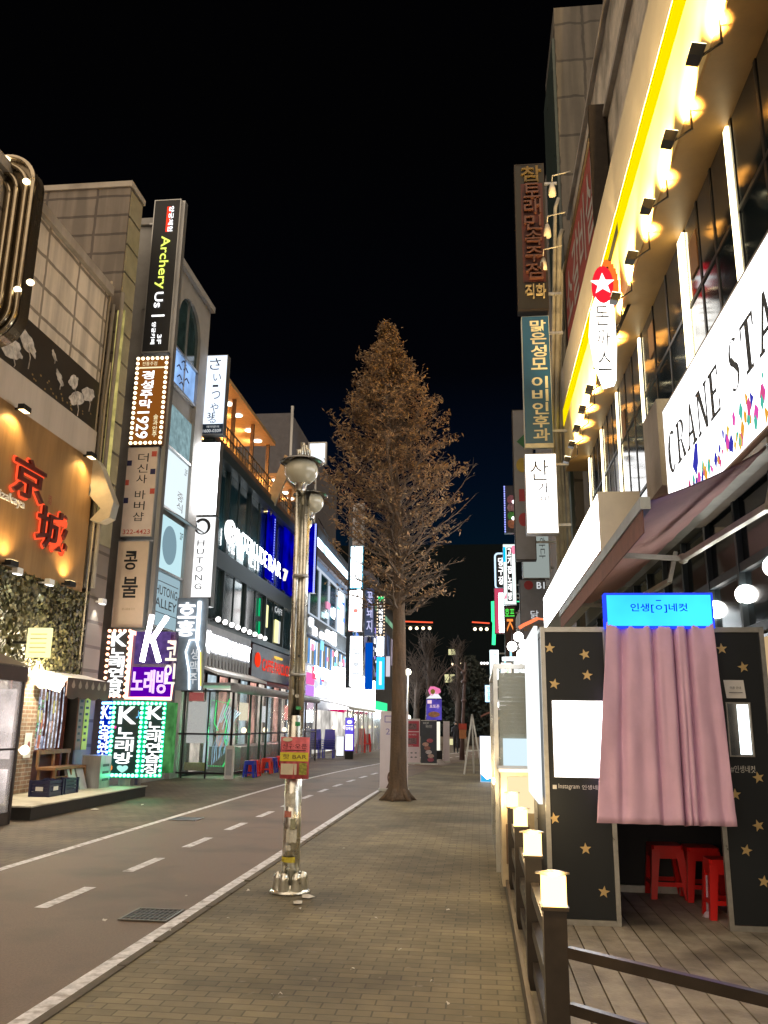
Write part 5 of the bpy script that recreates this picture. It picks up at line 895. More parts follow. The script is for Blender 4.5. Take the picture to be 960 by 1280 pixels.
s_ = T('cafe_sign', 'dark red cafe sign with glowing red CAFFE PASCUCCI letters', 'sign', (XL + .2, 34, 3.3)); m = MB(); m.fb(f8, 30.8, 38.0, 3.15, 4.4, -.15, 0); s_.part('board', m, mat('wine_board', (.03, .006, .008), .4)); m = MB(); m.text(f8, 'CAFFÈ PASCUCCI', 32.3, 37.4, 3.5, 4.08, .004, .015, off=.004); m.disc(f8, 31.6, 3.85, .42, .28, .01, .02); s_.part('lettering', m, em('hot_red_letters', (1, .04, .012), 1.3, False)); m = MB(); m.text(f8, 'espresso', 34.2, 35.6, 4.06, 4.2, .01, .04, off=.01); s_.part('lettering', m, em('gold_letters', (1, .6, .1), 1.2, False))
m = MB(); m.add([fd.P(24.9, 3.28, 0), fd.P(31, 3.28, 0), fd.P(31, 3.0, .75), fd.P(24.9, 3.0, .75), fd.P(24.9, 3.22, 0), fd.P(31, 3.22, 0), fd.P(31, 2.92, .75), fd.P(24.9, 2.92, .75)], [(0, 1, 2, 3), (7, 6, 5, 4), (2, 6, 7, 3), (0, 3, 7, 4), (1, 5, 6, 2)]); one('folded_awning', 'white folded awning board below the overexposed sign', 'awning', (XL, 28, 3), m, white_sh)
m = MB(); m.add([fd.P(31.1, 3.18, 0), fd.P(38.5, 3.18, 0), fd.P(38.5, 2.95, .7), fd.P(31.1, 2.95, .7), fd.P(31.1, 3.12, 0), fd.P(38.5, 3.12, 0), fd.P(38.5, 2.86, .7), fd.P(31.1, 2.86, .7)], [(0, 1, 2, 3), (7, 6, 5, 4), (2, 6, 7, 3), (0, 3, 7, 4), (1, 5, 6, 2)]); one('folded_awning', 'dark red folded awning board below the cafe sign', 'awning', (XL, 34, 3), m, mat('wine_awning', (.18, .03, .03), .6))
m = MB(); m.fb(FL(XL + .4), 37.3, 38.9, 2.3, 3.3, 0, .05); m.m = 1
for i in range(12): m.fb(FL(XL + .4), 37.5 + (i % 3) * .5, 37.6 + (i % 3) * .5, 2.4 + (i // 3) * .22, 2.52 + (i // 3) * .22, .051, .06)
one('purple_led_panel', 'small purple LED panel at the far end of the cafe front', 'led panel', (XL + .4, 38, 2.3), m, [em('purple_face', (.12, .0, .5), .8), PUR])
# vinyl pavilion in front
t = T('vinyl_pavilion', 'clear vinyl pavilion with curved grey roof edge and green neon inside', 'pavilion', (-7.7, 30, 0)); XV = -6.95
m = MB()
for y in (24, 25.9, 27.2, 28.0, 30.0, 32.2, 34.5, 36.8): m.box(XV - .03, XV + .03, y - .03, y + .03, 0, 2.4)
for x in (-8.35, -7.65): m.box(x - .02, x + .02, 23.98, 24.02, 0, 2.4)
for z in (.12, 1.18, 2.38): m.box(-8.5, XV + .02, 23.97, 24.03, z, z + .05); m.box(XV - .02, XV + .02, 24, 36.8, z, z + .05)
t.part('frame', m, mat('pavilion_frame', (.04, .035, .04), .4, .3)); m = MB(); m.box(-8.5, XV, 24.031, 24.035, .15, 2.38); t.part('vinyl_sheet', m, vinyl('pav_vinyl', (.55, .6, .58), .28, .1, 1.)); m = MB(); m.box(XV - .04, XV - .035, 24, 36.8, .15, 2.38); t.part('vinyl_sheet', m, vinyl('pav_vinyl'))
m = MB(); m.tube([(XV + .03, 23.95, 2.5), (XV + .03, 28, 2.5), (XV + .03, 32, 2.5), (XV + .03, 36.9, 2.5)], .13, 10); t.part('roof_edge', m, mat('grey_tarp', (.4, .4, .42), .5, var=.2, ns=8, bump=.4, bs=6)); m = MB(); m.box(-8.5, XV, 23.95, 36.9, 2.56, 2.64); t.part('roof', m, mat('grey_tarp', (.4, .4, .42), .5))
m = MB(); m.box(-8.3, -7.75, 24.1, 24.14, .95, 2.1); t.part('white_door_panel', m, em('pav_door_glow', (.85, .85, .82), .8)); m = MB(); m.box(-8.3, -7.7, 24.1, 24.14, .2, .42); t.part('yellow_box', m, mat('dull_yellow', (.4, .33, .05), .6)); m = MB(); m.box(-8.3, -7.85, 24.09, 24.095, 2.12, 2.36); t.part('red_banner', m, em('red_cloth_glow', (.8, .08, .08), .6, False))
m = MB(); fr = FY(24.5); rnd = random.Random(12)
m.tube([fr.P(-7.2, 2.2), fr.P(-7.35, 1.8), fr.P(-7.25, 1.5), fr.P(-7.3, 1.1), fr.P(-7.15, .6), fr.P(-7.3, .3)], .025, 6); m.tube([fr.P(-7.6, 2.1), fr.P(-7.62, 1.5), fr.P(-7.5, 1.3)], .02, 6); t.part('green_neon_line', m, GRN)
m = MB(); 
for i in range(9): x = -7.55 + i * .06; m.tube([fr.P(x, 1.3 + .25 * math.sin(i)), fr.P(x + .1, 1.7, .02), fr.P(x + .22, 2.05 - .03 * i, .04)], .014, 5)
t.part('painted_reflection_strand', m, em('icy_reflection_glow', (.55, .85, 1), 1.3, False))  # glowing strands imitate icy reflections in the vinyl
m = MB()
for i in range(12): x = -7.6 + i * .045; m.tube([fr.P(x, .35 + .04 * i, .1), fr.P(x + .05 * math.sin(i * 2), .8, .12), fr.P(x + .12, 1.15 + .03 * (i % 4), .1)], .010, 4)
t.part('painted_reflection_strand', m, em('icy_blue_reflection_glow', (.35, .7, 1), .9, False))  # lower set of reflection strands, bluer, also given their own glow
m = MB(); fr = FY(24.2)
for i in range(16): m.disc(fr, -7.62 + .06 * i if i < 9 else -7.62 + .07 * (i - 9), 2.15 - .01 * i if i < 9 else .33, .016, .016, 0, .02, 6)
for i in range(20): m.disc(fr, -7.68, .4 + i * .09, .014, .02, 0, .02, 6); m.disc(fr, -7.12, .3 + i * .05, .014, .02, 0, .02, 6)
t.part('green_dot_string', m, GRN); point((-7.4, 24.6, 1.2), 28, (.1, 1, .4), .2, t.o, t.loc)  # unseen point lamp added to spread the neon's green glow
for y, z, mt in ((26.6, 1.9, em('pav_lamp_cream', (1, .9, .65), 1.3)), (29.2, 1.85, WhS), (33.0, 1.95, em('pav_lamp_pink', (1, .35, .3), 1.4)), (35.0, 1.95, em('pav_lamp_pink', (1, .35, .3), 1.4))): m = MB(); m.box(-7.5, -7.45, y, y + .9, z - .3, z + .25); t.part('hanging_lamp', m, mt)
for y in (26.2, 28.9, 31.8): m = MB(); m.sph((-7.2, y, 1.3), .09, 10); t.part('bulb', m, WmN)
m = MB(); m.box(-8.3, -7.3, 26.3, 36.3, .0, .8); t.part('inner_counter', m, mat('black_counter', (.03, .03, .035), .4)); point((-7.7, 28, 1.9), 90, (1, .9, .75), .2, t.o, t.loc); point((-7.7, 33, 1.9), 90, (1, .55, .5), .2, t.o, t.loc)
# stools outside the pavilion
def far_stool(p, mt, lb, grp):
    s_ = T('plastic_stool', lb, 'stool', p, grp); stool_parts(s_, V(p), .46, .28, .36, mt); return s_.o
far_stool((-6.6, 24.9, 0), blup, 'blue plastic stool, nearest one outside the pavilion', 'stools outside the pavilion'); far_stool((-6.62, 25.45, 0), redp, 'red plastic stool, first behind the nearest blue one', 'stools outside the pavilion'); far_stool((-6.6, 26.9, 0), redp, 'red plastic stool beside the second blue stool', 'stools outside the pavilion'); far_stool((-6.58, 27.5, 0), blup, 'blue plastic stool further along the pavilion', 'stools outside the pavilion')
for i in range(4): far_stool((-6.6 + .02 * i, 28.9 + i * .62, 0), redp, 'dark red stool in the row by the lamp post poster', 'stools in the far red row')
p = PZ(286, 974); m = MB(); m.box(p.x - .14, p.x + .1, p.y, p.y + .1, 0, .9); m.m = 1; m.box(p.x - .1, p.x + .06, p.y - .004, p.y, .1, .8); one('a_board', 'narrow white folding board standing at the pavilion corner', 'board', p, m, [white_sh, grey_sh])
# ================================================================== BUILDINGS E, F further along
t = T('blue_lit_building', 'building glowing icy blue along its roof edge with white framed windows', 'building', (XL, 50, 0)); fe = FL(XL)
m = MB(); m.box(-15, XL - .1, 41, 62, -.02, 12.0); t.part('wall', m, mat('slate_wall', (.13, .14, .17), .6, var=.2))
m = MB(); m.fb(fe, 41, 60, 10.55, 11.1, -.05, .2); t.part('roof_light', m, em('icy_roof_light', (.5, .8, 1), 3, True, .8, .5)); m = MB(); m.fb(fe, 41, 60, 10.0, 10.5, -.05, .3); t.part('cornice', m, mat('mauve_cornice', (.3, .28, .33), .5)); m = MB(); m.fb(fe, 41, 62, 9.7, 9.98, -.05, .1); t.part('pale_band', m, em('pale_blue_band', (.35, .5, .75), .5))
for i in range(6):
    y = 42 + i * 2.9; m = MB(); m.fb(fe, y, y + 2.6, 7.0, 9.65, -.05, .0); o = t.part('window', m, em('ice_window_glow', (.6, .88, 1), 2.5) if i in (3, ) else mat('teal_pane', (.01, .10, .14), .15)); m = MB(); m.ring(fe, y - .1, y + 2.7, 6.9, 9.7, -.02, .06, .1); t.part('window_frame', m, em('cool_frame_glow', (.75, .85, 1), .8, False), o)
m = MB(); m.fb(fe, 41, 62, 5.9, 6.85, -.05, .15); t.part('sign_panel', m, mat('slate_panel', (.10, .13, .16), .4)); m = MB()
for y, z0, z1, w_ in ((41.6, 6.3, 6.7, .8), (42.6, 5.95, 6.35, .8), (44.6, 6.0, 6.3, 1.), (46.4, 6.05, 6.6, 1.6), (48.4, 6.0, 6.7, 1.2)): m.fb(fe, y, y + w_, z0, z1, .16, .2)
t.part('white_tile_light', m, em('super_white_letters', (.95, .98, 1), 3.))
for i in range(26): 
    y = 41.3 + i * .55; m = MB(); m.fb(fe, y, y + .06 + .05 * (i % 3), 4.5, 5.75, -.04, .02); t.part('curtain_light', m, em('streak_%d' % (i % 3), ((.9, .95, 1), (.7, .6, .4), (.15, .45, 1))[i % 3], (1.3, .5, .8)[i % 3], False))
rnd = random.Random(91)
for i in range(40):
    y = 41.2 + rnd.random() * 19; z = rnd.choice((rnd.uniform(2.7, 4.3), rnd.uniform(4.6, 5.6), rnd.uniform(7.2, 9.2))); m = MB(); m.fb(fe, y, y + rnd.uniform(.25, 1.1), z, z + rnd.uniform(.15, .5), .02 + .004 * i, .05 + .004 * i); t.part('small_lit_panel', m, em('lit_bit_%d' % (i % 6), ((.95, .98, 1), (.3, .75, 1), (.1, .25, 1), (1, .35, .55), (.6, .95, 1), (1, .85, .6))[i % 6], (2.5, 1.4, 1.4, 1.2, 1.8, 1.3)[i % 6], True))
t2 = T('shop_sign', 'cluster of white pink and red shop letters past the lamp post', 'sign', (XL, 44, 3)); m = MB(); m.text(FL(XL + .3), '우리동네', 42.2, 47.5, 3.8, 4.4, 0, .1, off=.02); m.text(FL(XL + .3), '술집 포차', 43.2, 48, 2.9, 3.4, 0, .1, off=.02); t2.part('lettering', m, em('super_white_letters', (.95, .98, 1), 3.)); m = MB(); m.fb(FL(XL + .29), 42, 42.9, 3.7, 4.3, 0, .05); m.fb(FL(XL + .29), 44.6, 45.2, 3.7, 4.2, .0, .05); t2.part('red_tile', m, em('pink_red', (1, .12, .25), 1.1))
for i in range(4): m = MB(); m.fb(FL(XL + .3), 41.0, 42.6, 1.6 + i * .6, 2.15 + i * .6, -.1, 0); one('stacked_light_box', ['white box light at the very foot of the stack behind the lamp post', 'pale pink box light second from the foot of the stack', 'purple and white box light third up in the stack', 'magenta box light topping the stack behind the lamp post'][i], 'light box', (XL + .3, 41.8, 1.6 + i * .6), m, [WhB, em('pinkish_light', (1, .75, .95), 1.2), em('purple_light_box', (.7, .3, 1), 1.), em('magenta_box', (1, .2, .6), 1.)][i])
m = MB(); fr = FL(-7.9); m.fb(fr, 49.5, 66, 2.35, 4.75, -.6, 0); m.m = 1; m.fb(fr, 49.3, 66.2, 2.18, 2.34, -.6, .1); one('giant_white_sign', 'huge pure white lit box sign with a crimson lower edge', 'sign', (-7.9, 57, 2.2), m, [em('giant_white', (1, 1, 1), 5), em('crimson_edge', (.9, .03, .2), .7, False)])
# rear block seen above the terrace roof
m = MB(); m.box(-16, -10.3, 44, 60, 0, 18.6); t = one('rear_block', 'plain dark grey block rising behind the lamp post', 'building', (-13, 50, 0), m, mat('rear_grey', (.12, .115, .13), .8, var=.2)); m = MB(); m.tube([(-10.25, 44, 10), (-10.25, 44, 19)], .09); one('roof_pipe', 'shiny vertical pipe on the edge of the grey block', 'pipe', (-10.25, 44, 10), m, galv)
p = PY(387, 568, 46); m = MB(); m.box(p.x - .1, p.x + 1.0, 46, 46.3, p.z - .6, p.z + .75); m.m = 1; m.box(p.x + .0, p.x + .9, 45.99, 45.998, p.z - .5, p.z + .65); one('rooftop_light_box', 'bright bluish white square sign behind the upper lamp globe', 'sign', (p.x, 46, p.z - .6), m, [galv, em('rooftop_white', (.85, .93, 1), 1.5, True, .3, 1)])
m = MB(); m.box(-7.6, -7.2, 46.5, 46.9, 0, p.z - .6) if False else m.box(p.x + .35, p.x + .45, 46.05, 46.2, 12, p.z - .6); one('support_mast', 'slim pole carrying the square rooftop sign', 'pole', (p.x + .4, 46.1, 12), m, galv)
# far left facades
t = T('far_left_building', 'dark building with faint green lit eaves down the street', 'building', (XL, 75, 0)); m = MB(); m.box(-16, XL, 62.3, 92, -.02, 12.6); t.part('wall', m, mat('far_slate', (.10, .11, .13), .7, var=.3, ns=1)); m = MB(); m.fb(FL(XL), 62.3, 92, 12.603, 12.9, -.2, .5); t.part('eaves', m, mat('far_eaves', (.16, .14, .16), .6)); m = MB(); m.fb(FL(XL), 64, 90, 10.9, 11.3, .0, .1); t.part('green_light', m, em('pale_green_glow', (.4, .8, .5), .45, True, .5, .5))
for i in range(7): 
    y = 63.5 + i * 4; m = MB(); m.fb(FL(XL), y, y + 2.6, 7.2, 9.8, .0, .03); t.part('window', m, em('far_window_%d' % (i % 3), ((.3, .3, .45), (.12, .16, .3), (.6, .5, .6))[i % 3], .5, False, .6, 1))
m = MB(); rnd = random.Random(21)
for i in range(60): m.m = rnd.randrange(3); y = rnd.uniform(63, 74); z = rnd.uniform(5.2, 9); m.fb(FL(XL + .15), y, y + rnd.uniform(.2, .8), z, z + rnd.uniform(.15, .5), 0, .05)
one('busy_wall_sign', 'crowded wall of small white and violet lit letters down the street', 'sign', (XL + .15, 68, 5.2), m, [LETW, em('violet_bits', (.4, .3, 1), 1., False), mat('navy_bits', (.02, .03, .1), .5)])
# far blades on the left side
B_ = blade
def dtx(s, mt, rot=False, f=(.2, .8, .06, .94)):
    def d(t, fr, a0, a1, b0, b1):
        w_, h = a1 - a0, b1 - b0; m = MB(); m.vtext(fr, s, a0 + f[0] * w_, a0 + f[1] * w_, b0 + f[2] * h, b0 + f[3] * h, .006, .01, off=.015); t.part('lettering', m, mt)
    return d
B_(39.5, (441, 629, 455, 682), 'unlit grey white vertical sign at the top of the far blade column', mat('grey_poster', (.40, .42, .44), .5, var=.5, ns=2), galv, dtx('닭갈비', inkg), name='blade_sign')
B_(39.5, (438, 683, 453, 735), 'icy blue white glowing vertical sign in the far column, above the red lettered one', em('ice_white', (.88, .97, 1), 2.6), em('ice_side', (.1, .6, .9), 1., False), None)
def d_red(t, fr, a0, a1, b0, b1):
    w_, h = a1 - a0, b1 - b0; m = MB(); m.fb(fr, a0, a1, b0, b0 + .02 * h, .003, .01); m.text(fr, '치킨', a0 + .1 * w_, a1 - .1 * w_, b1 - .09 * h, b1 - .02 * h, .003, .01, off=.01); m.disc(fr, (a0 + a1) / 2, b0 + .5 * h, .12, .1, .003, .01, 12); t.part('lettering', m, em('coral_print', (1, .35, .3), 1., False))
B_(39.5, (436, 738, 453, 789), 'white glowing vertical sign with red lettering at its top', em('white_face_c', (1, .99, .98), 2.0), galv, d_red)
B_(39.5, (437, 795, 453, 858), 'white glowing vertical sign lowest in the far column', WhB, galv, dtx('맥주', em('faint_print', (.8, .85, .9), 1., False)))
B_(40.5, (434, 640, 441, 860), 'dark steel sign frame running behind the far white signs', mat('dark_teal_metal', (.04, .07, .10), .4), dark, None, name='sign_scaffold')
def d_ledbars(t, fr, a0, a1, b0, b1):
    m = MB(); h = b1 - b0
    for i in range(40):
        for a in (a0 + .06, a1 - .06): m.disc(fr, a, b0 + h * (i + .5) / 40, .05, .055, .004, .03, 6)
    t.part('led_edge', m, em('indigo_led', (.3, .35, 1), 1.8, False))
B_(38.5, (366, 655, 395, 741), 'tall blue LED edged vertical panel right behind the lamp post', em('deep_blue_glass', (.0, .0, .55), .55, True, .7, 1.2), dark, d_ledbars)
B_(56, (456, 735, 468, 795), 'navy vertical sign with pale flower-like characters', mat('navy_face', (.02, .03, .09), .4), dark, dtx('꽃돼지', em('violet_pale', (.65, .65, 1), 1., False)))
B_(56, (456, 803, 466, 862), 'deep blue glowing vertical panel between the white signs', em('deep_blue_panel', (.0, .10, .65), .8), dark, None)
def d_cells(t, fr, a0, a1, b0, b1):
    w_, h = a1 - a0, b1 - b0; bulbs(t, fr, a0 + .04, a1 - .04, b0 + .05, b1 - .05, .22, .05, em('orange_white_bulbs', (1, .75, .5), 1.5, False)); m = MB(); m.vtext(fr, '노래연습장', a0 + .25 * w_, a1 - .25 * w_, b0 + .05 * h, b1 - .16 * h, .006, .02, off=.02); t.part('lettering', m, LETW); m = MB(); m.fb(fr, a0 + .15 * w_, a1 - .15 * w_, b1 - .13 * h, b1 - .02 * h, .004, .03); t.part('green_cap', m, em('green_cap_light', (.05, 1, .3), 1.1, False))
B_(56, (471, 745, 481, 795), 'black vertical sign with white cells, bulb border and a green cap', blackm, dark, d_cells)
B_(56, (471, 796, 480, 820), 'small white lit sign under the bulb bordered one', WhB, dark, None)
B_(56, (470, 821, 481, 862), 'bright azure glowing vertical sign just left of the tree', em('azure', (.02, .50, 1), 1.5), dark, lambda t, fr, a0, a1, b0, b1: t.part('lettering', MB().fb(fr, a0 + .35 * (a1 - a0), a1 - .35 * (a1 - a0), b0 + .3, b1 - .3, .004, .02), em('pale_cyan', (.7, 1, 1), 1.6, False)))
B_(57, (482, 820, 488, 846), 'pale pink square sign half hidden by the tree trunk', em('pale_pink', (.8, .75, .85), .9), dark, None)
# stall row on the left
t = T('vinyl_stall_row', 'long row of clear vinyl stalls with sloping white roofs down the left side', 'stall', (-6.8, 48, 0)); XR = -6.3
m = MB()
for i in range(14): y = 41.5 + i * 2; m.box(XR - .03, XR + .03, y - .03, y + .03, 0, 2.3)
m.box(XR - .02, XR + .02, 41.5, 67.5, 2.25, 2.3); t.part('frame', m, galv); m = MB(); m.box(XR - .04, XR - .035, 41.5, 67.5, .1, 2.25); t.part('vinyl_sheet', m, vinyl('row_vinyl', (.6, .65, .68), .4, .1, 1.)); m = MB(); m.add([(XR + .15, 41.3, 2.32), (XR + .15, 67.7, 2.32), (-8.0, 67.7, 2.75), (-8.0, 41.3, 2.75)], [(0, 1, 2, 3)]); m.add([(XR + .15, 41.3, 2.28), (XR + .15, 67.7, 2.28), (-8.0, 67.7, 2.71), (-8.0, 41.3, 2.71)], [(3, 2, 1, 0)]); m.box(XR + .12, XR + .16, 41.3, 67.7, 2.2, 2.32); t.part('roof', m, mat('white_canvas', (.6, .62, .65), .6, var=.15))
m = MB(); m.box(-8.1, -8.05, 42, 67, .1, 2.2); t.part('back_glow', m, em('stall_back_glow', (.85, .80, .74), 1.0, True, .7, .8))
for i in range(6): m = MB(); m.sph((-7.2, 43 + i * 3.6, 1.35), .1, 8); t.part('bulb', m, WmN)
m = MB(); m.box(-6.9, -6.6, 44.4, 45.4, 1.7, 2.15); m.box(-6.9, -6.6, 52, 53.5, 1.65, 2.1); t.part('lit_menu', m, em('menu_lit_cream', (.9, .95, .8), 1.1))
# standing LED signs etc on the left pavement
def standing(px, label, face, side, draw=None, base_h=.0, name='standing_sign', depth=.2, cat='sign', basemat=None, group=None):
    x0, y0, x1, y1 = px; g = PZ((x0 + x1) / 2, y1); Y = g.y; a = PY(x0, (y0 + y1) / 2, Y).x; b = PY(x1, (y0 + y1) / 2, Y).x; zt = PY((x0 + x1) / 2, y0, Y).z; fr = FY(Y)
    t = T(name, label, cat, ((a + b) / 2, Y, 0), group); m = MB(); m.fb(fr, a, b, base_h, zt, -depth, -.004); t.part('housing', m, side); m = MB(); m.fb(fr, a + .02, b - .02, base_h + .02, zt - .02, -.004, .004); t.part('face', m, face)
    if base_h: m = MB(); m.fb(fr, a + .02, b - .02, 0, base_h, -depth, 0); t.part('base', m, basemat or black)
    if draw: draw(t, fr, a, b, base_h, zt)
    return t
def d_pur(t, fr, a0, a1, b0, b1):
    w_, h = a1 - a0, b1 - b0; m = MB(); m.disc(fr, a0 + .5 * w_, b1 - .13 * h, .12, .08, .005, .01, 10); m.fb(fr, a0 + .1 * w_, a1 - .1 * w_, b1 - .25 * h, b1 - .23 * h, .005, .01); m.text(fr, '오락실', a0 + .1 * w_, a1 - .1 * w_, b1 - .38 * h, b1 - .28 * h, .005, .01, off=.01); m.fb(fr, a0 + .1 * w_, a1 - .1 * w_, b0 + .05, b0 + .5 * h, .005, .01); t.part('print', m, LETW)
standing((431, 897, 442, 949), 'purple standing light box with white print on a black base', em('purple_box_face', (.14, .10, .75), 1.1), em('purple_side', (.12, .02, .6), .7), d_pur, .35)
standing((420, 920, 430, 946), 'short blank white light box left of the purple standing sign', WhS, white_sh, None, .03)
for i, (x, y, lb) in enumerate(((391, 948, 'blue plastic chair stack nearest the lamp post'), (409, 948, 'tall blue plastic stack beside the white light box'), (478, 936, 'blue plastic chair stack far off by the tree'))):
    p = PZ(x, y); m = MB(); h = 1.0
    for k in range(5): z = .38 + k * .1; m.box(p.x - .28, p.x + .28, p.y, p.y + .5, z, z + .05); m.prism(Fr((0, p.y + .5, 0), (1, 0, 0), (0, -1, 0)), [(p.x - .28 + .004 * k, z), (p.x + .28 - .004 * k, z), (p.x + .24 - .004 * k, z + .5), (p.x - .24 + .004 * k, z + .5)], -.04 - .008 * k, -.008 * k)
    for sx in (-.25, .21):
        for sy in (.02, .44): m.box(p.x + sx, p.x + sx + .05, p.y + sy, p.y + sy + .05, 0, .4)
    one('stacked_chairs', lb, 'chairs', p, m, blup)
for i, (x, y) in enumerate(((450, 941), (457, 940))):
    p = PZ(x, y); m = MB(); m.box(p.x - .25, p.x + .25, p.y, p.y + .5, .42, .47)
    m.prism(Fr((0, p.y + .5, 0), (1, 0, 0), (0, -1, 0)), [(p.x - .25, .45), (p.x + .25, .45), (p.x + .18, 1.0 + .3 * (1 - i)), (p.x - .18, 1.0 + .3 * (1 - i))], -.04, 0)
    for sx in (-.25, .2):
        for sy in (0, .45): m.box(p.x + sx, p.x + sx + .05, p.y + sy, p.y + sy + .05, 0, .42)
    one('plastic_chair', 'red plastic chair with %s back in front of the far stalls' % ('a taller' if i == 0 else 'the lower'), 'chair', p, m, redp)
m = MB(); p = PZ(476, 930); m.fb(FL(-6.2), 52, 58, 2.4, 2.9, 0, .1); m.m = 1; m.fb(FL(-6.2), 52, 57, 1.9, 2.35, 0, .1); one('green_shop_light', 'green and white lit shop sign just left of the trunk', 'sign', (-6.2, 55, 1.9), m, [em('green_shop', (.05, .9, .35), 1.2), WhB])
# ================================================================== LAMP POST
PL = V((-1.79, 8.43, 0)); t = T('lamp_post', 'shiny steel lamp post with two unlit round globes, patched with torn posters', 'lamp post', PL); lean = V((-.02, 0, 0))
def lp(z): return PL + V((-.02 * z / 4, 0, z))
m = MB(); m.lathe(PL, [(.0, 0), (.19, 0), (.19, .015), (.12, .03), (.10, .05), (.085, .07)], 28); t.part('base_plate', m, steel)
for a in range(6):
    an = R(60 * a + 12); c = PL + V((.115 * math.cos(an), .115 * math.sin(an), 0)); m = MB(); m.lathe(c, [(.05, .01), (.055, .04), (.045, .11), (.05, .13), (.035, .17), (.0, .185)], 14); t.part('base_knob', m, steel)
m = MB(); m.tube([lp(.03), lp(1.2)], [.085, .082], 20); m.tube([lp(1.2), lp(1.6), lp(1.62)], [.082, .068, .062], 20, False); t.part('lower_sleeve', m, steel)
for dx, dy, r_ in ((-.046, 0, .034), (.046, 0, .034), (0, .04, .034)): m = MB(); m.tube([lp(1.5) + V((dx, dy, 0)), lp(2.8) + V((dx, dy, 0)), lp(3.92) + V((dx, dy, 0))], r_, 14); t.part('upper_tube', m, steel)
m = MB(); 
for z in (2.0, 3.0): m.tube([lp(z), lp(z + .03)], .084, 18)
t.part('clamp_ring', m, galv)
gl = mat('milky_globe', (.66, .64, .50), .12, var=.08, ns=2, spec=.8, coat=.6); cap = mat('globe_cap', (.22, .22, .22), .2, .9)
g1 = PY(377, 589, 8.35); g2 = PY(388, 628, 8.55)
for g, r_ in ((g1, .176), (g2, .142)):
    m = MB(); m.sph(g, r_, 36, .88); o = t.part('globe', m, gl); m = MB(); m.lathe(g, [(r_ * 1.32, r_ * .52), (r_ * 1.3, r_ * .56), (r_ * 1.0, r_ * .72), (r_ * .45, r_ * .92), (.0, r_ * 1.0)], 32); t.part('cap', m, cap, o); m = MB(); m.lathe(g, [(r_ * .3, -r_ * 1.25), (r_ * .34, -r_ * .86), (r_ * .5, -r_ * .75)], 20); t.part('neck', m, steel, o)
m = MB(); 
for k, (dx, h) in enumerate(((-.04, .10), (0, .18), (.03, .15), (.06, .10))): m.tube([g1 + V((dx, 0, .14)), g1 + V((dx - .01, 0, .14 + h)), g1 + V((dx + .015, 0, .15 + h * .9)), g1 + V((dx + .03, 0, .16))], .012, 8)
t.part('finial', m, steel); m = MB(); m.tube([lp(3.9), g1 - V((0, 0, .16))], .03, 10); m.tube([lp(3.5) + V((.03, .02, 0)), g2 + V((0, 0, -.25)), g2 + V((0, 0, -.12))], .026, 10); t.part('arm', m, steel)
# posters and torn tape on the post
fp = FY(PL.y - .10); p0 = PY(351, 921, PL.y - .10); p1 = PY(385, 974, PL.y - .10); am, w_ = (p0.x + p1.x) / 2, p1.x - p0.x; z0, z1 = p1.z, p0.z; h = z1 - z0
t2 = T('taped_poster', 'pink and yellow BAR poster taped round the lamp post', 'poster', (am, PL.y - .1, z0)); m = MB(); m.smooth = True; n = 14; vs = []
for j in (0, 1): vs += [fp.P(p0.x + w_ * i / n, z0 + h * j, .035 * math.cos((i / n - .5) * 2.6) - .03 + .006 * math.sin(i * 2.1 + j)) for i in range(n + 1)]
m.add(vs, [(i, i + 1, n + 2 + i, n + 1 + i) for i in range(n)]); o = t2.part('sheet', m, mat('pink_paper', (.62, .12, .14), .55, var=.2, ns=20)); md = o.modifiers.new('thickness', 'SOLIDIFY'); md.thickness = .002
m = MB(); m.fb(fp, p0.x + .003, p1.x - .003, z0 + .42 * h, z0 + .63 * h, .006, .008); t2.part('yellow_band', m, mat('yellow_paper', (.72, .62, .04), .55)); m = MB(); m.text(fp, '핫 BAR', p0.x + .03, p1.x - .02, z0 + .47 * h, z0 + .59 * h, .009, .001, off=0); m.fb(fp, p0.x + .02, p1.x - .03, z0 + .67 * h, z0 + .69 * h, .006, .008); m.text(fp, '신규오픈', p0.x + .02, p1.x - .02, z0 + .72 * h, z0 + .84 * h, .006, .001, off=0); t2.part('print', m, mat('dark_print', (.10, .02, .03), .6)); m = MB(); m.fb(fp, p0.x + .015, p0.x + .17, z0 + .1 * h, z0 + .36 * h, .006, .008); m.disc(fp, p0.x + .07, z1 - .06 * h, .05, .02, .006, .008, 12); t2.part('white_box', m, mat('cream_paper', (.68, .6, .45), .6)); m = MB(); m.fb(fp, p1.x - .09, p1.x - .015, z0 + .1 * h, z0 + .38 * h, .006, .008); t2.part('photo', m, mat('olive_photo', (.3, .3, .05), .6, var=.6, ns=60))
rnd = random.Random(31)
scr = [(362, 1000, .11, .13, (.6, .58, .5)), (359, 1018, .08, .06, (.55, .2, .15)), (364, 1045, .10, .12, (.62, .6, .52)), (358, 1075, .16, .05, (.6, .5, .05)), (366, 1030, .05, .1, (.3, .3, .2)), (372, 905, .05, .04, (.02, .3, .1)), (371, 870, .04, .03, (.5, .48, .4)), (373, 885, .05, .03, (.05, .35, .12)), (360, 1060, .05, .05, (.6, .58, .5)), (374, 820, .03, .03, (.05, .05, .04)), (371, 845, .03, .02, (.1, .1, .08)), (366, 925 - 60, .03, .05, (.6, .6, .55))]
nm = ['uppermost', 'highest', 'topmost']
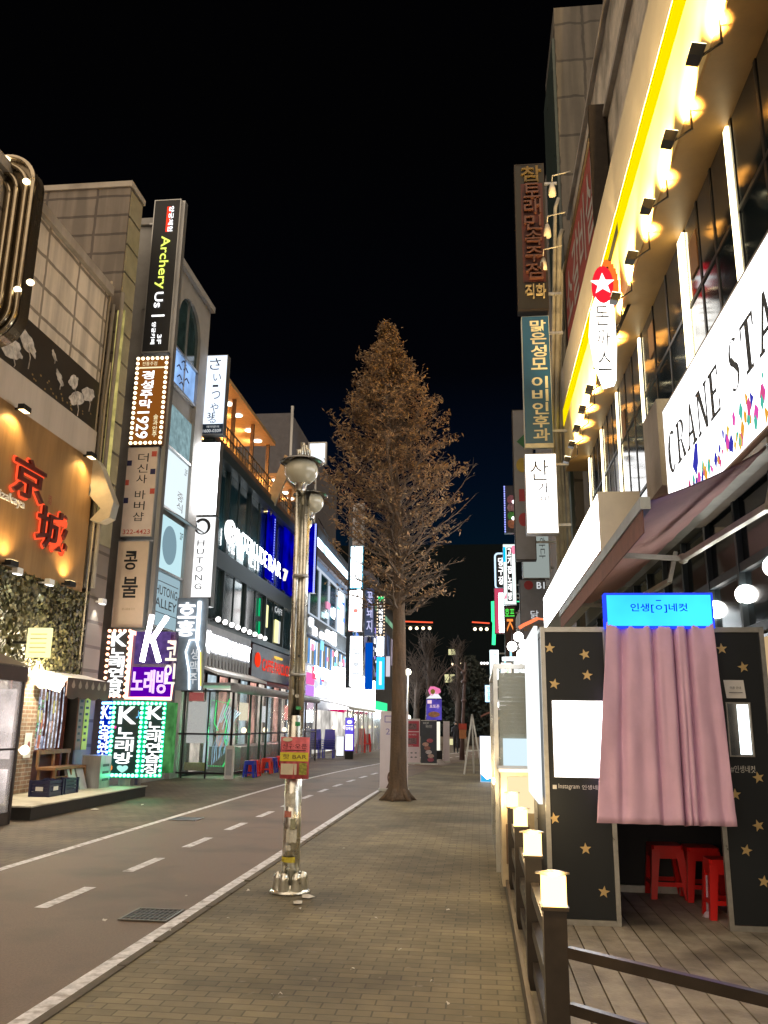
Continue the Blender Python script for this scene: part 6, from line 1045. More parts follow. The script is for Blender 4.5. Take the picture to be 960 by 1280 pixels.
for i, (x, y, w2, h2, c) in enumerate(scr):
    Y = PL.y - .089 if y > 980 else (PL.y - .07); p = PY(x, y, Y); m = MB(); n = 5; rr_ = .088 if y > 980 else .068; dx0 = p.x - PL.x
    vs = []
    for j in range(3):
        for k in range(n + 1):
            a = (dx0 + (k / n - .5) * w2) / rr_; a = max(-1.4, min(1.4, a)); r2 = rr_ + rnd.random() * .006; vs.append(V((PL.x + r2 * math.sin(a), PL.y - r2 * math.cos(a), p.z + (j / 2 - .5) * h2 * rnd.uniform(.8, 1.15))))
    m.add(vs, [(j * (n + 1) + k, j * (n + 1) + k + 1, (j + 1) * (n + 1) + k + 1, (j + 1) * (n + 1) + k) for j in range(2) for k in range(n)]); t.part('torn_sticker', m, mat('sticker_%d' % i, c, .5, var=.3, ns=40))
# ================================================================== TREE
tb = PZ(497, 1000); t = T('conifer_tree', 'tall bare-branched conifer with thin rusty brown foliage on the pavement', 'tree', tb); rnd = random.Random(77); Ht = 11.1
def tp(z): return tb + V((.18 * math.sin(z * .35) * .5 - .025 * z, .05 * math.sin(z * .5), z))
m = MB(); zs = [0, .08, .2, .45, .9, 2, 3.2, 4.4, 6, 7.5, 9, 10.2, 11]; rs = [.33, .26, .22, .195, .18, .165, .15, .132, .105, .075, .045, .022, .008]; m.tube([tp(z) for z in zs], rs, 14)
for a in range(6): an = a * 1.05 + .3; m.tube([tb + V((.1 * math.cos(an), .1 * math.sin(an), .25)), tb + V((.27 * math.cos(an), .27 * math.sin(an), .06)), tb + V((.40 * math.cos(an), .40 * math.sin(an), -.01))], [.09, .06, .02], 7)
t.part('trunk', m, mat('bark', (.10, .066, .042), .9, var=.4, ns=16, bump=.9, bs=22, streak=True))
br = MB(); lf = MB(); br.smooth = False
def leafc(p, s_, k):
    for _ in range(k):
        q = p + V((rnd.gauss(0, s_), rnd.gauss(0, s_), rnd.gauss(0, s_ * .8))); a = V((rnd.uniform(-1, 1), rnd.uniform(-1, 1), rnd.uniform(-.8, .8))).normalized() * rnd.uniform(.03, .07); b = a.orthogonal().normalized() * rnd.uniform(.012, .028); lf.m = rnd.choices((0, 1, 2), (5, 4, 2))[0]
        lf.add([q - a, q - b * .9 + a * .1, q + a, q + b], [(0, 1, 2, 3)])
def prof(z): q = z + .75; return max(.10, 1.92 * min(1, max(.001, (11.35 - q) / 4.3)) ** .8 * (1 if q > 5.6 else .78)) * (1 + .07 * math.sin(z * 4.1))
nb = 230
for i in range(nb):
    u = (i + rnd.random()) / nb; z = 3.9 + (Ht - 4.15) * u ** .95; an = i * 2.39996 + rnd.uniform(-.35, .35); L_ = prof(z) * rnd.uniform(.62, 1.14) * (1.08 if math.cos(an) < 0 else .95); rise = rnd.uniform(.45, .85) * L_ * (1 - .25 * u) * (.55 if u < .12 else 1)
    p0_ = tp(z); d = V((math.cos(an), math.sin(an), 0)); pts = [p0_]; 
    for k in range(1, 6): s_ = k / 5; pts.append(p0_ + d * L_ * s_ + V((rnd.gauss(0, .055), rnd.gauss(0, .055), rise * s_ ** 1.25 + rnd.gauss(0, .045))))
    r0_ = .026 * (1 - u) + .009; br.tube(pts, [r0_, r0_ * .75, r0_ * .55, r0_ * .4, r0_ * .25, .003], 5, False)
    dens = .10 + .60 * max(0, min(1, (z + rise * .5 - 4.8) / 2.4)); dens *= rnd.choice((.15, .5, .9, 1.15, 1.3))
    if d.x < -.2 and z > 4.6: dens = min(1.2, dens + .22)
    for k in range(1, 6):
        for w3 in range(5 if z > 5 else 6):
            s_ = (k - rnd.random()) / 5; j = int(s_ * 5); f_ = s_ * 5 - j; b0_ = pts[j].lerp(pts[min(5, j + 1)], f_); side = V((-d.y, d.x, 0)) * rnd.choice((-1, 1)); l2 = rnd.uniform(.16, .42) * (1.15 - .5 * s_) * min(1, L_ + .2)
            e2 = b0_ + (side * rnd.uniform(.5, 1) + d * .6 + V((0, 0, rnd.uniform(.1, .8)))).normalized() * l2; br.tube([b0_, b0_.lerp(e2, .5) + V((0, 0, .02)), e2], [.007, .0045, .002], 3, False)
            if (s_ > .34 or z > 9.6) and rnd.random() < dens:
                for q_ in (.4, .75, 1.0): leafc(b0_.lerp(e2, q_), .055, rnd.randint(2, 4) if z > 6 else rnd.randint(1, 3))
            elif rnd.random() < .25: leafc(e2, .04, 2)
t.part('branches', br, mat('branch_bark', (.105, .072, .048), .8, var=.2)); t.part('crown', lf, [mat('rust_leaf_a', (.22, .13, .06), .7, var=.3), mat('rust_leaf_b', (.15, .088, .045), .7, var=.3), mat('rust_leaf_c', (.30, .195, .09), .7, var=.3)])
# ================================================================== MIDDLE: banners, stands
def roll(px, label, face, draw=None, name='roll_up_banner', cat='banner', group=None):
    x0, y0, x1, y1 = px; g = PZ((x0 + x1) / 2, y1); Y = g.y; a = PY(x0, (y0 + y1) / 2, Y).x; b = PY(x1, (y0 + y1) / 2, Y).x; zt = PY((x0 + x1) / 2, y0, Y).z; fr = FY(Y)
    t = T(name, label, cat, ((a + b) / 2, Y, 0), group); m = MB(); m.fb(fr, a, b, .06, zt, -.012, 0); t.part('sheet', m, face); m = MB(); m.fb(fr, a - .02, b + .02, 0, .06, -.1, .06); m.bar(fr.P((a + b) / 2, .03, -.04), fr.P((a + b) / 2, zt, -.02), .02); m.fb(fr, a, b, zt, zt + .02, -.02, .005); t.part('stand', m, alum)
    if draw: draw(t, fr, a, b, .06, zt)
    return t
def d_face(t, fr, a0, a1, b0, b1):
    w_, h = a1 - a0, b1 - b0; m = MB(); m.text(fr, '2.0', a0 + .2 * w_, a0 + .6 * w_, b1 - .3 * h, b1 - .22 * h, .001, .003, off=0); rnd = random.Random(2)
    m.text(fr, '눈 성형', a0 + .1 * w_, a1 - .1 * w_, b1 - .2 * h, b1 - .06 * h, .001, .003, off=0) if False else m.ring(fr, a0 + .15 * w_, a0 + .42 * w_, b1 - .14 * h, b1 - .05 * h, .001, .004, .02)
    for i in range(6): m.fb(fr, a0 + (.45 + .1 * rnd.random()) * w_, a0 + .85 * w_, b1 - (.36 + .055 * i) * h, b1 - (.345 + .055 * i) * h, .001, .003)
    t.part('print', m, mat('violet_print', (.22, .18, .45), .6)); m = MB(); c = a0 + .42 * w_; m.disc(fr, c, b0 + .14 * h, .10, .16, .001, .003, 20); m.prism(fr, [(c - .13, b0 + .01), (c + .13, b0 + .01), (c + .06, b0 + .08 * h), (c - .06, b0 + .08 * h)], .001, .003); o = t.part('portrait_hair', m, mat('hair_brown', (.10, .04, .03), .6)); m = MB(); m.disc(fr, c, b0 + .135 * h, .065, .11, .004, .006, 20); t.part('portrait_face', m, mat('face_print', (.7, .48, .42), .6))
roll((475, 890, 510, 989), 'white clinic banner with violet print and a portrait, half behind the tree trunk', mat('banner_white_pink', (.66, .60, .64), .5, var=.06), d_face)
def d_pink(t, fr, a0, a1, b0, b1):
    w_, h = a1 - a0, b1 - b0; m = MB(); m.fb(fr, a0 + .06 * w_, a1 - .06 * w_, b0 + .36 * h, b0 + .70 * h, .001, .003); m.fb(fr, a0 + .06 * w_, a1 - .06 * w_, b0 + .72 * h, b1 - .04 * h, .001, .003); t.part('red_field', m, mat('rose_print', (.45, .05, .08), .6)); m = MB()
    for z in (.42, .76): m.fb(fr, a0 + .18 * w_, a1 - .2 * w_, b0 + z * h, b0 + (z + .14) * h, .004, .005)
    t.part('food_photo', m, mat('food_photo', (.18, .10, .11), .5, var=.8, ns=14)); m = MB(); m.text(fr, '분식세트', a0 + .15 * w_, a1 - .2 * w_, b0 + .62 * h, b0 + .66 * h, .004, .002, off=0); m.text(fr, '신메뉴', a0 + .2 * w_, a1 - .4 * w_, b0 + .37 * h, b0 + .40 * h, .004, .002, off=0); t.part('lettering', m, mat('white_vinyl_letters', (.7, .7, .68), .6)); m = MB(); rnd = random.Random(1)
    for i in range(6): m.disc(fr, a0 + (.25 + .25 * (i % 3)) * w_, b0 + (.22 - .1 * (i // 3)) * h, .05, .03, .001, .003, 9)
    t.part('small_photo', m, mat('grey_print', (.2, .2, .22), .6))
roll((504, 899, 525, 955), 'pink and red food banner standing just right of the trunk', mat('banner_pale_pink', (.72, .60, .64), .5, var=.05), d_pink)
def d_dark(t, fr, a0, a1, b0, b1):
    w_, h = a1 - a0, b1 - b0; m = MB(); m.text(fr, '와인', a0 + .3 * w_, a0 + .7 * w_, b1 - .17 * h, b1 - .1 * h, .001, .003, off=0); m.text(fr, 'HOF', a0 + .15 * w_, a0 + .5 * w_, b1 - .08 * h, b1 - .03 * h, .001, .003, off=0); t.part('lettering', m, mat('white_vinyl_letters', (.7, .7, .68), .6)); rnd = random.Random(6)
    for i, c in enumerate(((.35, .08, .12), (.5, .35, .3), (.55, .5, .5), (.3, .12, .1), (.5, .3, .25), (.45, .1, .12))):
        m = MB(); m.disc(fr, a0 + rnd.uniform(.3, .7) * w_, b0 + (.08 + .09 * i) * h, .13, .08, .001 + .001 * i, .002 + .001 * i, 14); t.part('dish_picture', m, mat('dish_%d' % i, c, .5, var=.6, ns=25))
roll((526, 901, 546, 956), 'dark food banner with round dish pictures next to the pink one', mat('banner_charcoal', (.04, .045, .06), .5), d_dark)
# tall purple sign with heart shaped cap
g = PZ(545, 949); Y = g.y; fr = FY(Y); t = T('standing_sign', 'tall purple standing sign with white shoulders and a pink bird-like cap', 'sign', (g.x, Y, 0))
def q3(x, y): p = PY(x, y, Y); return p.x, p.z
m = MB(); a0, b1 = q3(533, 874); a1, b0 = q3(552, 900); m.fb(fr, a0, a1, b0, b1, -.15, 0); t.part('purple_panel', m, em('purple_sign_lit', (.10, .07, .42), .9, False, .3, 3)); m = MB(); m.text(fr, '포토존', a0 + .15, a1 - .1, b1 - .4, b1 - .25, .004, .004); m.fb(fr, a0 + .05, a0 + .25, b1 - .2, b1 - .04, .003, .006); t.part('lettering', m, em('peach_letters', (1, .7, .75), 1., False)); m = MB(); m.disc(fr, (a0 + a1) / 2, b0 + .25, .28, .13, .003, .007, 12); t.part('food_picture', m, mat('orange_food', (.6, .3, .15), .5, var=.5, ns=8))
m = MB(); m.prism(fr, [q3(533, 873), q3(538, 869), q3(541, 865), q3(546, 865), q3(549, 869), q3(552, 873)], -.1, 0); t.part('white_shoulders', m, em('white_soft_b', (.95, .95, 1), 1., False)); m = MB(); m.prism(fr, [q3(535, 863), q3(538, 858), q3(543, 858), q3(550, 861), q3(551, 865), q3(547, 868), q3(543, 867), q3(540, 870), q3(537, 868)], -.1, 0); o = t.part('pink_cap', m, em('pink_cap_light', (1, .25, .5), .9, False)); m = MB(); m.disc(fr, *q3(541, 864.5), .11, .12, .003, .01, 12); t.part('yellow_dot', m, mat('yellow_dot', (.5, .4, .05), .5), o)
m = MB(); a0, b1 = q3(543, 902); a1, b0 = q3(550, 938); m.fb(fr, a0, a1, b0, b1, -.15, 0); t.part('lower_lit_box', m, em('cream_lower', (1, .98, .8), 1.1)); m = MB(); a0, b1 = q3(543, 938); m.fb(fr, a0, a1 + .1, 0, b1 - .005, -.3, .1); t.part('base', m, black); m = MB(); m.fb(fr, *[q3(542, 0)[0], q3(549, 0)[0]], 0, .01, 0, .01) if False else m.bar(fr.P(*q3(545, 900), -.08), fr.P(*q3(545, 864), -.08), .05); t.part('mast', m, galv)
roll((554, 902, 562, 953), 'narrow pinkish white standing banner in the middle of the walkway', mat('banner_white_pink', (.66, .60, .64), .5), None)
# easel frame
g = PZ(591, 968); Y = g.y; t = T('easel_frame', 'white A-shaped easel frame standing empty on the walkway', 'easel', (g.x, Y, 0)); fr = FY(Y); top = q4 = PY(590, 893, Y)
for x, dy in ((580, 0), (603, 0), (592, .6)): p = PZ(x, 965); m = MB(); m.bar(V((PY(x, 950, Y).x, Y + dy, 0)), V((top.x, Y, top.z)), .055); t.part('leg', m, white_sh)
m = MB(); z = .75; m.bar(fr.P(PY(584, 940, Y).x, z), fr.P(PY(598, 940, Y).x, z), .04); t.part('crossbar', m, white_sh)
# curved street lamp, brown
g = PZ(577, 950); Y = g.y; t = T('ornate_street_lamp', 'brown ornate street lamp with one long curved arm and no light', 'street lamp', (g.x, Y, 0)); X0 = PY(581, 900, Y).x; z1 = PY(583, 828, Y).z
m = MB(); m.tube([(X0 - .15, Y, 0), (X0 - .1, Y, 1.4), (X0, Y, z1 * .75), (X0 + .05, Y, z1)], [.13, .08, .07, .05], 10); t.part('pole', m, mat('ornate_brown', (.16, .10, .09), .5)); m = MB(); A = [PY(x, y, Y) for x, y in ((581, 850), (578, 838), (570, 831), (562, 835), (552, 845), (546, 856))]; m.tube(A, .035, 8); t.part('arm', m, mat('ornate_brown', (.16, .10, .09), .5)); m = MB()
for f_ in (.3, .6, .8, .9): m.sph((X0 - .03, Y, z1 * f_), .13, 10, .7)
t.part('collar', m, mat('ornate_brown', (.16, .10, .09), .5)); m = MB(); m.box(X0 - .28, X0 + .08, Y - .18, Y - .12, 1.35, 1.62); m.m = 1; m.box(X0 - .26, X0 + .06, Y - .18, Y - .12, .95, 1.34); one('post_notice', 'small red and orange notice tied to the brown street lamp', 'notice', (X0, Y - .15, .95), m, [mat('notice_red', (.5, .06, .03), .5), mat('notice_orange', (.55, .22, .08), .5)])
# far distance
p = PZ(511, 925); 
for i, (x, yt, yb, lb) in enumerate(((510, 840, 940, 'slim far street lamp glowing warm white above the pink banner'), (510, 897, 940, 'low far street lamp glowing right above the pink banner'))):
    Y = 46 + 8 * i; a = PY(x, yt, Y); t = T('street_lamp', lb, 'street lamp', (a.x, Y, 0)); m = MB(); m.tube([(a.x, Y, 0), (a.x, Y, a.z - .15)], .05, 8); t.part('pole', m, galv); m = MB(); m.sph(a, .17, 12); t.part('globe', m, em('far_globe', (1, .95, .75), 4)); point(a + V((0, -.5, 0)), 60, (1, .9, .65), .2, t.o, t.loc)
m = MB(); m.box(-30, 60, 120, 135, -.02, 27); t = one('distant_building', 'huge dark building closing the far end of the street', 'building', (10, 125, 0), m, mat('far_dark', (.003, .006, .008), .9, spec=.1))
lab = {0: 'string of red and white lights hanging high across the far end', 1: 'short string of warm lights high beside the shop signs', 2: 'faint row of three white lights on the distant building', 3: 'faint row of tiny bluish lights low on the distant building'}
for i, (x0, x1, y, mt, red) in enumerate(((501, 541, 780, WmN, 1), (590, 612, 781, WmN, 1), (563, 579, 830, WmN, 0), (600, 611, 829, WhN, 0))):
    Y = 110; a = PY(x0, y, Y); b = PY(x1, y, Y); m = MB(); n = max(3, int((x1 - x0) / 8)); m.m = 0
    for k in range(n): p = a.lerp(b, (k + .5) / n) - V((0, 0, .55 if red else 0)); m.sph(p, .22 if red else .16, 8)
    if red: m.m = 1; m.bar(a + V((0, 0, .35)), b + V((0, 0, .2)), .2, .16)
    if not red: m.m = 2; m.bar(a + V((0, .3, -.25)), b + V((0, .3, -.25)), .12)
    if red: m.m = 2; m.bar(a - V((0, 0, .2)), b - V((0, 0, .2)), .12); 
    one('string_lights', lab[i], 'string lights', a, m, [mt, em('far_red_light', (1, .12, .05), 1.2 if i == 0 else .5, False), dark])
for x, y, s_, lb in ((565, 815, .5, 'small bright lit window high on the distant building'), (562, 848, .7, 'yellow lit window low on the distant building'), (567, 930, .5, 'white light low down at the far end of the walkway')):
    p = PY(x, y, 119.6 if y < 900 else 70); m = MB(); m.box(p.x - s_, p.x + s_, p.y, p.y + .1, p.z - s_ * .8, p.z + s_ * .8); m.m = 1; m.box(p.x - .05, p.x + .05, p.y - .02, p.y, p.z - s_ * .8, p.z + s_ * .8); one('lit_window' if y < 900 else 'far_lamp', lb, 'window' if y < 900 else 'lamp', p, m, [em('far_win', (.8, .75, .4), 1.), dark])
for i, (a_, b_) in enumerate((((398, 648), (482, 768)), ((470, 700), (486, 800)))):
    Y = (37, 50, 60)[i]; a = PY(*a_, Y); b = PY(*b_, Y + 14); m = MB(); n = 10; m.tube([a.lerp(b, k / n) - V((0, 0, 1.1 * math.sin(math.pi * k / n) * .5)) for k in range(n + 1)], .025, 5); one('overhead_cable', ['black overhead cable sagging from the grey block towards the tree', 'short dark overhead cable beside the upper trunk', 'thin overhead cable crossing right of the tree at height'][i], 'cable', a, m, black)
# far bare trees
bare = mat('bare_twigs', (.07, .05, .04), .9, var=.3)
def bare_tree(x, Y, h, lb, seed, lean_=0):
    rnd = random.Random(seed); t = T('bare_tree', lb, 'tree', (x, Y, 0)); m = MB(); m.tube([(x, Y, 0), (x + .1, Y, h * .4), (x + .05 + lean_, Y, h * .75)], [.25, .18, .1], 8); t.part('trunk', m, bare); m = MB()
    for i in range(70):
        z = h * rnd.uniform(.3, .8); an = rnd.uniform(0, 6.3); L_ = rnd.uniform(.8, 2.4) * (1.2 - z / h); a = V((x + .07, Y, z)); b = a + V((math.cos(an) * L_ * .6, math.sin(an) * L_ * .6, L_)); m.tube([a, a.lerp(b, .5) + V((rnd.gauss(0, .1), 0, 0)), b], [.05, .03, .012], 4, False)
        for k in range(4): c = a.lerp(b, rnd.uniform(.3, 1)); m.tube([c, c + V((rnd.gauss(0, .3), rnd.gauss(0, .3), rnd.uniform(.2, .7)))], [.018, .006], 3, False)
    t.part('crown', m, bare)
bare_tree(-2.9, 50, 7.5, 'bare far tree behind the slim street lamp', 1); bare_tree(-1.5, 62, 8.5, 'bare far tree behind the purple standing sign', 2); bare_tree(-4.2, 58, 7, 'bare far tree nearest the left shop signs', 3)
def far_tree(x, Y, h, r_, lb, seed):
    rnd = random.Random(seed); t = T('evergreen_tree', lb, 'tree', (x, Y, 0)); m = MB(); m.tube([(x, Y, 0), (x, Y, h * .8)], [.3, .1], 8); t.part('trunk', m, bare); m = MB()
    for i in range(2600):
        z = h * (.12 + .88 * rnd.random()); rr_ = r_ * math.sqrt(rnd.random()) * (1.15 - (z / h) ** 2) * rnd.uniform(.7, 1.1); an = rnd.uniform(0, 6.3); p = V((x + rr_ * math.cos(an), Y + rr_ * math.sin(an), z)); a = V((rnd.uniform(-1, 1), rnd.uniform(-1, 1), rnd.uniform(-1, 1))).normalized() * .22; b = a.orthogonal().normalized() * .12; m.add([p - a, p - b, p + a, p + b], [(0, 1, 2, 3)])
    t.part('crown', m, mat('dark_needles', (.008, .014, .010), .8, var=.4))
far_tree(-.6, 70, 7.0, 2.6, 'dark evergreen tree behind the easel frame', 5); far_tree(3.0, 76, 6.5, 2.5, 'dark evergreen tree behind the brown street lamp', 6)
# person walking far off
Pn = V((PZ(570, 941).x, PZ(570, 941).y, 0))
def person(P, lb):
    me = bpy.data.meshes.new('person'); J = [(0, 0, .95), (0, 0, 1.2), (0, 0, 1.42), (0, 0, 1.5), (0, -.02, 1.62), (.17, 0, 1.4), (.22, .03, 1.15), (.2, -.1, .92), (-.17, 0, 1.4), (-.22, -.03, 1.15), (-.2, .1, .92), (.09, 0, .9), (.1, -.1, .5), (.1, -.06, .06), (.1, -.2, .03), (-.09, 0, .9), (-.1, .08, .5), (-.1, .22, .08), (-.1, .1, .03)]
    E_ = [(0, 1), (1, 2), (2, 3), (3, 4), (2, 5), (5, 6), (6, 7), (2, 8), (8, 9), (9, 10), (0, 11), (11, 12), (12, 13), (13, 14), (0, 15), (15, 16), (16, 17), (17, 18)]
    me.from_pydata(J, E_, []); o = bpy.data.objects.new('person', me); COL.objects.link(o); o.location = P; md = o.modifiers.new('body', 'SKIN'); RR = [.15, .15, .15, .06, .095, .07, .055, .035, .07, .055, .035, .1, .07, .045, .04, .1, .07, .045, .04]
    for v, r_ in zip(me.skin_vertices[0].data, RR): v.radius = (r_, r_)
    me.skin_vertices[0].data[0].use_root = True; s2 = o.modifiers.new('smooth', 'SUBSURF'); s2.levels = s2.render_levels = 2; me.materials.append(mat('dark_clothes', (.02, .02, .025), .8)); tag(o, lb, 'person')
    m = MB(); m.sph(P + V((0, .0, 1.66)), .108, 12); h_ = build('hair', m, mat('black_hair', (.01, .008, .007), .6), P, o); m = MB(); m.sph(P + V((0, -.07, 1.61)), .07, 10); build('face', m, mat('skin_tone', (.4, .25, .18), .6), P, o)
person(Pn, 'person in dark clothes walking towards us far down the walkway')
# ================================================================== RIGHT SIDE: far tower wing, blades
m = MB(); m.box(2.66, 6.5, 22.2, 25.5, -.02, 23.5); m.m = 1; m.box(3.0, 12, 22.3, 40, -.02, 23.0); one('tiled_wing', 'tall dark tiled wing beyond the corner building', 'building', (4, 25, 0), m, [tile('wing_tiles', (.15, .13, .10), (.13, .11, .09), (.06, .05, .04), .9, 1.35, 'y', .05, 0, .6, .15, .5), conc_d])
m = MB(); m.box(2.57, 2.655, 22.25, 25.5, 4, 22.4); one('wing_side_panel', 'narrow dark side panel on the street face of the tiled wing', 'panel', (1.93, 24, 4), m, mat('wing_glass', (.03, .045, .04), .3))
for i, (x, y) in enumerate(((694, 260), (699, 300), (703, 340), (706, 420))):
    Y = 20.95; p = PY(x, y, Y); m = MB(); r_ = (.05, .07, .04, .05)[i]; m.tube([(p.x + .1, Y, p.z + .3), (p.x, Y, p.z), (2.02 + .1 * i, Y, 9.3 - i * .3), (2.05 + .1 * i, Y, 5)], r_, 8); one('conduit', 'pale conduit %s of the bundle beside the vertical signs' % ['leftmost', 'thickest', 'thinnest', 'rightmost'][i], 'pipe', (p.x, Y, 5), m, mat('conduit_grey', (.36, .33, .27), .5))
spn = None
for x, y, lb in ((690, 232, 'white spotlight on a bent arm, highest beside the dark red sign'), (684, 283, 'white spotlight on a bent arm, middle one beside the dark red sign'), (679, 325, 'white spotlight on a bent arm, lowest beside the dark red sign')):
    p = PY(x, y, 20.0)
    if spn is None: t = T('arm_spotlight', lb, 'spotlight', p, 'spotlights beside the dark red sign'); m = MB(); m.tube([p + V((0, 0, -.3)), p + V((0, 0, -.1)), p + V((0, 0, .05))], [.10, .09, .05], 10); t.part('head', m, mat('ivory_paint', (.6, .55, .45), .5)); m = MB(); m.tube([p + V((0, 0, .05)), p + V((.02, 0, .3)), p + V((.5, 0, .4))], .018, 6); t.part('arm', m, mat('ivory_paint', (.6, .55, .45), .5)); spn = t.o
    else: copy(spn, p, lb)
def d_folk(t, fr, a0, a1, b0, b1):
    w_, h = a1 - a0, b1 - b0; m = MB(); m.text(fr, '참', a0 + .22 * w_, a0 + .9 * w_, b1 - .13 * h, b1 - .02 * h, .004, .05, off=.01); t.part('top_letter', m, mat('ochre_letter', (.13, .08, .012), .5)); m = MB(); m.fb(fr, a0 + .2 * w_, a0 + .93 * w_, b0 + .18 * h, b1 - .14 * h, .003, .01); t.part('red_field', m, mat('dark_red_field', (.05, .007, .005), .6, var=.3)); m = MB(); m.vtext(fr, '토래민속주점', a0 + .28 * w_, a0 + .85 * w_, b0 + .19 * h, b1 - .15 * h, .012, .12, off=.0, gap=.1); t.part('lettering', m, mat('rust_letter', (.075, .028, .02), .5)); m = MB(); m.text(fr, '직화', a0 + .25 * w_, a0 + .92 * w_, b0 + .07 * h, b0 + .16 * h, .004, .08, off=.01); t.part('lettering', m, mat('ivory_letter', (.26, .21, .12), .5))
blade(20, (645, 205, 683, 387), 'unlit dark red vertical sign with raised letters, highest on the right', mat('soot_face', (.012, .01, .008), .6, var=.3), dark, d_folk, .35, rim=.03, wall=2.3)
def d_ent(t, fr, a0, a1, b0, b1):
    w_, h = a1 - a0, b1 - b0; m = MB(); m.vtext(fr, '맑은성모 이비인후과', a0 + .3 * w_, a1 - .12 * w_, b0 + .03 * h, b1 - .03 * h, .003, .01, off=.02, gap=.08); t.part('lettering', m, mat('cream_letters', (.62, .58, .42), .5)); m = MB(); m.fb(fr, a0, a1, b0 - .06, b0 + .015 * h, -.05, .02); t.part('cream_foot', m, mat('cream_letters', (.62, .58, .42), .5))
blade(20, (654, 395, 689, 557), 'blue vertical clinic sign with cream Korean letters', mat('clinic_blue', (.012, .075, .17), .4, var=.08), mat('cream_side', (.5, .5, .45), .5), d_ent, .3, rim=.012, wall=2.3)
def d_san(t, fr, a0, a1, b0, b1):
    w_, h = a1 - a0, b1 - b0; m = MB(); m.text(fr, '산', a0 + .15 * w_, a0 + .75 * w_, b1 - .34 * h, b1 - .08 * h, .003, .01, off=.0); m.text(fr, '가', a0 + .36 * w_, a0 + .74 * w_, b1 - .50 * h, b1 - .37 * h, .003, .01, off=0.01); m.text(fr, '이', a0 + .46 * w_, a0 + .74 * w_, b1 - .62 * h, b1 - .53 * h, .003, .01, off=0.01); t.part('lettering', m, mat('soft_grey_ink', (.05, .055, .07), .5))
blade(20, (657, 567, 697, 667), 'white lit vertical sign with three grey brush characters', em('white_face_d', (1, 1, .99), 1.7), galv, d_san, .3, rim=.02, wall=2.3)
def d_icon(t, fr, a0, a1, b0, b1):
    w_, h = a1 - a0, b1 - b0; m = MB(); m.prism(fr, [(a0 + .2 * w_, b1 - .22 * h), (a0 + .8 * w_, b1 - .14 * h), (a0 + .6 * w_, b1 - .27 * h)], .003, .008); t.part('green_icon', m, mat('icon_green', (.02, .12, .04), .5)); m = MB(); m.disc(fr, a0 + .45 * w_, b1 - .38 * h, .18, .22, .003, .008); t.part('yellow_icon', m, mat('icon_yellow', (.4, .28, .04), .5)); m = MB(); m.fb(fr, a0 + .25 * w_, a0 + .7 * w_, b1 - .62 * h, b1 - .54 * h, .003, .008); m.disc(fr, a0 + .45 * w_, b1 - .74 * h, .15, .2, .003, .008); t.part('red_icon', m, mat('icon_red', (.35, .03, .04), .5))
blade(24, (642, 512, 668, 700), 'unlit grey vertical sign with coloured fruit-like icons', mat('grey_sign_face', (.22, .22, .24), .5, var=.1), dark, d_icon, .3, wall=2.3)
def d_won(t, fr, a0, a1, b0, b1):
    w_, h = a1 - a0, b1 - b0; m = MB(); m.text(fr, '1,900부터', a0 + .12 * w_, a0 + .52 * w_, b0 + .2 * h, b1 - .05 * h, .004, .02, rot=-90, off=.02); t.part('lettering', m, mat('lime_letter_paint', (.40, .42, .06), .5)); m = MB(); m.text(fr, '맛에 반하다', a0 + .62 * w_, a0 + .85 * w_, b0 + .22 * h, b1 - .15 * h, .004, .01, rot=-90, off=.0); t.part('lettering', m, inkg)
blade(26, (652, 612, 686, 723), 'pale vertical price sign with lime rotated letters, partly behind the white sign', em('pale_green_face', (.42, .48, .45), .7), galv, d_won, .3, wall=2.4)
def d_b1(t, fr, a0, a1, b0, b1):
    w_, h = a1 - a0, b1 - b0; m = MB(); m.text(fr, 'B1', a0 + .66 * w_, a1 - .04 * w_, b1 - .16 * h, b1 - .05 * h, .004, .01, off=.01); m.text(fr, '닭', a0 + .4 * w_, a0 + .7 * w_, b0 + .35 * h, b0 + .48 * h, .004, .01, off=0); t.part('lettering', m, LETD); m = MB(); m.disc(fr, a0 + .35 * w_, b1 - .1 * h, .14, .14, .004, .01); t.part('red_dot', m, mat('icon_red', (.35, .03, .04), .5)); m = MB(); m.text(fr, '290', a0 + .1 * w_, a0 + .75 * w_, b0 + .15 * h, b0 + .26 * h, .004, .01, off=0); t.part('lettering', m, mat('bronze_digits', (.3, .2, .08), .5))
blade(26, (650, 724, 683, 800), 'grey board marked B1 and 290 under the price sign', mat('steel_blue_face', (.20, .22, .26), .5, var=.15), dark, d_b1, .3, wall=2.4)
m = MB(); P = [PY(x, y, 25) for x, y in ((649, 785), (655, 781), (662, 778), (672, 773))]; m.tube(P, .05, 8); m.tube([P[-1], P[-1] + V((.4, .5, 0))], .03, 6); one('neon_arc', 'short orange red neon arc over the shop entrance', 'neon', P[0], m, em('arc_red', (1, .2, .08), 1.5, False))
def d_ind(t, fr, a0, a1, b0, b1):
    w_, h = a1 - a0, b1 - b0; m = MB()
    for i in range(20): m.disc(fr, a0 + .03, b0 + h * (i + .5) / 20, .03, .04, .004, .03, 6)
    t.part('led_edge', m, em('indigo_led', (.3, .35, 1), 1.8, False)); 
    for i, c in enumerate(((.3, .1, .15), (.35, .2, .25), (.05, .25, .05), (.4, .15, .08))): m = MB(); m.disc(fr, a0 + .5 * w_, b1 - (.3 + .17 * i) * h, .18, .2, .004, .01, 10); t.part('dish_picture', m, mat('night_dish_%d' % i, c, .5, var=.5, ns=8))
    m = MB(); m.disc(fr, a0 + .65 * w_, b0 + .65 * h, .07, .07, .01, .06, 8); m.disc(fr, a0 + .6 * w_, b0 + .3 * h, .07, .07, .01, .06, 8); t.part('spot', m, WhN)
